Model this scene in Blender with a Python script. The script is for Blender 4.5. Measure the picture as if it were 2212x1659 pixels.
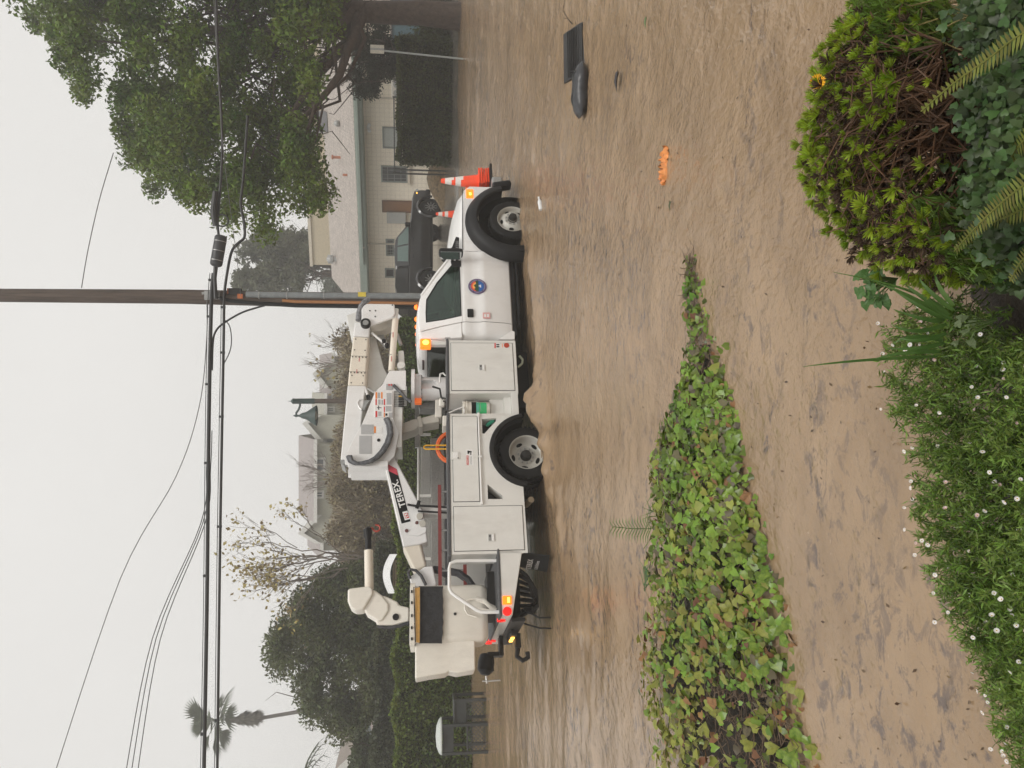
import bpy, bmesh, math, random
import numpy as np
from mathutils import Vector, Matrix
for o in list(bpy.data.objects): bpy.data.objects.remove(o)
random.seed(7); rng = np.random.default_rng(7)
SC = bpy.context.scene; COL = SC.collection
R = math.radians
# ---------------------------------------------------------------- camera (phone held sideways: world up points to the picture's left)
CAMH, PITCH, FPX = 1.818, 0.10683, 1660.0          # focal length in pixels of a 2212 px wide picture
CP, SP = math.cos(PITCH), math.sin(PITCH)
cam = bpy.data.cameras.new('camera'); cam.sensor_fit = 'HORIZONTAL'; cam.sensor_width = 36; cam.lens = 36*FPX/2212
cam.clip_start = 0.05; cam.clip_end = 2000
camo = bpy.data.objects.new('camera', cam); COL.objects.link(camo); SC.camera = camo
camo.matrix_world = Matrix(((0,1,0,0),(-SP,0,-CP,0),(-CP,0,SP,CAMH),(0,0,0,1)))
# ---------------------------------------------------------------- overcast sky, soft sun
SUN_EL, SUN_AZ = R(58), R(200)
wd = bpy.data.worlds.new('World'); SC.world = wd; wd.use_nodes = True
nt = wd.node_tree; nt.nodes.clear()
sk = nt.nodes.new('ShaderNodeTexSky'); sk.sky_type = 'NISHITA'; sk.sun_disc = False
sk.sun_elevation = SUN_EL; sk.sun_rotation = SUN_AZ; sk.dust_density = 6; sk.air_density = 1.2; sk.ozone_density = 1
hs = nt.nodes.new('ShaderNodeHueSaturation'); hs.inputs['Saturation'].default_value = 0.0
mixn = nt.nodes.new('ShaderNodeMix'); mixn.data_type = 'RGBA'; mixn.inputs[0].default_value = 0.86
mixn.inputs[7].default_value = (7.65, 7.5, 7.25, 1)   # cloud deck
bg = nt.nodes.new('ShaderNodeBackground'); bg.inputs[1].default_value = 0.1
wo = nt.nodes.new('ShaderNodeOutputWorld')
nt.links.new(sk.outputs[0], hs.inputs['Color']); nt.links.new(hs.outputs[0], mixn.inputs[6])
wtc = nt.nodes.new('ShaderNodeTexCoord'); wn = nt.nodes.new('ShaderNodeTexNoise'); wn.inputs['Scale'].default_value = 1.6; wn.inputs['Detail'].default_value = 5
wr = nt.nodes.new('ShaderNodeMapRange'); wr.inputs['To Min'].default_value = .90; wr.inputs['To Max'].default_value = 1.10; wm = nt.nodes.new('ShaderNodeVectorMath'); wm.operation = 'SCALE'
nt.links.new(wtc.outputs['Generated'], wn.inputs['Vector']); nt.links.new(wn.outputs['Fac'], wr.inputs['Value']); nt.links.new(wr.outputs[0], wm.inputs['Scale']); nt.links.new(mixn.outputs[2], wm.inputs[0])
nt.links.new(wm.outputs[0], bg.inputs[0]); nt.links.new(bg.outputs[0], wo.inputs[0])
sl = bpy.data.lights.new('sun', 'SUN'); sl.energy = 1.3; sl.angle = R(22); sl.color = (1, .97, .92)
so = bpy.data.objects.new('sun', sl); COL.objects.link(so)
so.rotation_euler = (R(90)-SUN_EL, 0, R(20))
SC.view_settings.view_transform = 'Standard'; SC.view_settings.look = 'None'
SC.view_settings.exposure = 0.23; SC.view_settings.gamma = 1.0; SC.view_settings.use_curve_mapping = False
SC.render.engine = 'CYCLES'; SC.cycles.use_denoising = True
SC.cycles.use_adaptive_sampling = True; SC.cycles.adaptive_threshold = 0.03
SC.cycles.max_bounces = 6; SC.cycles.transparent_max_bounces = 12; SC.cycles.volume_bounces = 1
SC.cycles.diffuse_bounces = 3; SC.cycles.glossy_bounces = 3; SC.cycles.transmission_bounces = 4
HAZE_D = 0.0034
SC.cycles.volume_step_rate = 4; SC.cycles.sample_clamp_indirect = 6
# ---------------------------------------------------------------- pixel helpers (2212 x 1659 picture) -> points in the place
def ray(dx, dy):
    cx = (829.5-dy)/FPX; cy = (dx-1106)/FPX
    return Vector((cx, CP-cy*SP, -SP-cy*CP))
def at(dx, dy, Y):
    r = ray(dx, dy); t = Y/r.y
    return Vector((r.x*t, Y, CAMH+r.z*t))
def wz(Y):                                            # level of the flood sheet: near flat, then climbing
    Y = np.asarray(Y, float)
    return np.where(Y > 8, 0.17+0.05*(Y-11), -0.08+0.1*np.clip((Y-2)/6, 0, 1)**2)
def gnd(dx, dy):
    r = ray(dx, dy); lo, hi = .5, 80
    for _ in range(50):
        m = (lo+hi)/2; z = CAMH+r.z/r.y*m
        if z > float(wz(m)): lo = m
        else: hi = m
    return at(dx, dy, lo)
TX, TY, TYAW = 2.3206, 14.0696, 0.47498               # front axle of the utility truck and its heading
CT, ST = math.cos(TYAW), math.sin(TYAW)
def T(dx, dy, yl):                                    # pixel -> truck coordinates on the plane y = yl
    r = ray(dx, dy)
    ox, oy = -TX*CT-TY*ST, TX*ST-TY*CT
    d0, d1 = r.x*CT+r.y*ST, -r.x*ST+r.y*CT
    t = (yl-oy)/d1
    return Vector((ox+t*d0, yl, CAMH+t*r.z))
# ---------------------------------------------------------------- mesh building
class MB:
    def __init__(s): s.v = []; s.f = []
    def add(s, vs, fs):
        o = len(s.v); s.v += [tuple(v) for v in vs]; s.f += [tuple(i+o for i in f) for f in fs]; return s
    def box(s, c, d, rot=None):
        c = Vector(c); vs = []
        for sx in (-.5,.5):
            for sy in (-.5,.5):
                for sz in (-.5,.5):
                    p = Vector((sx*d[0], sy*d[1], sz*d[2]))
                    vs.append(c+(rot @ p if rot else p))
        return s.add(vs, [(0,1,3,2),(4,6,7,5),(0,4,5,1),(2,3,7,6),(0,2,6,4),(1,5,7,3)])
    def bb(s, x0, x1, y0, y1, z0, z1): return s.box(((x0+x1)/2,(y0+y1)/2,(z0+z1)/2),(abs(x1-x0),abs(y1-y0),abs(z1-z0)))
    def bar(s, a, b, w, h, up=(0,0,1)):
        a, b = Vector(a), Vector(b); d = (b-a); L = d.length; d.normalize()
        sd = d.cross(Vector(up)); 
        if sd.length < 1e-4: sd = d.cross(Vector((1,0,0)))
        sd.normalize(); u = sd.cross(d)
        rot = Matrix((d, sd, u)).transposed()
        return s.box((a+b)/2, (L, w, h), rot)
    def tube(s, path, r, n=8, caps=True):
        path = [Vector(p) for p in path]; m = len(path)
        rs = r if isinstance(r, (list, tuple)) else [r]*m
        t0 = (path[1]-path[0]).normalized()
        ref = Vector((0,0,1)) if abs(t0.z) < .9 else Vector((1,0,0))
        u = t0.cross(ref).normalized(); vs = []
        for i, p in enumerate(path):
            t = ((path[min(i+1,m-1)]-path[max(i-1,0)])).normalized()
            u = (u-t*u.dot(t)).normalized(); w = t.cross(u)
            for k in range(n):
                a = 2*math.pi*k/n; vs.append(p+(u*math.cos(a)+w*math.sin(a))*rs[i])
        fs = [(i*n+k, i*n+(k+1)%n, (i+1)*n+(k+1)%n, (i+1)*n+k) for i in range(m-1) for k in range(n)]
        if caps: fs += [tuple(range(n))[::-1], tuple((m-1)*n+k for k in range(n))]
        return s.add(vs, fs)
    def cyl(s, a, b, r0, r1=None, n=16): return s.tube([a, b], [r0, r0 if r1 is None else r1], n)
    def lathe(s, prof, org, axis, n=24, a0=0, a1=2*math.pi, close=False):
        ax = Vector(axis).normalized(); ref = Vector((0,0,1)) if abs(ax.z) < .9 else Vector((1,0,0))
        u = ref-ax*ref.dot(ax); u.normalize(); w = ax.cross(u); org = Vector(org); vs = []
        full = abs(a1-a0-2*math.pi) < 1e-6; nn = n if full else n+1
        for k in range(nn):
            a = a0+(a1-a0)*k/n; d = u*math.cos(a)+w*math.sin(a)
            for r, h in prof: vs.append(org+d*r+ax*h)
        m = len(prof); fs = []; mm = m if close else m-1
        for k in range(n):
            k2 = (k+1) % nn
            for i in range(mm): j = (i+1) % m; fs.append((k*m+i, k*m+j, k2*m+j, k2*m+i))
        if close and not full: fs += [tuple(range(m)), tuple(range((nn-1)*m, nn*m))[::-1]]
        return s.add(vs, fs)
    def prism(s, poly, vec):
        vec = Vector(vec); n = len(poly); P = [Vector(p) for p in poly]
        return s.add(P+[p+vec for p in P], [tuple(range(n)), tuple(range(2*n-1, n-1, -1))]+[(i, i+n, (i+1)%n+n, (i+1)%n) for i in range(n)])
    def ring(s, out, inn, vec):
        vec = Vector(vec); n = len(out); A = [Vector(p) for p in out]; B = [Vector(p) for p in inn]
        fs = []
        for i in range(n):
            j = (i+1) % n
            fs += [(i,j,n+j,n+i), (2*n+i,3*n+i,3*n+j,2*n+j), (i,2*n+i,2*n+j,j), (n+i,n+j,3*n+j,3*n+i)]
        return s.add(A+B+[p+vec for p in A]+[p+vec for p in B], fs)
    def loft(s, secs, closed=True, caps=True):
        n = len(secs[0]); m = len(secs); vs = [p for q in secs for p in q]; fs = []
        for i in range(m-1):
            for k in range(n if closed else n-1):
                k2 = (k+1) % n; fs.append((i*n+k, i*n+k2, (i+1)*n+k2, (i+1)*n+k))
        if caps: fs += [tuple(range(n))[::-1], tuple((m-1)*n+k for k in range(n))]
        return s.add(vs, fs)
    def ball(s, c, r, n=12, m=8):
        r = (r,r,r) if not isinstance(r, (tuple,list)) else r; c = Vector(c); vs = [c+Vector((0,0,r[2]))]
        for i in range(1, m):
            a = math.pi*i/m
            for k in range(n):
                b = 2*math.pi*k/n; vs.append(c+Vector((r[0]*math.sin(a)*math.cos(b), r[1]*math.sin(a)*math.sin(b), r[2]*math.cos(a))))
        vs.append(c-Vector((0,0,r[2]))); L = len(vs)-1
        fs = [(0, 1+k, 1+(k+1)%n) for k in range(n)]
        for i in range(m-2):
            for k in range(n): fs.append((1+i*n+k, 1+(i+1)*n+k, 1+(i+1)*n+(k+1)%n, 1+i*n+(k+1)%n))
        fs += [(L, 1+(m-2)*n+(k+1)%n, 1+(m-2)*n+k) for k in range(n)]
        return s.add(vs, fs)
    def build(s, name, mat, parent=None, smooth=30, bevel=0, seg=2, fix=True):
        me = bpy.data.meshes.new(name); me.from_pydata(s.v, [], s.f)
        if fix:
            bm = bmesh.new(); bm.from_mesh(me); bmesh.ops.recalc_face_normals(bm, faces=bm.faces); bm.to_mesh(me); bm.free()
        me.materials.append(mat)
        o = bpy.data.objects.new(name, me); COL.objects.link(o)
        if parent: o.parent = parent
        if bevel:
            b = o.modifiers.new('bevel', 'BEVEL'); b.width = bevel; b.segments = seg; b.limit_method = 'ANGLE'; b.angle_limit = R(35); b.harden_normals = True
            me.shade_smooth(); me.set_sharp_from_angle(angle=R(50))
        elif smooth:
            me.shade_smooth(); me.set_sharp_from_angle(angle=R(smooth))
        return o
def npmesh(name, V, Fq, mat, parent=None, smooth=False):        # big meshes from numpy arrays (n x 3, faces m x k)
    me = bpy.data.meshes.new(name); V = np.ascontiguousarray(V, np.float32); Fq = np.ascontiguousarray(Fq, np.int32)
    k = Fq.shape[1]
    me.vertices.add(len(V)); me.vertices.foreach_set('co', V.ravel())
    me.loops.add(Fq.size); me.loops.foreach_set('vertex_index', Fq.ravel())
    me.polygons.add(len(Fq)); me.polygons.foreach_set('loop_start', np.arange(0, Fq.size, k, dtype=np.int32))
    me.update(calc_edges=True); me.materials.append(mat)
    if smooth: me.shade_smooth()
    o = bpy.data.objects.new(name, me); COL.objects.link(o)
    if parent: o.parent = parent
    return o
def tag(o, label=None, cat=None, group=None, kind=None):
    if label: o['label'] = label
    if cat: o['category'] = cat
    if group: o['group'] = group
    if kind: o['kind'] = kind
    return o
def thing(name, label, cat, loc=(0,0,0), rz=0, group=None):
    o = bpy.data.objects.new(name, None); o.empty_display_size = .2; COL.objects.link(o)
    o.location = loc; o.rotation_euler = (0,0,rz); return tag(o, label, cat, group)
def dup(o, parent=None):
    c = o.copy(); COL.objects.link(c); c.parent = parent
    for ch in o.children: dup(ch, c)
    return c
def cut(o, mb):                                        # boolean difference, applied at once
    c = mb.build('cutter', o.data.materials[0], None, 0)
    m = o.modifiers.new('b', 'BOOLEAN'); m.object = c; m.operation = 'DIFFERENCE'; m.solver = 'EXACT'
    c.matrix_world = Matrix.Identity(4); par = o.parent; o.parent = None
    bpy.context.view_layer.update(); dg = bpy.context.evaluated_depsgraph_get()
    me = bpy.data.meshes.new_from_object(o.evaluated_get(dg)); o.modifiers.remove(m); o.data = me; o.parent = par
    me.shade_smooth(); me.set_sharp_from_angle(angle=R(30))
    bpy.data.objects.remove(c); return o
def text(name, body, mat, parent, size, M, depth=.001, bold=0):
    cu = bpy.data.curves.new(name, 'FONT'); cu.body = body; cu.size = size; cu.extrude = depth; cu.offset = bold; cu.space_character = 1.12; cu.align_x = 'CENTER'; cu.align_y = 'CENTER'
    t = bpy.data.objects.new(name, cu); COL.objects.link(t); bpy.context.view_layer.update()
    me = bpy.data.meshes.new_from_object(t.evaluated_get(bpy.context.evaluated_depsgraph_get())); bpy.data.objects.remove(t)
    o = bpy.data.objects.new(name, me); COL.objects.link(o); me.materials.clear(); me.materials.append(mat); o.parent = parent; o.matrix_local = M
    return o
# ---------------------------------------------------------------- materials
MATS = {}
def mat(name, col, rough=.5, metal=0, var=.06, scale=6, bump=0, bscale=40, coat=0, emit=0, col2=None, spec=.5, island=0, trans=0, dirt=0):
    if name in MATS: return MATS[name]
    m = bpy.data.materials.new(name); m.use_nodes = True; MATS[name] = m
    nt = m.node_tree; N = nt.nodes; L = nt.links; b = N['Principled BSDF']
    b.inputs['Roughness'].default_value = rough; b.inputs['Metallic'].default_value = metal
    b.inputs['Coat Weight'].default_value = coat; b.inputs['Coat Roughness'].default_value = .08
    b.inputs['Specular IOR Level'].default_value = spec
    tc = N.new('ShaderNodeTexCoord')
    nz = N.new('ShaderNodeTexNoise'); nz.inputs['Scale'].default_value = scale; nz.inputs['Detail'].default_value = 5; nz.inputs['Roughness'].default_value = .6
    L.new(tc.outputs['Object'], nz.inputs['Vector'])
    cr = N.new('ShaderNodeValToRGB'); cr.color_ramp.elements[0].position = .32; cr.color_ramp.elements[1].position = .68
    c2 = col2 or tuple(min(1, c*(1+var)) for c in col); c1 = tuple(c*(1-var) for c in col) if not col2 else col
    cr.color_ramp.elements[0].color = (*c1, 1); cr.color_ramp.elements[1].color = (*c2, 1)
    L.new(nz.outputs['Fac'], cr.inputs['Fac']); out = cr.outputs['Color']
    if dirt:
        n2 = N.new('ShaderNodeTexNoise'); n2.inputs['Scale'].default_value = 3; n2.inputs['Detail'].default_value = 8; n2.inputs['Roughness'].default_value = .75
        mp = N.new('ShaderNodeMapping'); mp.inputs['Scale'].default_value = (1.5, 1.5, .35); L.new(tc.outputs['Object'], mp.inputs['Vector']); L.new(mp.outputs[0], n2.inputs['Vector'])
        r2 = N.new('ShaderNodeValToRGB'); r2.color_ramp.elements[0].position = .50; r2.color_ramp.elements[1].position = .8; r2.color_ramp.elements[1].color = (dirt, dirt, dirt, 1)
        mx = N.new('ShaderNodeMix'); mx.data_type = 'RGBA'; mx.inputs[7].default_value = (.30,.25,.19,1)
        L.new(n2.outputs['Fac'], r2.inputs['Fac']); L.new(r2.outputs['Color'], mx.inputs[0]); L.new(out, mx.inputs[6]); out = mx.outputs[2]
    if island:
        g = N.new('ShaderNodeNewGeometry'); hsv = N.new('ShaderNodeHueSaturation')
        mr = N.new('ShaderNodeMapRange'); mr.inputs['To Min'].default_value = 1-island; mr.inputs['To Max'].default_value = 1+island
        L.new(g.outputs['Random Per Island'], mr.inputs['Value']); L.new(mr.outputs[0], hsv.inputs['Value'])
        ml = N.new('ShaderNodeMath'); ml.operation = 'MULTIPLY_ADD'; ml.inputs[1].default_value = .04; ml.inputs[2].default_value = .48
        L.new(g.outputs['Random Per Island'], ml.inputs[0]); L.new(ml.outputs[0], hsv.inputs['Hue'])
        L.new(out, hsv.inputs['Color']); out = hsv.outputs['Color']
    L.new(out, b.inputs['Base Color'])
    if bump:
        n3 = N.new('ShaderNodeTexNoise'); n3.inputs['Scale'].default_value = bscale; n3.inputs['Detail'].default_value = 4
        L.new(tc.outputs['Object'], n3.inputs['Vector'])
        bp = N.new('ShaderNodeBump'); bp.inputs['Strength'].default_value = bump; bp.inputs['Distance'].default_value = .02
        L.new(n3.outputs['Fac'], bp.inputs['Height']); L.new(bp.outputs['Normal'], b.inputs['Normal'])
    if emit:
        b.inputs['Emission Color'].default_value = (*col, 1); b.inputs['Emission Strength'].default_value = emit
    if trans:                                          # thin leaf: part of the light passes through
        tr = N.new('ShaderNodeBsdfTranslucent'); L.new(out, tr.inputs['Color']); ms = N.new('ShaderNodeMixShader'); ms.inputs[0].default_value = trans
        L.new(b.outputs[0], ms.inputs[1]); L.new(tr.outputs[0], ms.inputs[2]); L.new(ms.outputs[0], N['Material Output'].inputs[0])
    return m
def glass(name, tint, fac=.5, rough=.03):
    m = bpy.data.materials.new(name); m.use_nodes = True; nt = m.node_tree; N = nt.nodes; L = nt.links; N.remove(N['Principled BSDF'])
    t = N.new('ShaderNodeBsdfTransparent'); t.inputs[0].default_value = (*tint, 1)
    g = N.new('ShaderNodeBsdfGlossy'); g.inputs['Roughness'].default_value = rough; g.inputs['Color'].default_value = (.9,.95,.93,1)
    f = N.new('ShaderNodeFresnel'); f.inputs['IOR'].default_value = 1.5
    a = N.new('ShaderNodeMath'); a.operation = 'MULTIPLY_ADD'; a.inputs[1].default_value = 1.0; a.inputs[2].default_value = .03*fac
    x = N.new('ShaderNodeMixShader'); L.new(f.outputs[0], a.inputs[0]); L.new(a.outputs[0], x.inputs[0]); L.new(t.outputs[0], x.inputs[1]); L.new(g.outputs[0], x.inputs[2])
    L.new(x.outputs[0], N['Material Output'].inputs[0]); return m
WHITE = mat('truck_white', (.80,.79,.775), .22, var=.02, coat=.5, dirt=.22)
BODYW = mat('body_white', (.72,.708,.67), .30, var=.03, coat=.3, dirt=.30)
CREAM = mat('fibreglass_cream', (.78,.71,.60), .38, var=.03, dirt=.10)
PLASTW = mat('moulded_white', (.78,.74,.66), .4, var=.03, dirt=.28)
BLACK = mat('black_plastic', (.006,.006,.007), .5, var=.3, spec=.3)
RUBBER = mat('rubber', (.007,.007,.007), .6, var=.3, bump=.2, spec=.25)
DARK = mat('dark_steel', (.016,.015,.014), .5, var=.3, spec=.3)
GREY = mat('grey_steel', (.33,.33,.32), .4, metal=.4, var=.15, scale=20)
TREAD = mat('tread_plate', (.36,.35,.33), .38, metal=.5, var=.2, scale=60, bump=.6, bscale=70)
CAPG = mat('dark_cap', (.075,.077,.082), .5, var=.35, scale=60, bump=.5, bscale=90)
WHEELM = mat('wheel_white', (.50,.49,.45), .4, var=.1, dirt=.5)
BEIGE = mat('beige_paint', (.50,.47,.41), .45, var=.06, dirt=.2)
AMBER = mat('amber_lit', (1,.17,.008), .3, emit=1.5, var=0); AMBERHOT = mat('amber_bulb', (1,.50,.07), .3, emit=3.2, var=0)
AMBERLENS = mat('amber_lens', (.8,.14,.015), .25, var=.05, emit=.25)
REDLIT = mat('red_lit', (.9,.012,.008), .2, emit=.75, var=0); REDREF = mat('red_reflector', (.45,.05,.02), .3)
DECALW = mat('decal_white', (.80,.79,.77), .4, var=.02); DECALR = mat('decal_red', (.62,.04,.035), .4, var=.05); DECALO = mat('decal_orange', (.80,.25,.04), .4, var=.05)
DECALG = mat('decal_grey', (.42,.42,.42), .5, var=.05); INK = mat('ink_black', (.006,.006,.006), .7, var=0, spec=.15)
ORANGE = mat('cone_orange', (.95,.075,.015), .45, var=.06); REFL = mat('cone_band', (.80,.74,.70), .35, var=.04)
GLASST = glass('cab_glass', (.46,.60,.53), .3); GLASSD = glass('dark_glass', (.06,.07,.07)); GLASSW = glass('window_glass', (.25,.28,.28))
SEAT = mat('seat_cloth', (.05,.055,.05), .8)
# ---------------------------------------------------------------- value noise for relief
def vnoise(x, y, seed=0):
    xi = np.floor(x).astype(np.int64); yi = np.floor(y).astype(np.int64); xf = x-xi; yf = y-yi
    def h(a, b):
        n = (a*374761393+b*668265263+seed*1442695041) & 0xffffffff
        n = ((n ^ (n >> 13))*1274126177) & 0xffffffff
        return ((n ^ (n >> 16)) & 0xffff)/65535.0
    u = xf*xf*(3-2*xf); v = yf*yf*(3-2*yf)
    return (h(xi,yi)*(1-u)+h(xi+1,yi)*u)*(1-v)+(h(xi,yi+1)*(1-u)+h(xi+1,yi+1)*u)*v-.5
# ---------------------------------------------------------------- ground and flood water
def gz(X, Y):
    base = wz(Y)-.22
    lift = np.clip((Y-(22.5+1.2*vnoise(X*.3, Y*.3, 3)))/3.5, 0, 1)
    side = np.clip((X-4.0)/2.5, 0, 1)
    return base+.29*lift*side+(.30*np.clip((Y-20.8)/.8, 0, 1))*(1-side)+.03*vnoise(X*.8, Y*.8, 5)
GROUND = mat('wet_asphalt', (.13,.12,.108), .16, var=.5, scale=1.2, bump=.12, bscale=30, col2=(.27,.24,.20))
gy = np.concatenate([np.linspace(-40, 1, 8), np.linspace(2, 46, 160), np.linspace(48, 330, 30)]); gx = np.concatenate([np.linspace(-320, -46, 14), np.linspace(-44, 44, 160), np.linspace(46, 320, 14)])
GX, GY = np.meshgrid(gx, gy)
GZ = gz(GX, np.minimum(GY, 95)); V = np.stack([GX.ravel(), GY.ravel(), GZ.ravel()], 1)
def gridf(r, c):
    i = np.arange((r-1)*(c-1)); a = (i//(c-1))*c+i%(c-1); return np.stack([a, a+1, a+c+1, a+c], 1)
tag(npmesh('ground', V, gridf(len(gy), len(gx)), GROUND, smooth=True), kind='structure')
def water_mat():
    m = bpy.data.materials.new('muddy_water'); m.use_nodes = True; nt = m.node_tree; N = nt.nodes; L = nt.links; b = N['Principled BSDF']
    tc = N.new('ShaderNodeTexCoord')
    def noise(sc, scale, det, rough, dist=0, lo=None, hi=None, rot=0):
        mp = N.new('ShaderNodeMapping'); mp.inputs['Rotation'].default_value = (0, 0, rot); mp.inputs['Scale'].default_value = sc; L.new(tc.outputs['Object'], mp.inputs['Vector'])
        n = N.new('ShaderNodeTexNoise'); n.inputs['Scale'].default_value = scale; n.inputs['Detail'].default_value = det; n.inputs['Roughness'].default_value = rough; n.inputs['Distortion'].default_value = dist
        L.new(mp.outputs[0], n.inputs['Vector'])
        if lo is None: return n.outputs['Fac']
        r = N.new('ShaderNodeMapRange'); r.inputs['From Min'].default_value = lo; r.inputs['From Max'].default_value = hi; L.new(n.outputs['Fac'], r.inputs['Value']); return r.outputs[0]
    silt = noise((.7,1.2,1), 1.6, 5, .6, .6)
    cr = N.new('ShaderNodeValToRGB'); e = cr.color_ramp.elements; e[0].position = .30; e[0].color = (.246,.166,.097,1); e[1].position = .70; e[1].color = (.348,.242,.147,1); L.new(silt, cr.inputs['Fac'])
    def over(prev, fac, k, col):
        x = N.new('ShaderNodeMix'); x.data_type = 'RGBA'; x.inputs[7].default_value = (*col, 1); q = N.new('ShaderNodeMath'); q.operation = 'MULTIPLY'; q.inputs[1].default_value = k
        L.new(fac, q.inputs[0]); L.new(q.outputs[0], x.inputs[0]); L.new(prev, x.inputs[6]); return x
    patch = noise((.4,.8,1), .8, 5, .65, 1.0, .47, .58)       # where the scum gathers
    scum = noise((1.0,1.5,1), 6.5, 10, .74, .5, .51, .60)       # grey drifting scum
    pm = N.new('ShaderNodeMath'); pm.operation = 'MULTIPLY'; L.new(patch, pm.inputs[0]); L.new(scum, pm.inputs[1])
    sm = over(cr.outputs[0], pm.outputs[0], .78, (.085,.068,.068))
    foam = noise((1,1.5,1), 34, 3, .55, .2, .69, .75)
    fm = over(sm.outputs[2], foam, .22, (.66,.52,.38))
    bits = noise((1,1.5,1), 21, 3, .5, .3, .69, .76)            # floating crumbs of bark and leaf
    bm_ = over(fm.outputs[2], bits, .65, (.10,.055,.028))
    L.new(bm_.outputs[2], b.inputs['Base Color'])
    rr = noise((.6,1,1), 1.4, 3, .5, .3, .35, .65); rm = N.new('ShaderNodeMapRange'); rm.inputs['To Min'].default_value = .04; rm.inputs['To Max'].default_value = .12; L.new(rr, rm.inputs['Value']); L.new(rm.outputs[0], b.inputs['Roughness'])
    h1 = noise((1.25,1.0,1), 7.5, 3, .5, .4, rot=.5); h2 = noise((1.2,.95,1), 21, 3, .55, .3, rot=-.35); h3 = noise((1,1,1), 60, 1, .4, 0)
    def mad(a, k, c):
        q = N.new('ShaderNodeMath'); q.operation = 'MULTIPLY_ADD'; q.inputs[1].default_value = k; L.new(a, q.inputs[0]); L.new(c, q.inputs[2]); return q.outputs[0]
    hh = mad(h3, .08, mad(h2, .42, h1))
    sx = N.new('ShaderNodeSeparateXYZ'); L.new(tc.outputs['Object'], sx.inputs[0]); cm = N.new('ShaderNodeMapRange'); cm.inputs['From Min'].default_value = -2.2; cm.inputs['From Max'].default_value = 1.5; cm.inputs['To Min'].default_value = .30; cm.inputs['To Max'].default_value = 1.0; L.new(sx.outputs[0], cm.inputs['Value'])
    gust = noise((.5,.9,1), .9, 3, .5, .5, .35, .65); gm = N.new('ShaderNodeMapRange'); gm.inputs['To Min'].default_value = .45; gm.inputs['To Max'].default_value = 1.0; L.new(gust, gm.inputs['Value'])
    ml_ = N.new('ShaderNodeMath'); ml_.operation = 'MULTIPLY'; L.new(cm.outputs[0], ml_.inputs[0]); L.new(gm.outputs[0], ml_.inputs[1])
    bp = N.new('ShaderNodeBump'); bp.inputs['Distance'].default_value = .042; L.new(ml_.outputs[0], bp.inputs['Strength']); L.new(hh, bp.inputs['Height']); L.new(bp.outputs[0], b.inputs['Normal'])
    b.inputs['Specular IOR Level'].default_value = .5; return m
ry = 0.9*np.exp(np.linspace(0, math.log(42/.9), 640)); cs = np.linspace(-1, 1, 420)
CY = np.repeat(ry[:, None], 420, 1); CX = cs[None, :]*(3+.72*ry[:, None])
Z = wz(CY)
def oct_(x, y, seed): return vnoise(x, y, seed)+.5*vnoise(2.1*x, 2.1*y, seed+1)+.25*vnoise(4.3*x, 4.3*y, seed+2)
chop = np.clip((CX+3)/6, .35, 1)*np.clip(CY/5, .45, 1.0)
nearw = np.clip((8.5-CY)/4, 0, 1)
def ridge(x, y, seed): return .25-np.abs(vnoise(x, y, seed)+.4*vnoise(2.1*x, 2.1*y, seed+1))
wx, wy = .35*vnoise(CX*1.3, CY*1.3, 4), .35*vnoise(CX*1.3, CY*1.3, 6)
Z = Z+.034*oct_(CX*.55+.4*vnoise(CX, CY, 9), CY*1.2, 11)+chop*((1-nearw)*.030*ridge(CX*3.4+2*wx+.9*CY, CY*4.6+2*wy, 21)+nearw*.020*ridge(CX*4.6+3*wx+CY, CY*4.2+3*wy, 25))+.010*chop*vnoise(CX*8, CY*10, 31)
def mound(px, py, sx, sy, h, rot=0):
    global Z
    p = gnd(px, py); a = (CX-p.x)*math.cos(rot)+(CY-p.y)*math.sin(rot); b = -(CX-p.x)*math.sin(rot)+(CY-p.y)*math.cos(rot)
    Z = Z+h*np.exp(-(a/sx)**2-(b/sy)**2)*(1+.8*vnoise(CX*6, CY*6, 77)+.25*vnoise(CX*16, CY*16, 78))
mound(1172,862,.45,.17,.17,.45); mound(1180,905,.7,.2,.08,.45); mound(1188,1020,.5,.15,.11,.45); mound(1150,560,.5,.16,.06,.45); mound(1160,700,.9,.12,.05,.45); mound(1128,470,.3,.1,.05,.45); mound(1205,1100,.8,.2,.05,.45)
tag(npmesh('flood_water', np.stack([CX.ravel(), CY.ravel(), Z.ravel()], 1), gridf(640, 420), water_mat(), smooth=True), kind='structure')
# ================================================================ utility truck
TR = thing('utility_truck', 'white utility bucket truck standing hub-deep in the brown flood water', 'truck', (TX, TY, 0), TYAW)
def P(pts, y, t, name, m, bevel=0, parent=TR, mb=None):          # polygon given in picture pixels on a plane of the truck, with thickness t
    b = mb or MB(); b.prism([T(a, c, y) for a, c in pts], (0, t, 0))
    return b.build(name, m, parent, 30, bevel) if name else b
def TP(pts, y): return [T(a, c, yy) for (a, c), yy in zip(pts, y if isinstance(y, (list, tuple)) else [y]*len(pts))]
def rect(x0, x1, z0, z1, y, t, name, m, bevel=0, parent=TR):
    return MB().bb(x0, x1, y, y+t, z0, z1).build(name, m, parent, 30, bevel)
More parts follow.
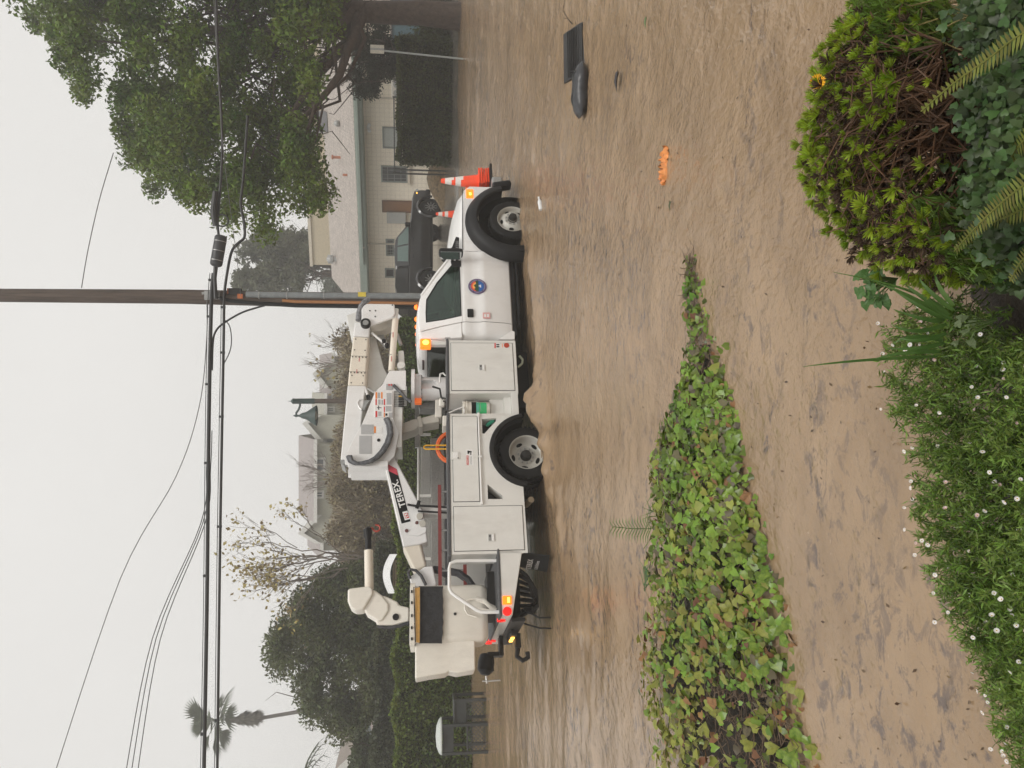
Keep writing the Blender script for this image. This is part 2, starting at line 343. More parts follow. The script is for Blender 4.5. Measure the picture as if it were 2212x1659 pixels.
# --- chassis
for s in (-1, 1): MB().bb(-6.4, .75, s*.43-.04, s*.43+.04, .55, .76).build('frame_rail', DARK, TR)
MB().bb(-5.75, -2.45, -.62, .62, .66, .94).build('bed_floor', DARK, TR)
b = MB(); b.cyl((0,-.8,.42), (0,.8,.42), .07); b.cyl((-4.29,-.8,.40), (-4.29,.8,.40), .08); b.ball((-4.29,0,.40), .19); b.cyl((-4.29,0,.42), (-1,0,.6), .05); b.build('axle', DARK, TR)
b = MB(); b.cyl((-2.45,-.62,.52), (-3.5,-.62,.52), .18, n=20); b.bb(-3.5,-2.5,-.92,-.75,.28,.50); b.build('fuel_tank', INK, TR, bevel=.02)
# --- wheels: tyre > rim, hub, lug nuts
def wheel(x, y, s, dish):
    ty = MB(); pr = [(.255,-.11),(.30,-.125),(.37,-.12),(.395,-.10),(.405,-.07),(.405,.07),(.395,.10),(.37,.12),(.30,.125),(.255,.11)]
    ty.lathe(pr, (x,y,.405), (0,s,0), 40, close=True)
    for k in range(40):
        a = 2*math.pi*k/40; d = Vector((math.cos(a),0,math.sin(a)))
        for q in (-.085, .085): ty.box(Vector((x,y+q,.405))+d*.404, (.035,.045,.014), Matrix.Rotation(-a+math.pi/2, 3, 'Y'))
    w = ty.build('wheel', RUBBER, TR, 40)
    rm = MB(); o = .125*1
    if dish: pr = [(.265,.118),(.262,.128),(.250,.118),(.240,.06),(.232,-.02),(.215,-.035),(.15,-.03),(.14,-.045),(.0,-.045)]
    else: pr = [(.265,.118),(.262,.128),(.250,.118),(.242,.07),(.228,.045),(.19,.075),(.145,.105),(.135,.115),(.08,.115),(.078,.15),(.0,.152)]
    rm.lathe(pr, (x,y,.405), (0,s,0), 36); rm.build('rim', WHEELM, w, 35)
    hb = MB(); zz = -.03 if dish else .115
    hb.lathe([(.082,zz-.02),(.082,zz+.02),(.070,zz+.05),(.062,zz+.08),(.05,zz+.085),(.0,zz+.085)], (x,y,.405), (0,s,0), 24); hb.build('hub', DARK, w, 35)
    ln = MB()
    for k in range(10):
        a = 2*math.pi*k/10+.1; d = Vector((math.cos(a),0,math.sin(a)))*.112; c = Vector((x,y,.405))+d
        ln.cyl(c+Vector((0,s*(zz-.02),0)), c+Vector((0,s*(zz+.022),0)), .0125, n=6)
    ln.build('lug_nuts', GREY, w)
    hh = MB()
    for k in range(5):
        a = 2*math.pi*k/5+.5; ra = .19; c = Vector((x,y,.405))+Vector((math.cos(a),0,math.sin(a)))*ra
        zz2 = -.032 if dish else .077
        pts = []
        for q in range(14):
            e = 2*math.pi*q/14; rr, tt = ra+(.026 if dish else .021)*math.cos(e), (.05 if dish else .042)*math.sin(e)/ra
            pts.append(Vector((x+rr*math.cos(a+tt), y+s*(zz2+(.004 if dish else .004-(rr-.19)*.62)), .405+rr*math.sin(a+tt))))
        hh.prism(pts, (0,-s*.012,0))
    hh.build('hand_holes', INK, w)
for s in (-1, 1):
    wheel(0, s*.99, s, False); wheel(-4.29, s*.98, s, True); wheel(-4.29, s*.70, s, True)
# --- cab
def yz(z): return .985-(z-1.30)*.30
low = [(.47,.88),(.50,.93),(.62,.965),(.90,.995),(.97,1.003),(1.01,.985),(1.16,.982),(1.24,.992),(1.285,.985),(1.30,.975)]
def lowsec(x, k=0, zs=0): return [Vector((x,-(w-k),z)) for z, w in low]+[Vector((x,(w-k),z)) for z, w in low[::-1]]
MB().loft([lowsec(-.60,.012), lowsec(-2.14,.012)]).build('cab_body', DARK, TR)
MB().loft([lowsec(-2.008), lowsec(-2.14), lowsec(-2.22,.025), lowsec(-2.27,.075), lowsec(-2.29,.15)]).build('cab_rear_shell', WHITE, TR, 40)
for s in (-1, 1):                                         # doors: skin with a real gap, window frame above
    d = MB(); d.loft([[Vector((x, s*(w), z)) for z, w in low]+[Vector((x, s*.93, 1.30)), Vector((x, s*.84, .5))] for x in (-.615, -.75, -1.3, -1.996)])
    dr = d.build('door', WHITE, TR, 40)
    def sp(x, z, o=0): return Vector((x, s*(yz(z)+o), z))
    out = [sp(-.62,1.30), sp(-.73,1.50), sp(-1.10,1.77), sp(-1.40,1.965), sp(-1.75,1.985), sp(-2.06,1.97), sp(-2.02,1.65), sp(-1.996,1.30)]
    inn = [sp(-.84,1.315), sp(-.86,1.455), sp(-1.16,1.70), sp(-1.47,1.875), sp(-1.72,1.885), sp(-1.915,1.878), sp(-1.915,1.60), sp(-1.89,1.305)]
    MB().ring(out, inn, (0,-s*.05,0)).build('window_frame', WHITE, dr, 40)
    MB().ring([p+Vector((0,-s*.006,0)) for p in inn], [p+((sum(inn, Vector())/8)-p)*.05+Vector((0,-s*.006,0)) for p in inn], (0,-s*.02,0)).build('window_seal', BLACK, dr)
    MB().prism([p+Vector((0,-s*.018,0)) for p in inn], (0,-s*.004,0)).build('window_pane', GLASST, dr, 0)
    if s < 0:                                             # small quarter step in the sill line and black sail behind the mirror
        MB().prism([sp(-.80,1.30,.004), sp(-.78,1.47,.004), sp(-.90,1.45,.004), sp(-.93,1.30,.004)], (0,.01,0)).build('mirror_sail', BLACK, dr)
    h = T(1016, 676, -1.0); MB().bb(h.x-.075, h.x+.075, s*.975, s*1.012, 1.115, 1.215).build('door_handle', BLACK, dr, bevel=.012)
    # rear corner pillar
    o2 = [sp(-2.0,1.30), sp(-2.026,1.65), sp(-2.068,1.975), sp(-2.19,1.96), sp(-2.25,1.65), sp(-2.285,1.30)]
    MB().prism([p+Vector((0,-s*.004,0)) for p in o2], (0,-s*.12,0)).build('rear_pillar', WHITE, TR, bevel=.02)
    # black triangle of the A pillar base / cowl
rf = MB()
for i, (x, z0, zc, w) in enumerate([(-1.34,1.925,1.945,.76),(-1.42,1.955,2.005,.775),(-1.60,1.965,2.045,.785),(-1.85,1.965,2.055,.785),(-2.08,1.955,2.035,.78),(-2.20,1.94,1.99,.765),(-2.245,1.91,1.93,.74)]):
    sec = [Vector((x, w*math.sin(t), z0+(zc-z0)*(math.cos(t)**.6 if abs(math.cos(t)) > 1e-6 else 0))) for t in np.linspace(-math.pi/2, math.pi/2, 13)]
    sec += [Vector((x, w-.01, z0-.03)), Vector((x, -w+.01, z0-.03))]
    if i: rf.loft([prev, sec], caps=i in (1, 6))
    prev = sec
rf.build('roof', WHITE, TR, 50)
for s in (-1, 1): MB().tube([(-.60, s*.93, 1.40), (-1.0, s*.85, 1.70), (-1.37, s*.765, 1.945)], .035).build('windscreen_pillar', WHITE, TR)
MB().prism([(-.60,-.92,1.40),(-.52,-.5,1.40),(-.48,0,1.40),(-.52,.5,1.40),(-.60,.92,1.40),(-1.36,.74,1.94),(-1.32,0,1.95),(-1.36,-.74,1.94)], (0,0,-.006)).build('windscreen', GLASST, TR, 0)
# back panel with window and third light
out = [(-2.29,-.86,1.30),(-2.29,.86,1.30),(-2.232,.745,1.95),(-2.232,-.745,1.95)]; inn = [(-2.287,-.74,1.36),(-2.287,.74,1.36),(-2.245,.66,1.86),(-2.245,-.66,1.86)]
MB().ring(out, inn, (.05,0,0)).build('back_panel', WHITE, TR, bevel=.01)
MB().prism([Vector(p)+Vector((.012,0,0)) for p in inn], (.004,0,0)).build('rear_window', GLASST, TR, 0)
MB().box((-2.25,0,1.925), (.02,.32,.035)).build('brake_light', mat('smoked_red', (.06,.015,.015), .2), TR, bevel=.006)
MB().bb(-2.285,-.62,-.8,.8,.98,1.0).build('cab_floor', DARK, TR)
for s in (-1, 1):
    b = MB(); b.bb(-2.12,-1.62,s*.42-.27,s*.42+.27,1.0,1.14); b.box((-2.14,s*.42,1.42), (.14,.5,.62), Matrix.Rotation(.15, 3, 'Y')); b.box((-2.16,s*.42,1.80), (.10,.26,.18)); b.build('seat', SEAT, TR, bevel=.04)
b = MB(); b.bb(-1.05,-.66,-.85,.85,1.02,1.36); b.build('dashboard', SEAT, TR, bevel=.05)
b = MB(); b.lathe([(.19+.014*math.cos(t), .014*math.sin(t)) for t in np.linspace(0, 2*math.pi, 9)[:-1]], (-1.28,.42,1.36), (-.75,0,.66), 20, close=True); b.cyl((-1.28,.42,1.36), (-1.0,.42,1.15), .03); b.build('steering_wheel', BLACK, TR)
# driver behind the wheel is not shown; hi-vis jacket hung in the rear window
# hood and fenders
def hoodsec(x, zf, zh, w):
    h = [(-w,.98),(-w-.005,zf-.06),(-w+.015,zf),(-w+.08,zf+.035),(-w+.20,zf+(zh-zf)*.55),(-.48,zf+(zh-zf)*.86),(-.25,zh),(0,zh+.012)]
    return [Vector((x,y,z)) for y, z in h]+[Vector((x,-y,z)) for y, z in h[-2::-1]]
hd = MB(); hd.loft([hoodsec(-.60,1.285,1.535,.985), hoodsec(-.3,1.28,1.53,.985), hoodsec(.1,1.27,1.50,.98), hoodsec(.45,1.255,1.455,.97), hoodsec(.66,1.235,1.40,.955), hoodsec(.76,1.20,1.33,.93), hoodsec(.79,1.14,1.22,.91)])
hd.build('hood', WHITE, TR, 45)
for s in (-1, 1):
    sm = MB()
    for x0, x1, z0, z1 in ((-.585,.76,1.268,1.235),): sm.prism([(x0,s*.990,z0-.006),(x0,s*.990,z0+.006),(x1,s*.968,z1+.012),(x1,s*.968,z1)], (0,s*.006,0))
    sm.build('hood_seam', INK, TR)
    arc = [(.61*math.cos(R(a)), .42+.61*math.sin(R(a))) for a in range(16, 185, 8)]
    pl = [(.80,.62)]+arc+[(-.607,.50),(-.607,1.255),(.70,1.225),(.80,1.12)]
    MB().prism([(x, s*.985, z) for x, z in pl], (0,-s*.05,0)).build('fender', WHITE, TR, bevel=.008)
    fl = MB(); prof = [(.585,-.975),(.588,-1.17),(.61,-1.19),(.68,-1.175),(.75,-1.12),(.795,-1.03),(.795,-.985),(.61,-.975)]
    secs = []
    for a in np.linspace(14, 200, 26): secs.append([Vector((r*math.cos(R(a))*(1.0 if a < 150 else 1+.06*(a-150)/50), y if s < 0 else -y, .42+r*math.sin(R(a)))) for r, y in prof])
    fl.loft(secs); fl.build('wheel_arch_flare', BLACK, TR, 40)
    ww = MB(); ww.lathe([(.60,-.55),(.60,-.97)] if s < 0 else [(.60,.55),(.60,.97)], (0,0,.42), (0,1,0), 24, R(-100), R(110)); ww.bb(-.6,.6,s*.52-.01,s*.52+.01,.3,1.05); ww.build('wheel_well', INK, TR)
    MB().box((.745,s*1.08,.56), (.12,.18,.34), Matrix.Rotation(R(-12), 3, 'Y')).build('flare_end', BLACK, TR, bevel=.04)
    MB().box((-.70,s*1.07,.27), (.05,.22,.26)).build('front_mud_flap', RUBBER, TR, bevel=.01)
    MB().bb(.56,.80,s*.80,s*.975,1.04,1.19).build('headlight', AMBERLENS if s < 0 else AMBERLENS, TR, bevel=.02)
    ts_ = MB().bb(.53,.74,s*.965,s*.993,1.05,1.185).build('turn_signal', AMBER, TR, bevel=.015); MB().bb(.60,.66,s*.99,s*.996,1.09,1.13).build('signal_bulb', AMBERHOT, ts_)
    # rocker, step board
    MB().bb(-2.2,-.62,s*.80,s*.90,.42,.50).build('rocker', BLACK, TR)
    MB().bb(-2.05,-.75,s*.86,s*.98,.36,.39).build('step_board', BLACK, TR, bevel=.01)
    m = MB(); m.box((-.80,s*1.18,1.47), (.11,.19,.40)); mo = m.build('side_mirror', BLACK, TR, bevel=.05, seg=3)
    b = MB(); b.cyl((-.78,s*.95,1.44), (-.80,s*1.12,1.45), .025); b.cyl((-.78,s*.95,1.36), (-.80,s*1.12,1.37), .025); b.build('mirror_arm', BLACK, mo)
    MB().bb(-.868,-.862,s*1.20-.10,s*1.20+.10,1.30,1.64).build('mirror_glass', mat('mirror', (.5,.52,.52), .03, metal=1, var=0), mo)
vent = P([(974,540),(992,545),(992,513),(985,511)], -.992, .008, 'fender_vent', BLACK, .004)
cw = P([(954,556),(962,560),(978,539),(981,531),(971,538)], -.90, .1, 'cowl_vent', BLACK)
text('fender_badge', 'F350', mat('badge_chrome', (.5,.5,.5), .2, metal=1, var=0), TR, .07, Matrix.Translation(T(988, 528, -.995)) @ Matrix.Rotation(R(90), 4, 'X'))
MB().bb(.78,.84,-.62,.62,.75,1.2).build('grille', BLACK, TR, bevel=.02)
MB().bb(.82,1.05,-1.0,1.0,.52,.72).build('front_bumper', GREY, TR, bevel=.04)
for y in (-.62,-.25,0,.25,.62):
    b = MB(); b.lathe([(.045,0),(.043,.022),(.032,.042),(.014,.052),(0,.054)], (-1.50,y,2.02), (0,0,1), 12); l = b.build('clearance_light', AMBER, TR, 60)
# seal, sticker
c = T(1030, 619, -1.0); cx, cz = c.x, 1.04
def disc(r, z=0, a0=0, a1=360, n=28): return [(cx+r*math.cos(R(a0+(a1-a0)*k/n)), 0, cz+z+r*math.sin(R(a0+(a1-a0)*k/n))) for k in range(n+(a1-a0 < 360))]
def layer(pts, y, col, nm, par): return MB().prism([(x, y, z) for x, _, z in pts], (0,.0012,0)).build(nm, mat('seal_'+nm, col, .4, var=.1, scale=30), par, 0)
sl_ = layer(disc(.150), -1.0065, (.055,.055,.17), 'door_seal', TR)
layer(disc(.140), -1.0078, (.30,.13,.20), 'ring', sl_); layer(disc(.134), -1.0091, (.04,.045,.15), 'band', sl_); layer(disc(.105), -1.0104, (.02,.12,.42), 'sea', sl_)
layer(disc(.104, 0, 0, 180), -1.0117, (.80,.10,.05), 'sunset', sl_); layer(disc(.075, .004, 0, 180), -1.0130, (.90,.42,.10), 'sun_glow', sl_)
layer([(cx-.100,0,cz-.02),(cx-.10,0,cz+.02),(cx-.06,0,cz+.055),(cx-.03,0,cz+.03),(cx+.01,0,cz+.06),(cx+.05,0,cz+.02),(cx+.10,0,cz+.035),(cx+.10,0,cz-.015)], -1.0143, (.02,.07,.03), 'hills', sl_)
layer([(cx-.03,0,cz-.06),(cx+.03,0,cz-.06),(cx+.025,0,cz-.045),(cx+.005,0,cz-.015),(cx-.025,0,cz-.045)], -1.0156, (.7,.72,.75), 'boat', sl_)
lt = MB()
for k in range(44):
    a = 2*math.pi*k/44
    if k % 9: lt.box((cx+.119*math.cos(a), -1.0107, cz+.119*math.sin(a)), (.009,.001,.014), Matrix.Rotation(-a+math.pi/2, 3, 'Y'))
lt.build('seal_lettering', mat('seal_letter', (.45,.42,.5), .5), sl_)
c = T(1051, 682, -1.0); st = rect(c.x-.055, c.x+.055, c.z-.06, c.z+.06, -1.006, .003, 'warning_sticker', DECALR)
b = MB()
for k in range(6): b.bb(c.x-.05+k*.018, c.x-.042+k*.018, -1.0072, -1.006, c.z-.06, c.z+.06)
b.bb(c.x-.03, c.x+.03, -1.0079, -1.006, c.z-.04, c.z-.006); b.bb(c.x-.03, c.x+.03, -1.0079, -1.006, c.z+.008, c.z+.04); b.build('sticker_print', DECALW, st)
# --- utility body
HW = 1.19
def door(x0, x1, z0, z1, name='compartment_door', y=-HW, lock=None, s=-1):
    yy = s*abs(y)
    d = MB().bb(x0, x1, yy-.002*0, yy+s*.011, z0, z1).build(name, BODYW, TR, bevel=.005)
    MB().bb(x0-.007, x1+.007, yy, yy+s*.004, z0-.007, z1+.007).build('door_seam', INK, d)
    if lock:
        lx, lz = lock; l = MB().bb(lx-.055, lx+.055, yy+s*.010, yy+s*.020, lz-.05, lz+.05).build('paddle_latch', BODYW, d, bevel=.006)
        MB().bb(lx-.045, lx+.045, yy+s*.0195, yy+s*.0215, lz-.002, lz+.038).build('latch_recess', GREY, l)
        MB().bb(lx-.038, lx+.040, yy+s*.0195, yy+s*.026, lz-.040, lz-.006).build('latch_paddle', DECALW, l, bevel=.004)
        MB().cyl((lx+.02, yy+s*.02, lz+.018), (lx+.02, yy+s*.028, lz+.018), .010, n=10).build('keyhole', INK, l)
    return d
for s in (-1, 1):
    MB().bb(-3.38, -2.46, s*HW, s*.62, .49, 1.525).build('front_compartment', BODYW, TR, bevel=.008)
    MB().bb(-3.40, -2.44, s*(HW+.012), s*.60, 1.527, 1.565).build('compartment_cap', CAPG, TR, bevel=.008)
    arc = [(-4.29-.565*math.cos(R(a)), .385+.565*math.sin(R(a))) for a in range(12, 169, 6)]
    pl = [(-3.712,.51),(-3.712,1.525),(-5.80,1.525),(-5.80,.49),(-4.86,.50)]+arc
    sb = MB(); sb.prism([(x, s*HW, z) for x, z in pl], (0,-s*.55,0)); sb = sb.build('rear_compartment', BODYW, TR, 30)
    if s < 0:
        t1 = TP([(1041,905),(1072,903),(1071,910),(1046,937),(1042,936)], -HW); t2 = TP([(1053,1046),(1085,1070),(1086,1078),(1054,1078)], -HW)
        cm = MB(); cm.prism([p+Vector((0,-.05,0)) for p in t1], (0,.30,0)); cut(sb, cm)
        cm = MB(); cm.prism([p+Vector((0,-.05,0)) for p in t2], (0,.30,0)); cut(sb, cm)
        for t in (t1, t2): MB().prism([p+((sum(t, Vector())/len(t))-p)*.001+Vector((0,.24,0)) for p in t], (0,.005,0)).build('recess_lining', DARK, TR)
    MB().bb(-5.82, -3.70, s*(HW+.012), s*.63, 1.527, 1.57).build('compartment_cap', CAPG, TR, bevel=.008)
    fl = MB(); prof = [(.50,-1.05),(.50,-1.215),(.515,-1.23),(.56,-1.225),(.578,-1.20),(.578,-1.185),(.52,-1.05)]
    fl.loft([[Vector((-4.29-r*math.cos(R(a)), y*-s, .385+r*math.sin(R(a)))) for r, y in prof] for a in np.linspace(8, 172, 24)]); fl.build('wheel_arch_trim', RUBBER, TR, 40)
    ww = MB(); ww.lathe([(.52,s*.55),(.52,s*1.10)], (-4.29,0,.385), (0,1,0), 24, R(-85), R(85)); ww.bb(-4.85,-3.75,s*.52-.01,s*.52+.01,.4,.9); ww.build('wheel_well', INK, TR)
    # step well between the compartments
    st = MB(); st.bb(-3.715,-3.375,s*HW,s*1.05,.50,.60); st.bb(-3.715,-3.375,s*1.06,s*.62,.50,.70); st.bb(-3.715,-3.375,s*.98,s*.62,.70,.905); st.build('access_step', BODYW, TR, bevel=.006)
    gr = MB()
    for k in range(12):
        x = -3.70+.027*k
        gr.bb(x,x+.014,s*1.185,s*1.165,.60,.612); gr.bb(x,x+.014,s*1.055,s*1.035,.70,.712); gr.bb(x+.006,x+.02,s*1.15,s*1.13,.60,.612); gr.bb(x,x+.014,s*.975,s*.955,.905,.917)
    gr.build('step_grip', BODYW, TR)['kind'] = 'stuff'
    MB().bb(-3.715,-3.375,s*.62,s*.60,.9,1.35).build('step_back', GREY, TR)
fd = door(-3.33, -2.515, .545, 1.49, lock=(T(1041,795,-HW).x, T(1041,795,-HW).z))
md = door(-5.06, -3.76, T(1030,893,-HW).z-.0, 1.485, lock=None)
rd = door(-5.755, -5.135, .535, 1.485, lock=(T(1061,1162,-HW).x, T(1061,1162,-HW).z))
for (x0,x1,z0,z1) in ((-3.33,-2.515,.545,1.49),(-5.06,-3.76,1.11,1.485),(-5.755,-5.135,.535,1.485)): door(x0,x1,z0,z1,s=1)
b = MB(); b.cyl((-3.735,-HW-.022,1.105), (-5.09,-HW-.022,1.095), .011, n=8); b.bb(-3.77,-3.71,-HW-.03,-HW,1.09,1.12); b.bb(-5.11,-5.06,-HW-.03,-HW,1.08,1.11); b.cyl((-4.4,-HW-.03,1.075),(-4.4,-HW-.03,1.125),.014); b.build('hinge_rod', DECALW, md)
lk = T(985, 985, -HW); l = MB().bb(lk.x-.06, lk.x+.06, -HW-.018, -HW-.008, lk.z-.055, lk.z+.075).build('paddle_latch', BODYW, md, bevel=.005); MB().bb(lk.x-.035,lk.x+.05,-HW-.024,-HW-.017,lk.z-.03,lk.z+.04).build('latch_paddle', DECALW, l, bevel=.004); MB().cyl((lk.x-.04,-HW-.017,lk.z-.03),(lk.x-.04,-HW-.024,lk.z-.03),.009,n=8).build('keyhole', INK, l)
def decal(pts, y, m, name, par, rows=()):
    q = [T(a, c, y) for a, c in pts]; d = MB().prism(q, (0,.001,0)).build(name, m, par, 0)
    for (u0,u1,v0,v1,mm) in rows:                        # u along the truck (0 rear..1 front), v down
        A = q[0]; ex = q[3]-q[0]; ez = q[1]-q[0]
        MB().prism([A+ex*u+ez*v+Vector((0,-.0013,0)) for u, v in ((u0,v0),(u0,v1),(u1,v1),(u1,v0))], (0,.001,0)).build('decal_print', mm, d, 0)
    return d
# polygon order: (top-rear),(bottom-rear),(bottom-front),(top-front)
y = -HW-.0125
d = decal([(1008,1005),(1023,1005),(1022,984),(1007.5,984)], y, DECALW, 'danger_decal', md, ((.0,1,.0,.32,DECALR),(.08,.92,.50,.58,DECALG),(.08,.92,.70,.78,DECALG)))
M90 = Matrix.Rotation(R(90), 4, 'X')
text('danger_lettering', 'DANGER', DECALW, d, .034, Matrix.Translation(T(1010.2,994.5,y-.003)) @ M90)
decal([(1007,984),(1022,984),(1021.5,970),(1006.5,970)], y, DECALW, 'pinch_decal', md, ((.25,.75,.2,.45,INK),(.45,.7,.45,.8,INK),(.1,.4,.6,.75,INK)))
y2 = -HW-.0125
decal([(1068,752),(1080,752),(1080,741),(1068,741)], y2, DECALW, 'ladder_decal', fd, ((.0,1,0,.25,DECALR),(.15,.4,.35,.9,INK),(.55,.8,.35,.9,INK)))
decal([(1083,752),(1087,752),(1087,741),(1083,741)], y2, DECALW, 'strip_decal', fd, ((.1,.9,.3,.7,DECALO),))
c = T(1094,747,-HW); MB().cyl((c.x,-HW-.010,c.z),(c.x,-HW-.018,c.z),.042,n=20).build('round_reflector', REDREF, fd)
# beacon post, handles, white wedge behind cab
c = T(919, 743, -.95); MB().bb(c.x-.03,c.x+.03,-.98,-.90,1.565,c.z-.07).build('beacon_post', BODYW, TR)
bk = MB().bb(c.x-.075,c.x+.075,-1.0,-.88,c.z-.085,c.z+.085).build('amber_beacon', AMBER, TR, bevel=.02)
MB().ball((c.x,-1.002,c.z-.005),(.045,.012,.05)).build('beacon_bulb', AMBERHOT, bk)
P([(1077,733),(1112,733),(1112,716),(1106,714)], -1.12, .45, 'cab_guard_wedge', WHITE, .006)
MB().tube(TP([(963,812),(957,806),(951,808),(950,818),(951,826)], -1.0), .014).build('grab_handle', BODYW, TR)
MB().tube(TP([(972,893),(958,893)], -1.13), .012)
MB().tube(TP([(970,892),(985,885),(1001,879),(1003,885),(1003,892)], -1.1), .011).build('grab_handle', DECALW, TR)
MB().tube(TP([(966,740),(962,733),(961,730),(973,730)], -1.1), .009).build('latch_loop', GREY, TR)
# far side tool box with tread plate, rail and bed clutter
MB().bb(-5.72,-3.30,.66,1.18,1.572,1.80).build('tread_plate_box', TREAD, TR, bevel=.01)
MB().bb(-5.70,-3.30,1.05,1.17,1.80,1.97).build('tread_plate_upstand', TREAD, TR, bevel=.01)
MB().cyl((-3.15,.75,2.0),(-5.4,.75,2.0),.025).build('boom_rail', BODYW, TR); b = MB(); 
for x in (-3.2,-4.3,-5.35): b.bb(x-.02,x+.02,.73,.77,1.8,2.0)
b.build('rail_post', BODYW, TR)
P([(963,860),(905,872),(905,882),(963,884)], .2, .25, 'valve_block', GREY, .02); P([(940,862),(955,862),(955,900),(940,900)], -.1, .3, 'tool_circuit_box', PLASTW, .02)
P([(956,897),(975,897),(975,920),(956,920)], -.35, .3, 'control_box', PLASTW, .015)
P([(896,872),(906,872),(906,966),(896,966)], .55, .05, 'rail_plate', GREY)
# boom rest
P([(864,916),(890,906),(908,903),(948,892),(949,911),(908,918),(896,928),(866,938)], -.05, .30, 'boom_rest', BEIGE, .015)
P([(901,900),(909,898),(914,921),(905,923)], -.07, .33, 'boom_rest_strap', BEIGE, .01)
# pedestal, turntable
px = T(880, 840, 0).x
pd = MB(); pd.lathe([(0,.9),(.20,.9),(.20,1.96),(0,1.96)], (px,0,0), (0,0,1), 32); pd = pd.build('pedestal', WHITE, TR, 40)
oc = T(921, 829, -.2); cm = MB(); cm.prism([(oc.x+.078*math.cos(t), -.5, oc.z+(.10 if math.sin(t) > 0 else -.10)*1+.06*math.sin(t)) for t in np.linspace(0, 2*math.pi, 24)[:-1]], (0,.40,0)); cut(pd, cm)
MB().bb(oc.x-.1,oc.x+.1,-.08,-.05,oc.z-.2,oc.z+.2).build('pedestal_inside', INK, pd)
b = MB(); b.lathe([(0,1.955),(.235,1.955),(.235,2.0),(.25,2.0),(.25,2.06),(.33,2.06),(.33,2.115),(0,2.115)], (px,0,0), (0,0,1), 36); b.build('turntable', WHITE, TR, 40)
b = MB()
for k in range(18): a = 2*math.pi*k/18; b.cyl((px+.22*math.cos(a),.22*math.sin(a),1.94),(px+.22*math.cos(a),.22*math.sin(a),1.956),.014,n=6)
b.build('turntable_bolts', GREY, TR)
# --- boom assembly (nearer plates at more negative y)
plate = [(841,801),(877,800),(877,842),(852,844),(850,905),(862,935),(852,985),(834,1003),(745,1003),(744,987),(766,944),(782,916),(798,876),(810,847),(826,831)]
P(plate, -.32, .04, 'turret_plate', WHITE, .006)
tpz = [T(a, c, -.32) for a, c in plate]
MB().prism([p+Vector((0,.56,0)) for p in tpz], (0,.04,0)).build('turret_plate', WHITE, TR, bevel=.006)
b = MB(); b.bb(T(845,970,-.2).x,T(845,820,-.2).x,-.28,.24,2.25,2.5); b.build('turret_core', BODYW, TR)
P([(752,995),(752,1008),(838,1008),(838,995)], -.34, .6, 'turret_end_plate', WHITE, .006)
cr = [(763,726),(797,728),(792,795),(790,833),(751,832),(754.5,795)]
P(cr, -.16, .32, 'boom_insulator', CREAM, .03)
P([(766,695),(780,696),(799.5,705),(797.5,727.5),(763,725.5)], -.165, .33, 'boom_elbow_end', WHITE, .02)
P([(751,832),(790.5,833),(784,884),(772,994),(735.5,993)], -.165, .33, 'lower_boom', WHITE, .02)
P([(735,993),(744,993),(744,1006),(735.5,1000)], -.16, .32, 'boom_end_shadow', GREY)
P([(800,726),(812,731),(829,795),(838,812),(812,848),(791,835)], .12, .10, 'boom_support_far', BODYW, .01)
P([(748.5,681),(771,673),(776,697),(766,734),(759,733)], .10, .15, 'elbow_plate_far', BODYW, .01)
kn = [(780.6,668),(785,660),(792,655.5),(852,656),(854,676.5),(846,687),(822,696),(799.4,703.5),(792.2,706),(781.5,698)]
P(kn, -.30, .05, 'elbow_plate', WHITE, .02); P(kn, .22, .05, 'elbow_plate', WHITE, .02)
P([(800,702),(846,686),(846,705),(824,714),(802,716)], -.10, .2, 'elbow_core', BEIGE, .01); P([(802,716),(824,714),(838,742),(832,750)], .05, .05, 'elbow_web', GREY, .005)
c = T(790, 700, -.30); b = MB(); b.lathe([(.085,-.02),(.085,.05),(.06,.06),(.06,.02),(0,.02)], (c.x,-.30,c.z), (0,-1,0), 24); b.build('elbow_pin', DARK, TR, 30)
b = MB(); b.cyl((c.x,-.30,c.z),(c.x,-.35,c.z),.05,n=16); b.build('pin_cap', GREY, TR)
b = MB()
for a, c_ in ((847.5,659.5),(811,671.5),(810.5,684),(799,671.5)): q = T(a, c_, -.30); b.cyl((q.x,-.30,q.z),(q.x,-.312,q.z),.012,n=8)
b.build('plate_bolts', DARK, TR)
MB().tube(TP([(797,646),(788,652),(781,661),(776,675),(774,692)], -.1), .05, 10).build('hose_sleeve', mat('grey_sleeve', (.20,.20,.21), .7, var=.4, scale=25, bump=.6, bscale=30), TR)
MB().cyl(T(854,690,-.22), T(845.5,802,-.22), .053, n=20).build('compensation_rod', CREAM, TR, 40)
MB().cyl(T(857,668,-.22), T(853.5,692,-.22), .035, n=14).build('rod_end', BODYW, TR, 40)
b = MB()
for dy in (724,): pass
for dd in (723,769): q = T(850.5-(dd-690)*.075, dd, -.22); b.lathe([(.0535,-.004),(.056,-.004),(.056,.004),(.0535,.004)], q, T(845.5,802,-.22)-T(854,690,-.22), 20, close=True)
b.build('rod_band', GREY, TR)
b = MB(); b.cyl(T(803,719,-.1), T(833,744,-.1), .022); b.build('linkage_strut', WHITE, TR)
b = MB()
for a, c_ in ((829.5,738),(836,747)): q = T(a, c_, -.12); b.lathe([(.02,-.04),(.035,-.04),(.035,.04),(.02,.04)], (q.x,q.y,q.z), (0,1,0), 14, close=True)
b.build('linkage_pin', DARK, TR)
P([(860,757),(872,756),(875,800),(862,800)], -.15, .2, 'hydraulic_motor', BODYW, .02); c = T(867,791,-.2); b = MB(); b.cyl((c.x,-.25,c.z),(c.x,-.15,c.z),.065,n=20); b.build('motor_cover', BODYW, TR, bevel=.008)
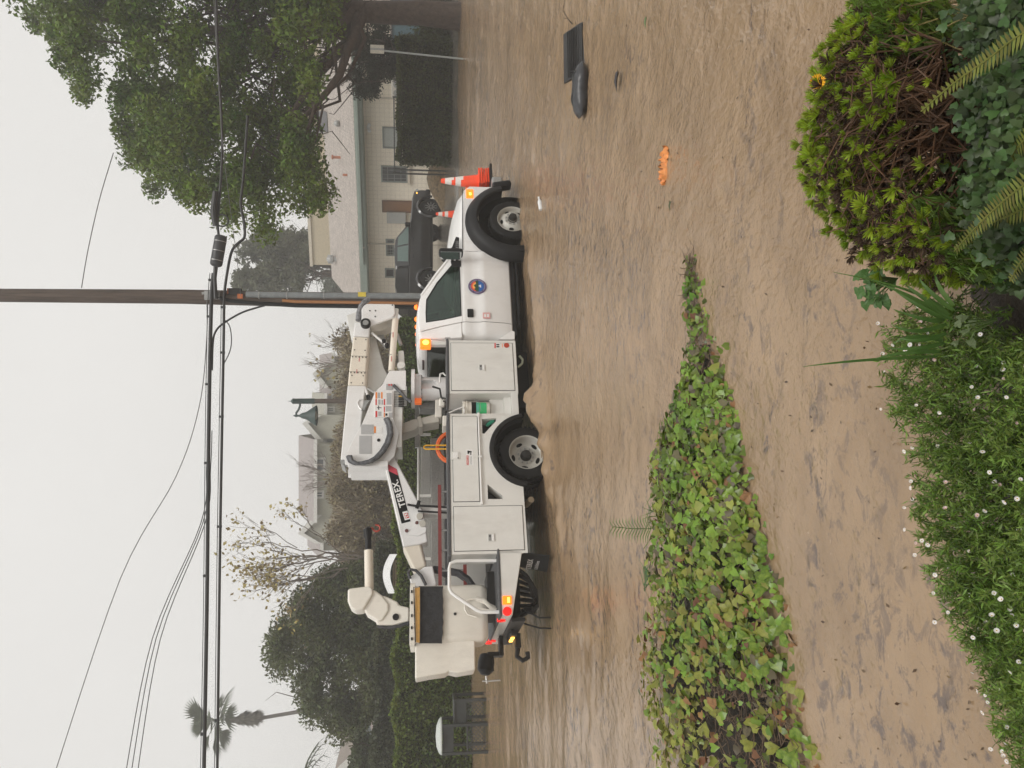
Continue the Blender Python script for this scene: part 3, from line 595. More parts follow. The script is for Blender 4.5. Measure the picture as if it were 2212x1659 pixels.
b = MB(); b.cyl(T(872,770,-.1), T(872,800,-.1), .012); b.cyl(T(858,722,.1), T(866,745,.1), .03); b.build('hydraulic_pipe', GREY, TR)
# bolts and seam bands on the insulator
b = MB(); 
for f in (.40,.72):
    A = T(763+(751-763)*f, 726+106*f, -.16); B = T(797-7*f, 728+105*f, -.16)
    b.bar(A+Vector((0,-.001,0)), B+Vector((0,-.001,0)), .002, .007, (0,1,0))
    for k in range(5):
        q = A.lerp(B, .1+.2*k); b.cyl(q+Vector((-.02,0,0)), q+Vector((-.02,-.008,0)), .011, n=8)
for f in (.06,.28,.80,.95):
    A = T(763+(751-763)*f, 726+106*f, -.16); B = T(797-7*f, 728+105*f, -.16)
    for k in (.18,.82): q = A.lerp(B, k); b.cyl(q, q+Vector((0,-.008,0)), .010, n=8)
b.build('insulator_bolts', DARK, TR)
for a, c_ in ((776,777),(770.5,802)): q = T(a, c_, -.163); MB().bb(q.x-.035,q.x+.035,-.1632,-.1612,q.z-.009,q.z+.007).build('red_marking', mat('faded_red', (.62,.25,.22), .5), TR)
for a, c_ in ((849,723),(845.5,775)): q = T(a, c_, -.276); MB().bb(q.x-.05,q.x+.05,-.277,-.275,q.z-.008,q.z+.008).build('red_marking', mat('faded_red', (.62,.25,.22), .5), TR)
# lift linkage on lower boom, loop
b = MB(); b.cyl(T(788,836,-.14), T(795,856,-.14), .022); b.build('boom_link', WHITE, TR); q = T(795.5,858.5,-.16); b = MB(); b.lathe([(.018,-.04),(.036,-.04),(.036,.03),(.018,.03)], q, (0,1,0), 14, close=True); b.build('link_eye', DARK, TR)
P([(786,865),(801,863),(793,873),(788,885),(780,888),(784,878)], -.17, .03, 'link_bracket', GREY, .005)
MB().tube(TP([(784,862),(776,863),(772,871),(776,880),(781,885)], -.18), .010, 6).build('lifting_loop', WHITE, TR)
# instruction panel and control levers
ip = P([(809,846),(848,844),(848,901),(809,901)], -.34, .03, 'control_panel', DECALW, .004)
b_ = [((811,847),(815,861),DECALO),((823,847),(826.5,861),DECALO),((811,862),(814,875),DECALR),((829,862),(832,875),DECALR),((829,878),(831.5,890),DECALR),((811,888),(815,901),DECALR),((829,891),(831.5,901),DECALO),((839.5,891),(847.5,900),DECALG),((816,848),(821,860),DECALG),((817,863),(822,874),DECALG),((824,864),(827.5,874),DECALG),((817,889),(824,899),DECALG),((833,877),(846,889),DECALG),((835,849),(846,874),DECALG),((832.5,893),(837,898),INK),((814,880),(824,881.5),INK),((817,876),(819,885),INK)]
for (a0,c0),(a1,c1),m in b_: MB().prism(TP([(a0,c1),(a1,c1),(a1,c0),(a0,c0)], -.3415), (0,.001,0)).build('panel_print', m, ip, 0)
P([(834,829),(848,829),(848,841),(834,841)], -.335, .02, 'switch_panel', DECALG, .004)
for a, c_ in ((839,831),(844,831)): MB().prism(TP([(a,c_+2.5),(a+3,c_+2.5),(a+3,c_-1.5),(a,c_-1.5)], -.337), (0,.001,0)).build('switch_mark', DECALR, TR, 0)
for k in range(8):
    dy = 852+k*3.6; b = MB(); b.cyl(T(849,dy,-.28), T(862,dy+.5,-.30), .006, n=6); l = b.build('control_lever', GREY, TR)
    MB().cyl(T(861,dy+.4,-.30), T(873,dy+.8,-.31), .011, n=8).build('lever_grip', mat('yellow_grip', (.75,.42,.03), .5) if k == 1 else BLACK, l)
HOSE = mat('hose_rubber', (.05,.05,.055), .55, var=.5, scale=40); SLEEVE = mat('clear_sleeve', (.085,.088,.095), .3, var=.8, scale=22)
for j, off in enumerate((-.05,0,.05)):
    MB().tube(TP([(850,832),(856,838),(866,848),(878,862),(888,868)], -.30-off*.5), .028, 8).build('hose', HOSE if j % 2 else SLEEVE, TR)
pth = [(753,985),(757,996),(768,1001),(783,1000.5),(800,996),(812,989),(826,974),(836,957),(842,938),(840,918),(834,904)]
for j, off in enumerate((-.03,.02,.06)): MB().tube(TP([(a+off*60, c) for a, c in pth], -.36-.03*j), .031, 8).build('hose', (SLEEVE,HOSE,SLEEVE)[j], TR)
for k in range(4): MB().tube(TP([(836,902),(841+k*1.5,912),(842+k*2,925),(840,940)], -.335), .012, 6).build('hose', HOSE, TR)
P([(780,917),(807,917),(807,938),(780,938)], -.326, .004, 'wire_mesh_guard', DECALG); P([(776,941),(803,941),(803,980),(776,980)], -.326, .004, 'serial_plate', DECALG)
P([(808,921),(826,921),(826,935),(808,935)], -.326, .004, 'caution_plate', DECALW); MB().prism(TP([(808,935),(812,935),(812,921),(808,921)], -.3285), (0,.001,0)).build('caution_stripe', DECALO, TR, 0)
c = T(818,951,-.32); MB().cyl((c.x,-.31,c.z),(c.x,-.332,c.z),.025,n=14).build('grommet', INK, TR)
P([(846,850),(862,850),(872,905),(862,965),(850,985),(838,975),(852,930),(852,900)], -.24, .10, 'lower_channel', BEIGE, .015)
# upper boom with name panel
ub = [(829,1000),(871,1181),(905,1176),(924,1170),(915,1105),(907.6,1091),(851,985),(840,985)]
P(ub, -.20, .30, 'upper_boom', WHITE, .02)
pn = P([(835,1001),(857,1013),(887,1126),(867.5,1131)], -.204, .003, 'name_panel', INK)
MB().prism(TP([(835,1001),(857,1013),(860,1027),(839,1017)], -.2055), (0,.001,0)).build('red_flash', mat('flash_red', (.55,.05,.08), .4), pn, 0)
def tmat(p, q, y, roll=0):                             # matrix for lettering that runs from pixel p to pixel q
    a, b = T(*p, y), T(*q, y); ex = (b-a).normalized(); ey = Vector((0,-1,0)).cross(ex); 
    M = Matrix((ex, ey, ex.cross(ey))).transposed().to_4x4(); M.translation = (a+b)/2; return M
text('name_lettering', 'TEREX.', DECALW, pn, .132, tmat((872,1099),(852,1033), -.2065), bold=.0035)
lg = MB().prism(TP([(874.5,1124),(886,1121),(880,1103),(869,1106)], -.2062), (0,.001,0)).build('logo', DECALW, pn, 0)
MB().prism(TP([(876,1120.5),(884,1118.3),(880,1107),(872,1109.5)], -.2075), (0,.001,0)).build('logo_mark', DECALR, lg, 0)
text('logo_lettering', 'TX', DECALW, lg, .055, tmat((879.5,1117),(876.5,1110), -.209), bold=.003)
b = MB()
for a, c_, r in ((907,1116,.052),(913,1132,.052)): q = T(a, c_, -.2); b.cyl((q.x,-.2,q.z),(q.x,-.235,q.z),r,n=20)
b.build('wear_pad', BEIGE, TR, bevel=.006)
b = MB()
for a, c_ in ((900.5,1130),(878.5,1147)): q = T(a, c_, -.2); b.cyl((q.x,-.2,q.z),(q.x,-.225,q.z),.026,n=10)
b.build('pad_bolt', mat('rusty_bolt', (.14,.05,.045), .6), TR)
P([(876,1155),(892,1140),(903,1124),(921,1140),(920,1150),(903,1158)], -.215, .02, 'collar_plate', WHITE, .006)
P([(868,1180),(909,1168),(923,1222),(896,1240)], -.165, .24, 'tip_boom', CREAM, .05)
b = MB(); b.bar(T(880,1090,-.24), T(905,1094,-.24), .02, .05, (0,1,0)); b.bar(T(900,1098,-.24), T(906,1082,-.24), .05, .03, (0,1,0)); b.bar(T(905,1092,-.24), T(967,1096,-.3), .02, .05, (0,1,0)); b.bar(T(903,1104,-.24), T(967,1108,-.3), .02, .03, (0,1,0)); b.build('tie_down_strap', BLACK, TR)
P([(900,1095),(967,1092),(967,1110),(905,1112)], -.12, .25, 'boom_saddle', BODYW, .01)
# platform bracket, basket, jib
P([(884,1246),(900,1236),(917,1224),(935,1222),(944,1262),(934,1270),(890,1270)], -.20, .3, 'platform_bracket', WHITE, .02)
MB().tube(TP([(886,1250),(882,1238),(886,1230),(898,1232),(910,1244),(920,1264)], -.24), .022, 8).build('hose', HOSE, TR)
MB().tube(TP([(935,1230),(950,1232),(962,1240),(975,1235),(990,1238),(1010,1252),(1024,1272)], [-.1,-.1,-.2,-.3,-.3,-.3,-.3]), .055, 10).build('hose', HOSE, TR)
BX0, BX1 = T(900,1389,-.62).x, T(900,1264,-.62).x
def bsec(z, k): 
    r = .07; x0, x1, y0, y1 = BX0+k, BX1-k, -.62+k, .0-k; pts = []
    for cx_, cy_, a0 in ((x1-r,y1-r,0),(x0+r,y1-r,90),(x0+r,y0+r,180),(x1-r,y0+r,270)):
        for q in range(5): a = R(a0+q*22.5); pts.append(Vector((cx_+r*math.cos(a), cy_+r*math.sin(a), z)))
    return pts
zb, zt = T(1054,1330,-.62).z, T(893,1330,-.62).z
b = MB(); b.loft([bsec(zb,.05), bsec(zb+.05,.01), bsec(zb+.1,0), bsec(zt,0)], caps=False); b.add(bsec(zb,.05), [tuple(range(20))]); b.add(bsec(zb+.12,.012), [tuple(range(20))]); b.loft([bsec(zb+.12,.014), bsec(zt,.014)], caps=False)
bk = b.build('basket', PLASTW, TR, 50)
b = MB(); b.loft([bsec(zt-.02,-.035), bsec(zt+.045,-.035), bsec(zt+.05,.0), bsec(zt+.0,.03), bsec(zt-.02,.0)], caps=False); b.build('basket_lip', PLASTW, bk, 30)
yb = -.64
def bk_quad(pts, y, t, m, name, par, bevel=0): return MB().prism(TP(pts, y), (0,t,0)).build(name, m, par, 30, bevel)
APR = mat('black_canvas', (.016,.016,.018), .7, var=.5, scale=14, bump=.9, bscale=12)
ap = MB(); g = []                                       # canvas apron with folds
for i in range(9):
    row = []
    for j in range(25):
        q = T(905+i*6.4+(5*float(vnoise(np.array([j*.45]), np.array([.3]), 7)[0]) if i == 8 else 0), 1390-j*5.15, -.66); q.y = -.652-.014*(float(vnoise(np.array([j*.33+i*.12]), np.array([i*.5]), 5)[0])+.5)-.02*float(vnoise(np.array([j*.9]), np.array([i*.35]), 6)[0])-.01*(i/8); row.append(q)
    g.append(row)
ap.loft(g, closed=False, caps=False); apr = ap.build('canvas_apron', APR, bk, 60)
bk_quad([(899,1387),(907,1388),(908,1268),(896,1270)], -.69, .03, mat('tan_canvas', (.55,.30,.075), .6, var=.15, scale=14, bump=.4), 'tool_pocket', bk, .008)
MB().tube(TP([(908,1388),(909,1330),(908,1268)], -.70), .008, 6).build('pocket_piping', BLACK, bk)
MB().tube([T(897,1387,-.705), T(895.5,1330,-.705), T(894,1268,-.705)], .008, 6).build('pocket_piping', BLACK, bk)
for dy in (1278,1302,1330,1356,1380): q = T(889.5, dy, -.66); MB().bar(q+Vector((-.018,0,.0)), q+Vector((.018,0,0)), .03, .022).build('lip_hook', DARK, bk)
MB().cyl(T(983,1326,-.622), T(983,1326,-.63), .022, n=6).build('patch', DARK, bk)
MB().tube(TP([(1032,1293),(1010,1295),(1004,1303),(1004,1316),(1010,1327),(1030,1333)], -.66), .012, 6).build('basket_step', PLASTW, bk)
# hanging tool tray with dent
x0, x1 = T(960,1459,-.45).x, T(960,1384,-.62).x
tz0, tz1 = T(1026,1400,-.5).z, T(897,1400,-.5).z
b = MB(); b.loft([[Vector((x1,-.58,z0)),Vector((x1,-.02,z0)),Vector((x0+sk,.0,z0)),Vector((x0+sk,-.46,z0))] for z0, sk in ((tz0,.05),(tz0+.25,.02),(tz0+.36,.05),(tz0+.40,.02),(tz1-.2,0),(tz1,-.03))]); b.build('tool_tray', PLASTW, TR, bevel=.02)
b = MB(); b.box(T(890,1382,-.4), (.12,.2,.08)); b.tube(TP([(886,1378),(888,1386),(898,1392)], -.5), .03, 8); b.build('tray_clamp', DARK, TR, bevel=.01)
up = [(751,1271),(798,1265),(806,1271),(806,1283),(789,1312),(785,1318),(766,1319.5),(756,1312),(750.5,1298)]
P(up, -.52, .30, 'jib_head', PLASTW, .045)
P([(806,1272),(826,1286),(839.5,1304),(840,1319.5),(826,1341),(816.7,1342),(792,1327),(784,1313),(795,1285)], -.48, .26, 'jib_knuckle', PLASTW, .04)
P([(828,1285),(859,1299.7),(862,1307),(884,1312),(884,1341),(847,1350),(815,1350),(810.6,1341),(824,1320)], -.45, .22, 'jib_mount', PLASTW, .03)
c = T(855,1333,-.45); b = MB(); b.lathe([(.02,-.0),(.045,.0),(.045,.02),(.02,.02)], (c.x,-.45,c.z), (0,-1,0), 16, close=True); b.cyl((c.x,-.45,c.z),(c.x,-.455,c.z),.025); b.build('mount_hole', DARK, TR)
MB().tube(TP([(815,1352),(835,1355),(860,1353),(884,1345)], -.40), .022, 8).build('hose', HOSE, TR)
MB().cyl(T(797.5,1272,-.40), T(796.3,1189,-.40), .062, n=20).build('jib_pole', CREAM, TR, 40)
b = MB(); b.tube([T(796.2,1190,-.40), T(795,1162,-.40), T(794.6,1158,-.40), T(794,1143,-.40), T(793,1141,-.40)], [.046,.046,.058,.06,.045], 16); b.build('jib_tip', BLACK, TR, 40)
b = MB(); hk = []
for t in np.linspace(0, 1.6*math.pi, 12): hk.append(T(813+9*-math.cos(t)*.9, 1141+7*math.sin(t), -.40))
b.tube([T(800,1141,-.40)]+hk, .014, 6); b.build('jib_hook', mat('hook_red', (.40,.05,.025), .5), TR)
# --- tail shelf
tb = P([(1079,1186),(1128,1190),(1107.5,1329),(1084,1329)], -HW, 2*HW, 'tail_shelf', BODYW, .01)
XS0, XS1 = T(1080,1188,-HW).x, T(1084,1329,-HW).x
MB().bb(XS1-.01, XS0+.02, -HW-.012, HW+.012, T(1079,1188,-HW).z+.002, T(1079,1188,-HW).z+.035).build('shelf_cap', CAPG, TR, bevel=.008)
zc = T(1079,1188,-HW).z+.035
def lightbox(px, py, w, h, m, hot, nm):
    c = T(px, py, -HW); o = MB().bb(c.x-w, c.x+w, -HW-.025, -HW+.01, c.z-h, c.z+h).build(nm, m, TR, bevel=.008)
    MB().bb(c.x-w*.6, c.x+w*.6, -HW-.027, -HW-.024, c.z-h*.25-.02, c.z+h*.25-.02).build('bulb', hot, o)
lightbox(1095, 1297, .055, .06, AMBER, AMBERHOT, 'side_marker')
c = T(1095.5,1321,-HW); MB().cyl((c.x,-HW-.02,c.z),(c.x,-HW,c.z),.058,n=24).build('tail_lamp', REDLIT, TR)
rx = XS1-.0
for y_ in (-.85,.85): MB().cyl((rx-.02,y_,.86),(rx+.02,y_,.86),.058,n=20).build('tail_lamp', REDLIT, TR)
MB().cyl((rx-.02,1.05,.90),(rx+.02,1.05,.90),.05,n=20).build('tail_lamp', REDLIT, TR)
b = MB(); b.bb(rx-.05,rx,-1.0,1.0,.55,.74); b.build('rear_bumper', DARK, TR, bevel=.01)
b = MB(); b.bb(rx-.12,rx-.05,-.35,.35,.60,.68); b.build('light_bar', DARK, TR)
for y_ in (-.12,.10): MB().bb(rx-.14,rx-.118,y_-.06,y_+.06,.62,.67).build('running_light', AMBERHOT, TR, bevel=.005)
b = MB(); b.bb(rx-.25,rx-.05,-.08,.08,.52,.60); b.tube([(rx-.25,0,.56),(rx-.36,0,.58),(rx-.42,0,.50),(rx-.38,0,.42),(rx-.30,0,.43)], .035, 10); b.build('pintle_hook', DARK, TR, bevel=.01)
b = MB(); b.bb(rx-.30,rx-.02,.28,.52,.74,.80); b.bb(rx-.30,rx-.24,.30,.50,.80,.98); b.build('vice_mount', DARK, TR, bevel=.01)
b = MB(); b.box((rx-.38,.40,.97), (.26,.16,.16)); b.lathe([(0,-.16),(.10,-.16),(.12,-.06),(.12,.06),(.06,.13),(0,.13)], (rx-.42,.40,1.0), (-1,0,.15), 14); b.build('bench_vice', BLACK, TR, bevel=.015)
b = MB(); b.cyl((rx-.56,.40,1.0),(rx-.66,.40,.99),.018); b.cyl((rx-.63,.40,1.06),(rx-.63,.36,.80),.010); b.build('vice_handle', mat('bright_steel', (.55,.54,.52), .3, metal=.9), TR)
b = MB(); b.box((rx-.36,.31,.98), (.15,.004,.05)); b.build('vice_plate', DECALR, TR)
# under-tail hoses and chains
b = MB()
for k in range(7): b.tube([(-5.9-.08*k,-.9+.05*k,.66),(-6.05-.07*k,-.95,.50-.02*k),(-6.25-.05*k,-.92,.38+.01*k),(-6.45,-.85+.04*k,.36+.03*k),(-6.55,-.7,.58)], .028, 6)
b.tube([(-6.5,-.9,.55),(-6.62,-.95,.36),(-6.62,-.95,.20)], .012, 5); b.tube([(-6.6,-.5,.55),(-6.68,-.5,.30),(-6.69,-.5,.12)], .012, 5); b.build('hanging_hoses', DARK, TR)
MB().bb(-6.55,-5.9,-.95,1.0,.60,.66).build('underbody', INK, TR)
# hand rail and basket rest on the shelf
MB().tube(TP([(1072,1211),(1020,1211),(985,1212),(973,1217),(970.5,1228),(970.5,1270),(975,1280),(985,1288),(1030,1318),(1040,1322),(1055,1322.5),(1078,1322)], -1.10), .023, 10).build('hand_rail', DECALW, TR)
b = MB(); b.bar(T(1030,1315,-.9), T(1075,1322,-.9), .05, .03); b.tube(TP([(1028,1293),(1045,1296),(1060,1312),(1072,1318)], -.8), .03, 8); b.tube(TP([(1030,1296),(1050,1303),(1070,1312)], -.75), .02, 8); b.build('basket_tether', PLASTW, TR)
b = MB(); b.bb(-6.5,-5.9,-.6,.0,zc,zc+.10); b.build('basket_rest', DARK, TR)
for s in (-1, 1):
    fl_ = MB(); c0 = T(1128,1196,-HW)
    fl_.add([(c0.x+.05,s*HW,.56),(c0.x-.02,s*.6,.56),(c0.x-.12,s*.62,.16),(c0.x-.06,s*(HW+.03),.17)], [(0,1,2,3)])
    f_ = MB().prism([(c0.x+.02,s*(HW-.02),.60),(c0.x-.03,s*.62,.60),(c0.x-.12,s*.60,.16),(c0.x-.05,s*(HW+.04),.20)], (.012,0,0)).build('mud_flap', RUBBER, TR)
q0, q1 = T(1152,1224,-.9), T(1152,1196,-.9)
fm = Matrix(((0.10,-.995,0,0),(0,0,1,0),(0,0,0,1))) if False else None
xF = T(1128,1196,-HW).x
M = Matrix.Translation((xF-.085,-.93,.44)) @ Matrix(((.18,.15,-.97,0),(-.98,.03,-.18,0),(0,.99,.15,0),(0,0,0,1)))
text('flap_lettering', 'TEREX', DECALW, TR, .10, M, bold=.003)
text('flap_lettering', 'Utilities', DECALW, TR, .075, M @ Matrix.Translation((0,-.10,0)))
MB().cyl((-4.98,-.75,.42),(-5.0,-1.05,.38),.045,n=14).build('exhaust_pipe', mat('exhaust_steel', (.45,.38,.28), .4, metal=.6), TR)
MB().tube(TP([(1119,793),(1124,789),(1128,785),(1129,777),(1122,769)], -1.1), .018, 6).build('hanging_strap', mat('strap_green', (.33,.36,.27), .7), TR)
b = MB(); b.tube(TP([(934,835),(950,840),(953,858),(957,862)], -.5), .016, 6); b.tube(TP([(957,860),(975,862),(985,868),(982,876),(968,872),(957,866)], -.5), .010, 6); b.build('work_light_cable', BLACK, TR)
P([(948,858),(962,858),(962,876),(948,876)], -.45, .1, 'nozzle', PLASTW, .03)
c = T(904, 867, -.1); MB().bb(c.x-.045,c.x+.045,-.13,-.05,c.z-.05,c.z+.06).build('side_marker', mat('dim_orange', (.85,.16,.02), .3, emit=.35, var=0), TR, bevel=.01)
# hi-vis jacket seen in the cab's rear window
b = MB(); b.loft([[Vector((-2.13,-.15+w*math.cos(t),z)) + Vector((.05*math.sin(t),0,0)) for t in np.linspace(0, 2*math.pi, 13)[:-1]] for z, w in ((1.36,.05),(1.5,.14),(1.68,.22),(1.82,.2),(1.86,.05))]); b.build('hanging_jacket', mat('faded_red_cloth', (.35,.10,.06), .8, var=.2), TR)
# ---------------------------------------------------------------- loose things carried on the truck (things of their own)
def tw(v): return Vector((TX+v[0]*CT-v[1]*ST, TY+v[0]*ST+v[1]*CT, v[2]))
pl = thing('pail', 'white plastic pail with black and green label on the truck side step', 'pail', tw((-3.545,-.93,.918)), TYAW)
b = MB(); b.lathe([(0,0),(.125,0),(.13,.01),(.145,.33),(.155,.335),(.155,.35),(.145,.352),(.145,.37),(.152,.372),(.152,.40),(.148,.405),(.138,.405),(.12,.02),(0,.015)], (0,0,0), (0,0,1), 28); b.build('bucket_shell', PLASTW, pl, 40)
def lab(z0, z1, m, nm, a0=-180, a1=-50, r0=.1335, e=.0014):
    b = MB(); b.lathe([(r0+(z0)*.045+e,z0),(r0+(z1)*.045+e,z1)], (0,0,0), (0,0,1), 14, R(a0), R(a1)); return b.build(nm, m, pl, 40)
lab(.05,.165,mat('label_green', (.05,.50,.16), .4, col2=(.06,.60,.25)),'green_label'); lab(.165,.205,mat('label_mint', (.12,.48,.36), .4),'mint_label'); lab(.205,.275,INK,'black_label')
b = MB(); b.tube([(-.155,0,.34),(-.15,-.10,.22),(-.06,-.165,.14),(.06,-.165,.15),(.15,-.10,.24),(.155,0,.34)], .004, 5); b.build('wire_bail', GREY, pl)
c = thing('hose_coil', 'orange hose coiled and stood on edge in the truck bed', 'hose', tw((T(978,967,-.5).x,-.5,0)), TYAW)
zc_ = T(980,967,-.5).z
b = MB()
for k in range(4): b.lathe([(.235+.022*(k%2)+.02*math.cos(t), -.03+.035*(k//2)+.02*math.sin(t)) for t in np.linspace(0, 2*math.pi, 9)[:-1]], (0,0,zc_), (0,1,0), 36, close=True)
b.build('coil', mat('orange_hose', (.75,.13,.02), .4), c, 60)
b = MB()
for a in (-40,10,60,120): b.lathe([(.035+.006*math.cos(t), .006*math.sin(t)) for t in np.linspace(0, 2*math.pi, 6)[:-1]], (.245*math.sin(R(a)),0,zc_+.245*math.cos(R(a))), (math.cos(R(a)),0,-math.sin(R(a))), 10, close=True)
b.build('tie', mat('tie_tan', (.65,.42,.2), .6), c)
c = thing('hand_winch', 'yellow painted steel handle standing beside the orange hose coil', 'tool', tw((T(940,966,-.62).x,-.62,0)), TYAW)
z0, z1 = 1.50, T(916,966,-.62).z
b = MB(); b.tube([(-.03,0,z0),(-.03,0,z1-.03),(-.015,0,z1),(.015,0,z1),(.03,0,z1-.03),(.03,0,z0)], .012, 8); YEL = mat('yellow_paint', (.80,.42,.02), .4); b.build('handle', YEL, c)
b = MB(); b.box((-.02,.02,z0+.02), (.14,.1,.1)); b.build('handle_base', YEL, c, bevel=.01)
c = thing('ladder', 'red fibreglass ladder lying on its edge along the truck bed', 'ladder', tw((-5.6,-.30,0)), TYAW)
zl = T(950,1150,-.30).z
for z in (zl, zl-.36): MB().bb(-1.25,1.1,-.03,.03,z-.025,z+.025).build('ladder_rail', mat('red_fibreglass', (.22,.035,.03), .5), c)
for k in range(8): MB().cyl((-1.1+.3*k,0,zl-.36),(-1.1+.3*k,0,zl),.016,n=8).build('rung', GREY, c)
c = thing('green_bottle', 'green plastic bottle lying in the triangular recess of the truck body', 'bottle', tw((0,0,0)), TYAW)
p0, p1 = T(1066,908,-1.10), T(1050,920,-1.10); b = MB(); b.tube([p0, p0.lerp(p1,.8), p1], [.03,.03,.02], 12); b.build('bottle_body', mat('green_plastic', (.01,.22,.13), .35), c); MB().cyl(p0, p0+(p0-p1)*.25, .045, n=14).build('bottle_cap', DARK, c)
# traffic cones: a nested stack on the front bumper, one behind the hood
def cone_parts(root, zoff=0, full=True):
    b = MB(); b.box((0,0,.018), (.36,.36,.03)); b.build('cone_base', ORANGE, root, bevel=.006)
    pr = [(.135,.03),(.13,.045),(.042,.70),(.036,.715),(.026,.715),(.026,.70)]
    MB().lathe(pr, (0,0,0), (0,0,1), 24).build('cone_body', ORANGE, root, 40)
    def rad(z): return .13+(z-.045)*(.042-.13)/.655
    for z0, z1 in ((.35,.45),(.52,.64)): MB().lathe([(rad(z0)+.002,z0),(rad(z1)+.002,z1)], (0,0,0), (0,0,1), 24).build('reflective_band', REFL, root, 40)
cb = T(1056, 393, -.55); zb0 = cb.z; loc = tw((cb.x, -.55, zb0))
lbs = ['bottom orange traffic cone of the stack on the white truck front bumper','second lowest orange cone of the stack on the truck bumper','middle orange cone of the five stacked on the truck bumper','second highest orange cone of the stack on the truck bumper','topmost orange cone with white bands on the truck bumper stack']
for k in range(5):
    c = thing('traffic_cone', lbs[k], 'traffic cone', (loc.x+rng.uniform(-.012,.012), loc.y+rng.uniform(-.012,.012), zb0+.042*k), TYAW+rng.uniform(-.12,.12), 'cones stacked on the truck bumper'); cone_parts(c)
MB().bb(cb.x-.24,cb.x+.22,-.80,-.30,zb0-.05,zb0).build('bumper_shelf', DARK, TR, bevel=.01)
MB().bb(cb.x-.20,cb.x-.02,-.65,-.45,.5,zb0-.05).build('shelf_bracket', DARK, TR)
p = at(941, 462, 23.0); c = thing('traffic_cone', 'orange and white traffic cone on the wet lot behind the truck hood', 'traffic cone', (p.x, 23.0, p.z-.72)); cone_parts(c)
# ================================================================ the place behind the truck
def LP(dx, dy, yl, fr):                               # pixel -> local point on plane y = yl of a frame (x, y, yaw)
    fx, fy, fa = fr; c, s = math.cos(fa), math.sin(fa); r = ray(dx, dy)
    oy = fx*s-fy*c; ox = -fx*c-fy*s; d0, d1 = r.x*c+r.y*s, -r.x*s+r.y*c; t = (yl-oy)/d1
    return Vector((ox+t*d0, yl, CAMH+t*r.z))
def zg(x, y): return float(gz(np.array([float(x)]), np.array([float(y)]))[0])
# --- utility pole
WOOD = mat('pole_wood', (.085,.060,.045), .65, var=.4, scale=4, bump=.7, bscale=25)
m = WOOD.node_tree
for n in [n for n in m.nodes if n.type == 'TEX_NOISE']:
    mp = m.nodes.new('ShaderNodeMapping'); mp.inputs['Scale'].default_value = (6, 6, .35); l = n.inputs['Vector'].links[0]; fs = l.from_socket; m.links.new(fs, mp.inputs['Vector']); m.links.new(mp.outputs[0], n.inputs['Vector'])
PY = 17.6
pb = at(900, 650, PY); ptop = at(-120, 636, PY)
PO = thing('utility_pole', 'weathered wooden utility pole with grey conduit behind the white truck cab', 'utility pole', (pb.x, PY, .3))
def pl_(dx, dy, off=0): q = at(dx, dy, PY+off); return Vector((q.x-pb.x, off, q.z-.3))
b = MB(); b.tube([(0,0,0), pl_(700,648), pl_(400,641), pl_(-130,637)], [.185,.175,.158,.14], 20); b.build('pole_shaft', WOOD, PO, 50)
CONDUIT = mat('grey_conduit', (.20,.215,.22), .45, var=.15, dirt=.2)
b = MB(); b.tube([pl_(950,640,-.20), pl_(700,638.5,-.19), pl_(532,636,-.17)], .068, 12); b.build('conduit', CONDUIT, PO, 50)
b = MB(); b.tube([pl_(950,656,-.18), pl_(640,651.5,-.17), pl_(610,649,-.16)], .035, 8); b.build('moulding_strip', mat('orange_strip', (.36,.16,.06), .6), PO, 50)
b = MB(); b.tube([pl_(950,664,-.12), pl_(640,660,-.12), pl_(560,655,-.12), pl_(500,650,-.14), pl_(460,640,-.16)], .045, 8); b.build('riser_cable', BLACK, PO, 50)
b = MB()
for dx in (560,620,700,790): b.lathe([(.075,-.012),(.082,-.012),(.082,.012),(.075,.012)], pl_(dx,638,-.185), (0,0,1), 12, close=True)
b.build('conduit_strap', GREY, PO)
b = MB(); b.box(pl_(508,630,-.12), (.14,.14,.26)); b.build('terminal_box', DARK, PO, bevel=.01)
b = MB(); b.box(pl_(494,629,-.12), (.12,.10,.05)); b.box(pl_(519,640,-.19), (.10,.05,.11)); b.build('orange_tag', mat('faded_orange', (.45,.12,.03), .6), PO)
b = MB(); b.box(pl_(782,636,-.26), (.10,.02,.17)); b.build('yellow_tag', mat('tag_yellow', (.65,.50,.05), .5), PO)
b = MB(); b.bar(pl_(436,634,-.17), pl_(450,631,-.17), .03, .05); b.box(pl_(448,638,-.18), (.2,.06,.12)); b.box(pl_(470,638,-.17), (.18,.05,.1)); b.build('strand_clamp', GREY, PO)
# --- cables
CABLE = mat('cable_black', (.014,.014,.015), .5, var=.2)
def cable(pts, r, label, n=6, m=CABLE, name='overhead_cable', Y=17.35, group=None, lash=0):
    P_ = [at(a, c, Y if len(q) == 0 else q[0]) for a, c, *q in pts]
    # smooth through the points
    out = []
    for i in range(len(P_)-1):
        p0, p1, p2, p3 = P_[max(i-1,0)], P_[i], P_[i+1], P_[min(i+2,len(P_)-1)]
        for k in range(6):
            t = k/6; out.append(.5*((2*p1)+(p2-p0)*t+(2*p0-5*p1+4*p2-p3)*t*t+(3*p1-p0-3*p2+p3)*t**3))
    out.append(P_[-1]); base = out[0].copy()
    b = MB(); b.tube([q-base for q in out], r, n)
    if lash:                                           # strand with clips above the bundle
        b.tube([q-base+Vector((0,0,r+.03)) for q in out], .008, 4)
        for q in out[2::5]: b.box(q-base+Vector((0,0,r*.6)), (.05,r*1.5,r*1.6+.05))
    o = b.build(name, m, None, 60); o.location = base; return tag(o, label, 'cable', group)
cable([(440,1690),(447,1300),(450,1000),(453,800),(457,640),(461,590)], .042, 'thick black lashed cable, upper of the two thick ones left of the pole', 8, lash=1)
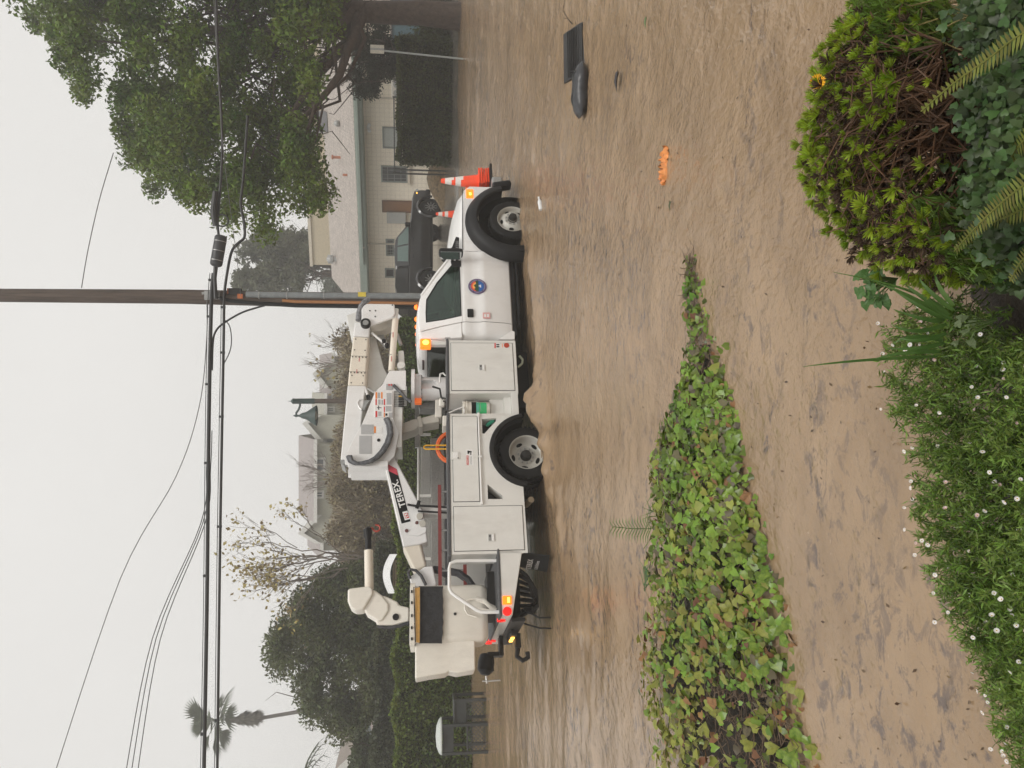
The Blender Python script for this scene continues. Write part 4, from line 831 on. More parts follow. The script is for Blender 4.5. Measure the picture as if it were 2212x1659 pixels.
cable([(469,1690),(475,1200),(480,900),(483,740),(484,640)], .030, 'thick black cable, lower of the two thick ones left of the pole', 8, lash=1)
cable([(484,640),(489,600),(500,545),(515,525),(528,512),(527,480),(520,440),(526,380),(535,250)], .030, 'black cable bending away right of the pole below the splice case', 8, lash=0)
cable([(474,520),(470,480),(474,430),(480,300),(470,100),(466,-40)], .028, 'black cable running from the splice case into the big tree', 8)
cable([(112,1690),(260,1250),(380,1030),(430,880),(446,740),(447,650)], .010, 'thin grey wire sloping steeply up to the pole from the left', 5, mat('wire_grey', (.12,.12,.12), .5))
for k, (x0, x1) in enumerate(((272,446),(284,450),(298,455))):
    cable([(x0-4,1690),((x0+x1)/2-30,1380),(x1-12,1130),(x1,1010),(x1+3,930)], .010, ['uppermost','middle','lowest'][k]+' of three thin parallel wires rising left of the pole', 5)
cable([(245,330),(215,430),(190,540),(176,622)], .010, 'single thin wire from the top of the big tree to the upper pole', 5, mat('wire_grey', (.12,.12,.12), .5))
cable([(572,660),(557,664),(521,676),(482,699),(466,716),(460,740),(458,800)], .022, 'black drop cable arching from the pole side up to the thick cable', 6)
cable([(484,690),(496,705),(500,735),(496,760),(484,785)], .012, 'slack loop of thin cable hanging under the lower thick cable', 5)
cable([(520,640),(512,560),(500,470),(480,300),(470,150),(460,-40)], .006, 'thin grey wire crossing in front of the big tree crown', 4, mat('wire_grey', (.12,.12,.12), .5), Y=17.0)
SPL = thing('splice_case', 'black cylindrical splice case hung on the cable right of the pole', 'splice case', at(474, 542, 17.3))
q0, q1 = at(478, 508, 17.3)-at(474,542,17.3), at(466, 576, 17.3)-at(474,542,17.3)
b = MB(); d = (q1-q0); b.tube([q0, q0+d*.03, q0+d*.08, q0+d*.92, q0+d*.97, q1], [.06,.11,.13,.13,.11,.07], 16); b.build('case_body', mat('case_black', (.03,.03,.033), .5, var=.3), SPL, 40)
b = MB(); b.tube([q1, q1+Vector((-.25,0,.02)), q1+Vector((-.7,0,.0))], [.05,.04,.045], 8); b.build('case_tail', CABLE, SPL); b = MB(); b.tube([q0+Vector((.2,0,.12)), q0+Vector((.5,0,.16)), q0+Vector((.95,0,.12))], [.06,.075,.06], 10); b.build('case_nose', CABLE, SPL)
for k in (-.3,0,.3): MB().lathe([(.128,-.008),(.136,-.008),(.136,.008),(.128,.008)], q0.lerp(q1,.5+k), q1-q0, 16, close=True).build('case_band', GREY, SPL)
b = MB(); b.lathe([(.13+.018*math.cos(t), .018*math.sin(t)) for t in np.linspace(0, 2*math.pi, 7)[:-1]], q0+Vector((.32,0,-.02)), (0,1,0), 16, close=True); b.build('cable_loop', CABLE, SPL)
# --- ornate street lamp
LY = 26.0; lb = at(900, 866, LY)
LA = thing('street_lamp', 'dark green street lamp with hanging bell shade beyond the truck boom', 'street lamp', (lb.x, LY, zg(lb.x, LY)))
def ll(dx, dy): q = at(dx, dy, LY); return Vector((q.x-lb.x, 0, q.z-LA.location.z))
TEAL = mat('lamp_green', (.035,.060,.055), .5, var=.2)
tp_ = ll(630, 866).z; b = MB(); b.lathe([(.16,0),(.16,.5),(.12,.6),(.09,2.5),(.078,tp_-.75)], (0,0,0), (0,0,1), 16); b.build('lamp_post', mat('post_brown', (.11,.085,.07), .6), LA, 40)
b = MB(); b.lathe([(.09,tp_-.75),(.088,tp_-.1),(.10,tp_-.05),(.06,tp_),(.012,tp_+.03),(.006,tp_+.12)], (0,0,0), (0,0,1), 16); b.build('post_cap', TEAL, LA, 40)
b = MB(); b.tube([ll(648,869), ll(648,876), ll(645,885), ll(640,892), ll(640,897)], .035, 8); b.build('lamp_arm', TEAL, LA, 40)
hc = ll(640, 898); b = MB(); b.lathe([(.01,.10),(.03,.05),(.05,.0),(.03,-.06),(.045,-.12),(.09,-.18),(.12,-.30),(.15,-.36),(.25,-.50),(.33,-.62),(.345,-.66),(.33,-.66),(.20,-.48)], hc, (0,0,1), 20); b.build('lamp_shade', TEAL, LA, 40)
b = MB(); b.ball(hc+Vector((0,0,-.6)), (.16,.16,.10)); b.build('lamp_globe', mat('lamp_glass', (.4,.4,.38), .2), LA)
# --- block-walled building
A0 = (4.45, 41.2, math.atan2(-7.4, 15.4)); gA = 1.55
BL = thing('block_building', 'low cream block building with shingle roof and green fascia behind the hedge', 'building', (A0[0], A0[1], 0), A0[2])
def block_mat():
    m = bpy.data.materials.new('cream_block'); m.use_nodes = True; N = m.node_tree.nodes; L = m.node_tree.links; p = N['Principled BSDF']
    tc = N.new('ShaderNodeTexCoord'); mp = N.new('ShaderNodeMapping'); mp.inputs['Rotation'].default_value = (R(90),0,0); L.new(tc.outputs['Object'], mp.inputs[0])
    br = N.new('ShaderNodeTexBrick'); br.offset = 0; br.inputs['Color1'].default_value = (.90,.815,.675,1); br.inputs['Color2'].default_value = (.87,.785,.645,1); br.inputs['Mortar'].default_value = (.76,.68,.56,1)
    br.inputs['Scale'].default_value = 1; br.inputs['Mortar Size'].default_value = .012; br.inputs['Brick Width'].default_value = .205; br.inputs['Row Height'].default_value = .22; L.new(mp.outputs[0], br.inputs['Vector']); L.new(br.outputs['Color'], p.inputs['Base Color'])
    bp = N.new('ShaderNodeBump'); bp.inputs['Strength'].default_value = .4; bp.inputs['Distance'].default_value = .01; bp.invert = True; L.new(br.outputs['Fac'], bp.inputs['Height']); L.new(bp.outputs[0], p.inputs['Normal']); p.inputs['Roughness'].default_value = .6; return m
def shingle_mat(nm, c1, c2, cm, w=.33, h=.15):
    m = bpy.data.materials.new(nm); m.use_nodes = True; N = m.node_tree.nodes; L = m.node_tree.links; p = N['Principled BSDF']
    tc = N.new('ShaderNodeTexCoord'); mp = N.new('ShaderNodeMapping'); mp.inputs['Scale'].default_value = (1,1.06,0); L.new(tc.outputs['Object'], mp.inputs[0])
    br = N.new('ShaderNodeTexBrick'); br.inputs['Color1'].default_value = (*c1,1); br.inputs['Color2'].default_value = (*c2,1); br.inputs['Mortar'].default_value = (*cm,1); br.inputs['Scale'].default_value = 1; br.inputs['Mortar Size'].default_value = .012; br.inputs['Bias'].default_value = -.1; br.inputs['Brick Width'].default_value = w; br.inputs['Row Height'].default_value = h
    nz = N.new('ShaderNodeTexNoise'); nz.inputs['Scale'].default_value = 7; nz.inputs['Detail'].default_value = 4; mx = N.new('ShaderNodeMix'); mx.data_type = 'RGBA'; mx.blend_type = 'MULTIPLY'; mx.inputs[0].default_value = .7
    cr = N.new('ShaderNodeValToRGB'); cr.color_ramp.elements[0].position = .35; cr.color_ramp.elements[0].color = (.62,.60,.60,1); cr.color_ramp.elements[1].position = .65; cr.color_ramp.elements[1].color = (1.1,1.08,1.05,1); L.new(tc.outputs['Object'], nz.inputs[0]); L.new(nz.outputs[0], cr.inputs[0])
    L.new(mp.outputs[0], br.inputs['Vector']); L.new(br.outputs['Color'], mx.inputs[6]); L.new(cr.outputs[0], mx.inputs[7]); L.new(mx.outputs[2], p.inputs['Base Color']); p.inputs['Roughness'].default_value = .7; return m
ez = 5.02; W_ = 17.5
w_ = MB(); w_.bb(0, W_, 0, 10.5, gA-.5, ez); w_.prism([(.0,0,ez),(0,10.5,ez),(0,5.25,ez+1.9)], (W_,0,0)); w_.build('wall', block_mat(), BL, 0)
RS = shingle_mat('brown_shingle', (.46,.415,.375), (.37,.33,.30), (.25,.22,.20))
rz_ = 7.55
roof = MB(); roof.prism([(-.55,-.75,5.36),(-.55,5.3,rz_),(-.55,5.3,rz_-.14),(-.55,-.75,5.20)], (W_+1,0,0)); roof.prism([(-.55,5.3,rz_),(-.55,11.3,5.36),(-.55,11.3,5.2),(-.55,5.3,rz_-.14)], (W_+1,0,0)); rfo = roof.build('roof', RS, BL, 0)
GREENT = mat('sage_trim', (.27,.32,.28), .5, var=.06)
MB().bb(-.57, W_+.5, -.80, -.74, 4.98, 5.33).build('fascia', GREENT, BL, bevel=.01)
MB().bb(2.2, W_+.5, -.93, -.81, 5.12, 5.27).build('gutter', GREENT, BL, bevel=.02)
MB().bb(-.5, W_+.4, -.74, 0, 4.95, 4.99).build('soffit', GREENT, BL)
b = MB(); b.cyl((3.05,-.87,5.14),(3.05,-.05,4.85),.05,n=8); b.cyl((3.05,-.06,4.85),(3.05,-.06,1.6),.045,n=8); b.build('downpipe', mat('pipe_cream', (.60,.54,.45), .5), BL)
FRM = mat('window_frame_grey', (.22,.24,.22), .5); PANEW = mat('frosted_pane', (.42,.44,.41), .3, var=.04)
def bwin(d0, d1, y0, y1, kind):
    p, q = LP(d0, y1, 0, A0), LP(d1, y0, 0, A0); x0, x1, z1, z0 = p.x, q.x, p.z, q.z
    f = MB(); f.ring([(x0,-.06,z0),(x1,-.06,z0),(x1,-.06,z1),(x0,-.06,z1)], [(x0+.07,-.06,z0+.07),(x1-.07,-.06,z0+.07),(x1-.07,-.06,z1-.07),(x0+.07,-.06,z1-.07)], (0,.10,0)); wn = f.build('door' if kind == 'door' else 'window', FRM if kind != 'door' else mat('door_brown', (.16,.075,.035), .5), BL)
    MB().bb(x0+.07,x1-.07,-.015,-.008,z0+.07,z1-.07).build('pane', {'door': mat('door_brown2', (.24,.115,.05), .5), 'frost': PANEW}.get(kind, mat('dark_pane', (.045,.045,.05), .15)), wn)
    if kind == 'bars':
        b = MB(); n = max(3, int((x1-x0)/.16))
        for k in range(1, n): MB().bb(x0+(x1-x0)*k/n-.012, x0+(x1-x0)*k/n+.012, -.075, -.055, z0+.03, z1-.03).build('window_bar', FRM, wn)
        for k in range(1, 4): MB().bb(x0+.03, x1-.03, -.085, -.07, z0+(z1-z0)*k/4-.012, z0+(z1-z0)*k/4+.012).build('window_bar', FRM, wn)
        MB().bb(x0-.08,x1+.08,-.12,.0,z0-.12,z0-.005).build('sill', mat('sill_cream', (.64,.56,.46), .5), wn)
bwin(827,905,276,320,'frost'); bwin(824,880,359,393,'bars'); bwin(825.6,905,434,458,'door'); bwin(834,852,516,552,'bars'); bwin(832,852,579,599,'dark')
q = LP(860, 468, 0, A0); MB().bb(q.x-.3,q.x+.25,-.22,-.01,q.z-.4,q.z+.55).build('meter_box', mat('meter_grey', (.36,.36,.34), .4), BL, bevel=.02)
q = LP(796, 275, 0, A0); b = MB(); b.box((q.x,-.08,q.z), (.14,.12,.14)); b.ball((q.x-.13,-.2,q.z-.05), .09); b.ball((q.x+.13,-.2,q.z-.05), .09); b.build('flood_light', DECALW, BL)
q = LP(858, 188, 0, A0); b = MB(); b.bb(q.x-.45,q.x+.35,-.45,-.05,q.z-.25,q.z+.25); ac = b.build('air_conditioner', mat('ac_cream', (.60,.56,.50), .5), BL, bevel=.03)
for o_ in (-.25,.15): MB().cyl((q.x+o_,-.452,q.z),(q.x+o_,-.47,q.z),.17,n=16).build('fan_grille', GREY, ac)
b = MB(); b.cyl((q.x-.5,-.06,q.z),(q.x-.5,-.06,4.9),.035,n=8); b.cyl((q.x+.3,-.06,q.z+.2),(q.x+.3,-.06,4.9),.035,n=8); b.build('line_set', mat('pipe_cream', (.60,.54,.45), .5), BL)
def on_roof(dx, dy):                                   # ray against the front roof slope
    for yl in np.linspace(-.7, 5.3, 200):
        q = LP(dx, dy, yl, A0)
        if q.z <= 5.36+(yl+.75)*(rz_-5.36)/6.05: return q
    return q
q = on_roof(735,340); b = MB(); b.cyl(q-Vector((0,0,.1)), q+Vector((0,0,.35)), .07, n=10); b.lathe([(.11,.35),(.11,.42),(0,.45)], q, (0,0,1), 10); b.build('vent_pipe', mat('terracotta', (.42,.16,.09), .6), rfo)
q = on_roof(750,378); b = MB(); b.cyl(q-Vector((0,0,.1)), q+Vector((0,0,.22)), .06, n=10); b.build('vent_pipe', mat('terracotta', (.42,.16,.09), .6), rfo)
q = on_roof(734,267); b = MB(); b.ball(q+Vector((0,0,.12)), (.16,.16,.18)); b.build('roof_vent', GREY, rfo)
q = on_roof(705,262); b = MB(); b.box(q+Vector((0,0,.15)), (1.0,.7,.5)); b.build('skylight_box', mat('hood_grey', (.20,.20,.21), .5), rfo, bevel=.03)
for a, c_ in ((690,283),(726,560)):
    q = on_roof(a, c_); b = MB(); b.lathe([(.12,-.3),(.12,.1),(.2,.16),(.24,.3),(.2,.44),(.08,.52),(0,.53)], q, (0,0,1), 16)
    for k in range(12): t = 2*math.pi*k/12; b.bar(q+Vector((.24*math.cos(t),.24*math.sin(t),.14)), q+Vector((.24*math.cos(t+.3),.24*math.sin(t+.3),.46)), .015, .05)
    b.build('turbine_vent', mat('galvanised', (.45,.45,.44), .4, metal=.6), rfo)
# --- tan parapet building behind, blue boarded shed at the right
q0, q1 = at(676, 572, 56), at(735, 572, 56)
TB = thing('tan_building', 'plain tan flat-roofed building rising behind the shingle roof', 'building', (q0.x, 56, 2.5), math.radians(-20))
MB().bb(0,26,0,12,0,q0.z-2.5).build('wall', mat('tan_stucco', (.50,.43,.31), .8, var=.05, bump=.2), TB); MB().bb(-.1,26.1,-.1,12.1,q0.z-2.5,q0.z-2.3).build('coping', mat('coping_cream', (.58,.52,.42), .7), TB)
SH = thing('boarded_shed', 'blue-grey boarded shed partly hidden by the big tree trunk', 'shed', (14.15, 33, 1.2), R(-12))
BLUEB = mat('blue_board', (.085,.15,.175), .6, var=.15)
MB().bb(0,6,0,4,0,2.2).build('wall', mat('blue_shadow', (.07,.11,.13), .7), SH)
for k in range(24): MB().bb(.25*k+.008,.25*k+.242,-.03,-.001,0,2.15).build('board', BLUEB, SH)
MB().bb(-.05,6.05,-.08,4.05,2.2,2.26).build('roof', mat('shed_roof', (.20,.19,.18), .7), SH)
# --- far houses on the slope
def gable_house(name, label, Y, x0p, x1p, eave, ridge, base, wcol, rcol, wins, gables=(), depth=9, chim=None):
    a, b_ = at(eave, x1p, Y), at(eave, x0p, Y); zr = at(ridge, x0p, Y+depth*.5).z; ze = a.z; zb = at(base, x0p, Y).z-3
    H = thing(name, label, 'house', (a.x, Y, zb)); L_ = b_.x-a.x; e = ze-zb; r = zr-zb
    MB().bb(0,L_,0,depth,0,e).build('wall', wcol, H)
    g = MB(); g.prism([(0.02,0,e),(0.02,depth,e),(0.02,depth/2,r-.2)], (L_-.04,0,0)); g.build('gable_wall', wcol, H)
    rr = MB(); rr.prism([(-.5,-.6,e-.15),(-.5,depth/2,r),(-.5,depth/2,r-.2),(-.5,-.6,e-.35)], (L_+1,0,0)); rr.prism([(-.5,depth/2,r),(-.5,depth+.6,e-.15),(-.5,depth+.6,e-.35),(-.5,depth/2,r-.2)], (L_+1,0,0)); ro = rr.build('roof', rcol, H, 0)
    FA = mat('fascia_white', (.62,.61,.57), .6); MB().bb(-.52,L_+.52,-.68,-.62,e-.42,e-.16).build('fascia', FA, H)
    for (d0, d1, y0, y1) in wins:
        p, q = at(d0, y1, Y), at(d1, y0, Y); u0, u1, v1, v0 = p.x-a.x, q.x-a.x, p.z-zb, q.z-zb
        f = MB(); f.ring([(u0,-.08,v0),(u1,-.08,v0),(u1,-.08,v1),(u0,-.08,v1)], [(u0+.16,-.08,v0+.16),(u1-.16,-.08,v0+.16),(u1-.16,-.08,v1-.16),(u0+.16,-.08,v1-.16)], (0,.1,0)); wn = f.build('window', FA, H)
        MB().bb(u0+.16,u1-.16,-.02,-.005,v0+.16,v1-.16).build('pane', mat('far_pane', (.09,.11,.12), .1), wn); MB().bb((u0+u1)/2-.04,(u0+u1)/2+.04,-.05,-.02,v0+.1,v1-.1).build('mullion', FA, wn)
    for (pk, pdy, ea, y0, y1, out) in gables:
        p = at(pk, pdy, Y-out); l_, r_ = at(ea, y1, Y-out), at(ea, y0, Y-out); k = lambda v: Vector((v.x-a.x, -out, v.z-zb))
        MB().prism([k(l_)-Vector((0,0,4)), k(r_)-Vector((0,0,4)), k(r_), k(p), k(l_)], (0,out+3,0)).build('cross_gable', wcol, H)
        for s_, t_ in ((l_, p), (p, r_)):
            u, v = k(s_), k(t_); u.y -= .4; v.y -= .4; MB().prism([u, v, v+Vector((0,0,.25)), u+Vector((0,0,.25))], (0,out+3.4,0)).build('gable_roof', rcol, H); MB().prism([u+Vector((0,-.06,-.25)), v+Vector((0,-.06,-.25)), v+Vector((0,-.06,.25)), u+Vector((0,-.06,.25))], (0,.05,0)).build('bargeboard', FA, H)
    return H
WG = mat('house_sage', (.36,.35,.27), .7, var=.05); WG2 = mat('house_cream', (.40,.39,.32), .7, var=.05); RF1 = mat('roof_mauve', (.30,.265,.255), .7, var=.12, scale=3); RF2 = mat('roof_olive', (.33,.32,.27), .7, var=.12, scale=3)
gable_house('far_house', 'long two-storey house with mauve-grey roof and two windows on the far slope', 62, 962, 1112, 676, 645, 700, WG, RF1, [(680,703,988,1019),(677,700,1059,1077)])
gable_house('far_house', 'olive-roofed house with a white-edged gable between the street lamp and mauve roof', 66, 862, 958, 698, 674, 712, WG2, RF2, [(705,724,878,891),(701,722,922,936)], [(661,914,690,897,948,1.5)])
gable_house('far_house', 'grey gabled house right of the street lamp behind bare branches', 68, 775, 858, 714, 690, 724, WG, RF1, [(716,731,824,838),(714,733,798,812)], [(683,808,706,784,838,1.2)])
gable_house('far_house', 'small pale house half hidden at the left end of the mauve roof', 64, 1116, 1190, 690, 664, 716, WG2, RF1, [(692,708,1126,1138)], [(652,1150,690,1110,1172,1.0)])
gable_house('low_house', 'low house with long grey-brown roof behind the left hedges', 36, 1372, 1580, 808, 791, 830, mat('low_wall', (.20,.22,.22), .7), mat('roof_brown', (.225,.185,.175), .7, var=.1, scale=3), [(812,824,1540,1556)], depth=7)
gable_house('far_house', 'bluish clapboard house with brown roof at the far left edge', 40, 1592, 1700, 772, 742, 800, mat('blue_clap', (.33,.37,.37), .7, var=.04), mat('roof_dull', (.27,.23,.20), .7, var=.1, scale=3), [(776,790,1606,1618)], [(736,1655,770,1622,1700,1.0)], depth=6)
# --- white ribbed awning on boards beyond the hedge
AW = thing('ribbed_awning', 'white ribbed curved awning above tan boards behind the hedge', 'awning', at(850, 1240, 25.0))
def aw(dx, dy, o=0): q = at(dx, dy, 25.0+o)-AW.location; return q
secs = []
for i in range(33):
    f = i/32; dy = 1197+f*85; dx = 833-8*math.sin(math.pi*f)+16*(f**3)*(.35)+9*(1-f)**3; rib = 0
    secs.append([aw(dx,dy,-.3)+Vector((0,-rib,rib)), aw(dx+8,dy,-.55)+Vector((0,-rib,rib)), aw(dx+16,dy,-.65)+Vector((0,-rib,rib)), aw(dx+16,dy,-.58), aw(dx+8,dy,-.45), aw(dx,dy,-.25)])
b = MB(); b.loft(secs); b.build('awning_shell', mat('awning_white', (.72,.72,.71), .4), AW, 40)
for k in range(3): MB().prism([aw(848+k*5,1282,-.3), aw(852+k*5,1282,-.3), aw(852+k*5,1212,-.3), aw(848+k*5,1212,-.3)], (0,.1,0)).build('board', mat('tan_board', (.40,.29,.18), .7), AW)
# --- street sign seen from behind
SY = 23.5; s0 = at(1004, 129, SY); SG = thing('street_sign', 'blank back of a small sign on a thin steel post by the hedge', 'sign', (s0.x, SY, s0.z-.3))
t_ = at(803, 107, SY); v = t_-SG.location
MB().cyl((0,0,0), v, .028, n=10).build('sign_post', mat('galv_post', (.33,.35,.34), .4, metal=.5), SG)
a_, b_ = at(800, 103, SY)-SG.location, at(829, 112, SY)-SG.location
sp_ = MB(); sp_.bb(v.x-.13, v.x+.13, -.05, -.03, v.z-.37, v.z+.04); sp_.build('sign_plate', mat('sign_back', (.52,.49,.42), .4, metal=.3, var=.12), SG, bevel=.004); MB().bb(v.x-.03,v.x+.03,-.056,-.05,v.z-.37,v.z+.04).build('sign_rib', GREY, SG)
# --- chain link fence
FR = (at(870,375,29.5).x, 29.5, R(-12)); CF = thing('chain_link_fence', 'grey chain link fence panel and gate post beside the clipped hedge end', 'fence', (FR[0], FR[1], zg(FR[0], FR[1])), FR[2])
PIPE = mat('fence_pipe', (.10,.105,.10), .5, metal=.4); H_ = 1.98
for x in (0,.14,2.75): MB().cyl((x,0,0),(x,0,H_+.05),.032,n=10).build('post', PIPE, CF)
MB().cyl((0,0,H_),(2.75,0,H_),.022,n=8).build('rail', PIPE, CF)
b = MB(); s_ = .075
for k in range(-28, 40):
    x = k*s_; 
    for sg in (1, -1):
        z0, z1 = 0.05, H_; xa, xb = (x, x+(z1-z0)) if sg > 0 else (x+(z1-z0), x)
        pts = []
        for f in np.linspace(0, 1, 24):
            px_ = xa+(xb-xa)*f
            if .0 <= px_ <= 2.75: pts.append((px_, 0, z0+(z1-z0)*f))
        if len(pts) > 1: b.tube([pts[0], pts[-1]], .003, 3, caps=False)
o = b.build('wire_mesh', PIPE, CF, 0, fix=False); o['kind'] = 'stuff'
# --- mound of straw mulch by the lot
p = at(905, 400, 31.0); b = MB(); n = 18; g = []
for i in range(9):
    r_ = 1-i/8
    g.append([Vector((1.5*r_*math.cos(t)*(1+.1*math.sin(3*t)), .8*r_*math.sin(t), (.75*(1-r_**1.6))+.04*math.sin(5*t+i))) for t in np.linspace(0, 2*math.pi, n+1)[:-1]])
b.loft(g); mo = b.build('mulch_mound', mat('straw_mulch', (.21,.15,.085), .9, var=.5, scale=9, bump=1, bscale=14), None, 60); mo.location = (p.x+.3, 31.0, zg(p.x, 31.0)-.1); tag(mo, 'heap of brown straw mulch on the lot behind the cones', 'mound')
# --- litter bin with lattice panels
BY = 17.4; q = at(1047, 1594, BY); BN = thing('litter_bin', 'dark slatted litter bin with pale domed lid in front of the left hedge', 'bin', (q.x, BY, q.z-.25), R(8))
def bn(dx, dy, o=0): v = at(dx, dy, BY+o)-BN.location; return v
FRB = mat('bin_grey', (.034,.038,.037), .5, var=.2); h0 = bn(955, 1585).z; wd_ = .30
for sx in (-1,1):
    for sy in (-1,1): MB().bb(sx*wd_-.03, sx*wd_+.03, sy*wd_-.03+.3, sy*wd_+.03+.3, 0, h0).build('corner_post', FRB, BN, bevel=.006)
for z0, z1, nm in ((h0-.26,h0-.02,'upper_panel'),(.62,.66,'cross_rail')): MB().bb(-wd_+.03,wd_-.03,0.0,.04,z0,z1).build(nm, FRB, BN, bevel=.006)
def lattice(x0, x1, z0, z1, y, par):
    s_ = .09
    for sg in (1,-1):
        for k in range(-20, 20):
            xa = x0+k*s_; pts = []
            for f in np.linspace(0, 1, 40):
                z = z0+(z1-z0)*f; x = xa+(z-z0 if sg > 0 else -(z-z0))
                if x0 <= x <= x1: pts.append((x, y+.004*sg, z))
            if len(pts) > 3: MB().bar(pts[0], pts[-1], .020, .008, (0,1,0)).build('lattice_slat', FRB, par)
lattice(-wd_+.03, wd_-.03, .22, .60, .0, BN)
b = MB(); b.lathe([(.40,0),(.40,.03),(.34,.08),(.22,.125),(0,.145)], (0,.3,h0), (0,0,1), 28); b.build('lid', mat('lid_grey', (.50,.53,.50), .35, var=.06), BN, 40)
BN2 = thing('litter_bin', 'lower dark lattice box standing right of the lidded bin', 'bin', BN.location+Vector((.50,.25,.05)), R(8)); h1 = h0*.70
for sx in (-1,1): MB().bb(sx*.26-.03,sx*.26+.03,-.03,.03,0,h1).build('corner_post', FRB, BN2); MB().bb(sx*.26-.03,sx*.26+.03,.5,.56,0,h1).build('corner_post', FRB, BN2)
MB().bb(-.26,.26,-.02,.02,.6,h1).build('upper_panel', FRB, BN2, bevel=.006); MB().bb(-.29,.29,-.05,.58,h1,h1+.05).build('top_frame', FRB, BN2, bevel=.01); lattice(-.23,.23,.2,.6,0,BN2)
# --- dark pickup in the lot
p = at(953, 450, 33.2); PYAW = R(26); PK = thing('pickup_truck', 'dark charcoal pickup truck with black canopy parked before the cream building', 'pickup', (p.x-.38, 34.0, p.z), PYAW)
CH = mat('charcoal_paint', (.016,.016,.017), .3, var=.15, coat=.3, dirt=.1); CHR = mat('roof_sheen', (.03,.03,.032), .2, coat=.6)
PKL = [(0,0)]
def psec(x, zb, zt, w, k=.06): return [Vector((x,-w+k,zb)),Vector((x,-w,zb+.12)),Vector((x,-w-.01,(zb+zt)/2)),Vector((x,-w+.03,zt-.05)),Vector((x,-w+.10,zt)),Vector((x,w-.10,zt)),Vector((x,w-.03,zt-.05)),Vector((x,w+.01,(zb+zt)/2)),Vector((x,w,zb+.12)),Vector((x,w-k,zb))]
b = MB(); b.loft([psec(.98,.62,1.02,.82), psec(.90,.50,1.16,.94), psec(.5,.48,1.24,.98), psec(-.6,.46,1.30,.98), psec(-.9,.46,1.34,.98), psec(-2.6,.46,1.34,.98), psec(-4.55,.50,1.34,.97), psec(-4.72,.55,1.32,.93)]); bo = b.build('body', CH, PK, 40)
for x in (0, -3.7):
    for s in (-1, 1):
        cm = MB(); cm.cyl((x, s*.55, .46), (x, s*1.3, .46), .53, n=28); cut(bo, cm)
        fl = MB(); fl.loft([[Vector((x+r*math.cos(R(a)), s*yy, .46+r*math.sin(R(a)))) for r, yy in ((.50,.95),(.50,1.05),(.53,1.06),(.60,1.0),(.60,.96))] for a in np.linspace(-8, 188, 20)]); fl.build('arch_flare', CHR, PK, 40)
        ty = MB(); ty.lathe([(.26,-.13),(.36,-.14),(.42,-.12),(.435,-.08),(.435,.08),(.42,.12),(.36,.14),(.26,.13)], (x,s*.86,.44), (0,s,0), 32, close=True); w = ty.build('wheel', RUBBER, PK, 40)
        rm = MB(); rm.lathe([(.27,.13),(.262,.135),(.25,.10),(.22,.02),(0,.02)], (x,s*.86,.44), (0,s,0), 28); rm.build('rim', DARK, w, 40)
        sp2 = MB()
        for k in range(10): a = 2*math.pi*k/10; d = Vector((math.cos(a),0,math.sin(a))); sp2.bar(Vector((x,s*(.86+.09),.44))+d*.05, Vector((x,s*(.86+.11),.44))+d*.25, .03, .03, (0,1,0))
        sp2.build('spokes', GREY, w)
def gsec(x, z, w): return [Vector((x,-w,z)),Vector((x,w,z))]
cabp = [(-.78,1.33,.93),(-1.45,1.86,.74),(-1.6,1.93,.72),(-2.2,1.96,.72),(-2.75,1.93,.72),(-2.95,1.84,.74),(-3.02,1.33,.93)]
b = MB(); b.loft([[Vector((x,-w,z)) for x, z, w in cabp], [Vector((x,w,z)) for x, z, w in cabp]], closed=True); b.build('cab', CHR, PK, 30, .02)
for s in (-1, 1):
    def sd(x, z, o=.006): return Vector((x, s*(.93-(z-1.33)*.36+o), z))
    for pts in ([(-1.02,1.38),(-1.50,1.80),(-1.92,1.83),(-1.92,1.38)], [(-2.0,1.38),(-2.0,1.83),(-2.7,1.82),(-2.82,1.38)]):
        MB().prism([sd(*q) for q in pts], (0,s*.006,0)).build('side_window', mat('pickup_pane', (.10,.17,.15), .05, coat=1), PK, 0)
    MB().box((-1.05,s*1.08,1.42), (.12,.2,.2)).build('side_mirror', BLACK, PK, bevel=.03)
    for x in (-1.75,-2.6): MB().bb(x-.09,x+.09,s*.985,s*1.005,1.14,1.18).build('door_handle', CHR, PK)
    MB().bb(-3.0,-.7,s*.80,s*.95,.36,.44).build('side_step', BLACK, PK, bevel=.01)
    MB().bb(-4.74,-4.66,s*.80,s*.95,.95,1.25).build('tail_light', mat('tail_red', (.30,.03,.025), .3), PK, bevel=.02)
    MB().bb(.80,.99,s*.70,s*.93,.98,1.10).build('headlight', mat('lamp_clear', (.5,.5,.5), .1), PK, bevel=.02); MB().bb(.70,.74,s*.955,s*.985,1.02,1.07).build('marker', AMBERHOT, PK)
b = MB(); cp = [(-3.08,1.34,.90),(-3.08,1.90,.74),(-3.9,1.90,.74),(-4.35,1.80,.76),(-4.68,1.34,.90)]; b.loft([[Vector((x,-w,z)) for x, z, w in cp], [Vector((x,w,z)) for x, z, w in cp]]); b.build('canopy', mat('canopy_black', (.012,.012,.013), .25, coat=.4), PK, 30, .03)
MB().bb(.86,1.05,-.85,.85,.46,.66).build('front_bumper', BLACK, PK, bevel=.03); MB().bb(-4.86,-4.70,-.85,.85,.46,.62).build('rear_bumper', BLACK, PK, bevel=.03); MB().bb(.93,1.0,-.6,.6,.68,1.05).build('grille', BLACK, PK, bevel=.02)
MB().bb(-4.3,.6,-.5,.5,.36,.6).build('underbody', INK, PK)
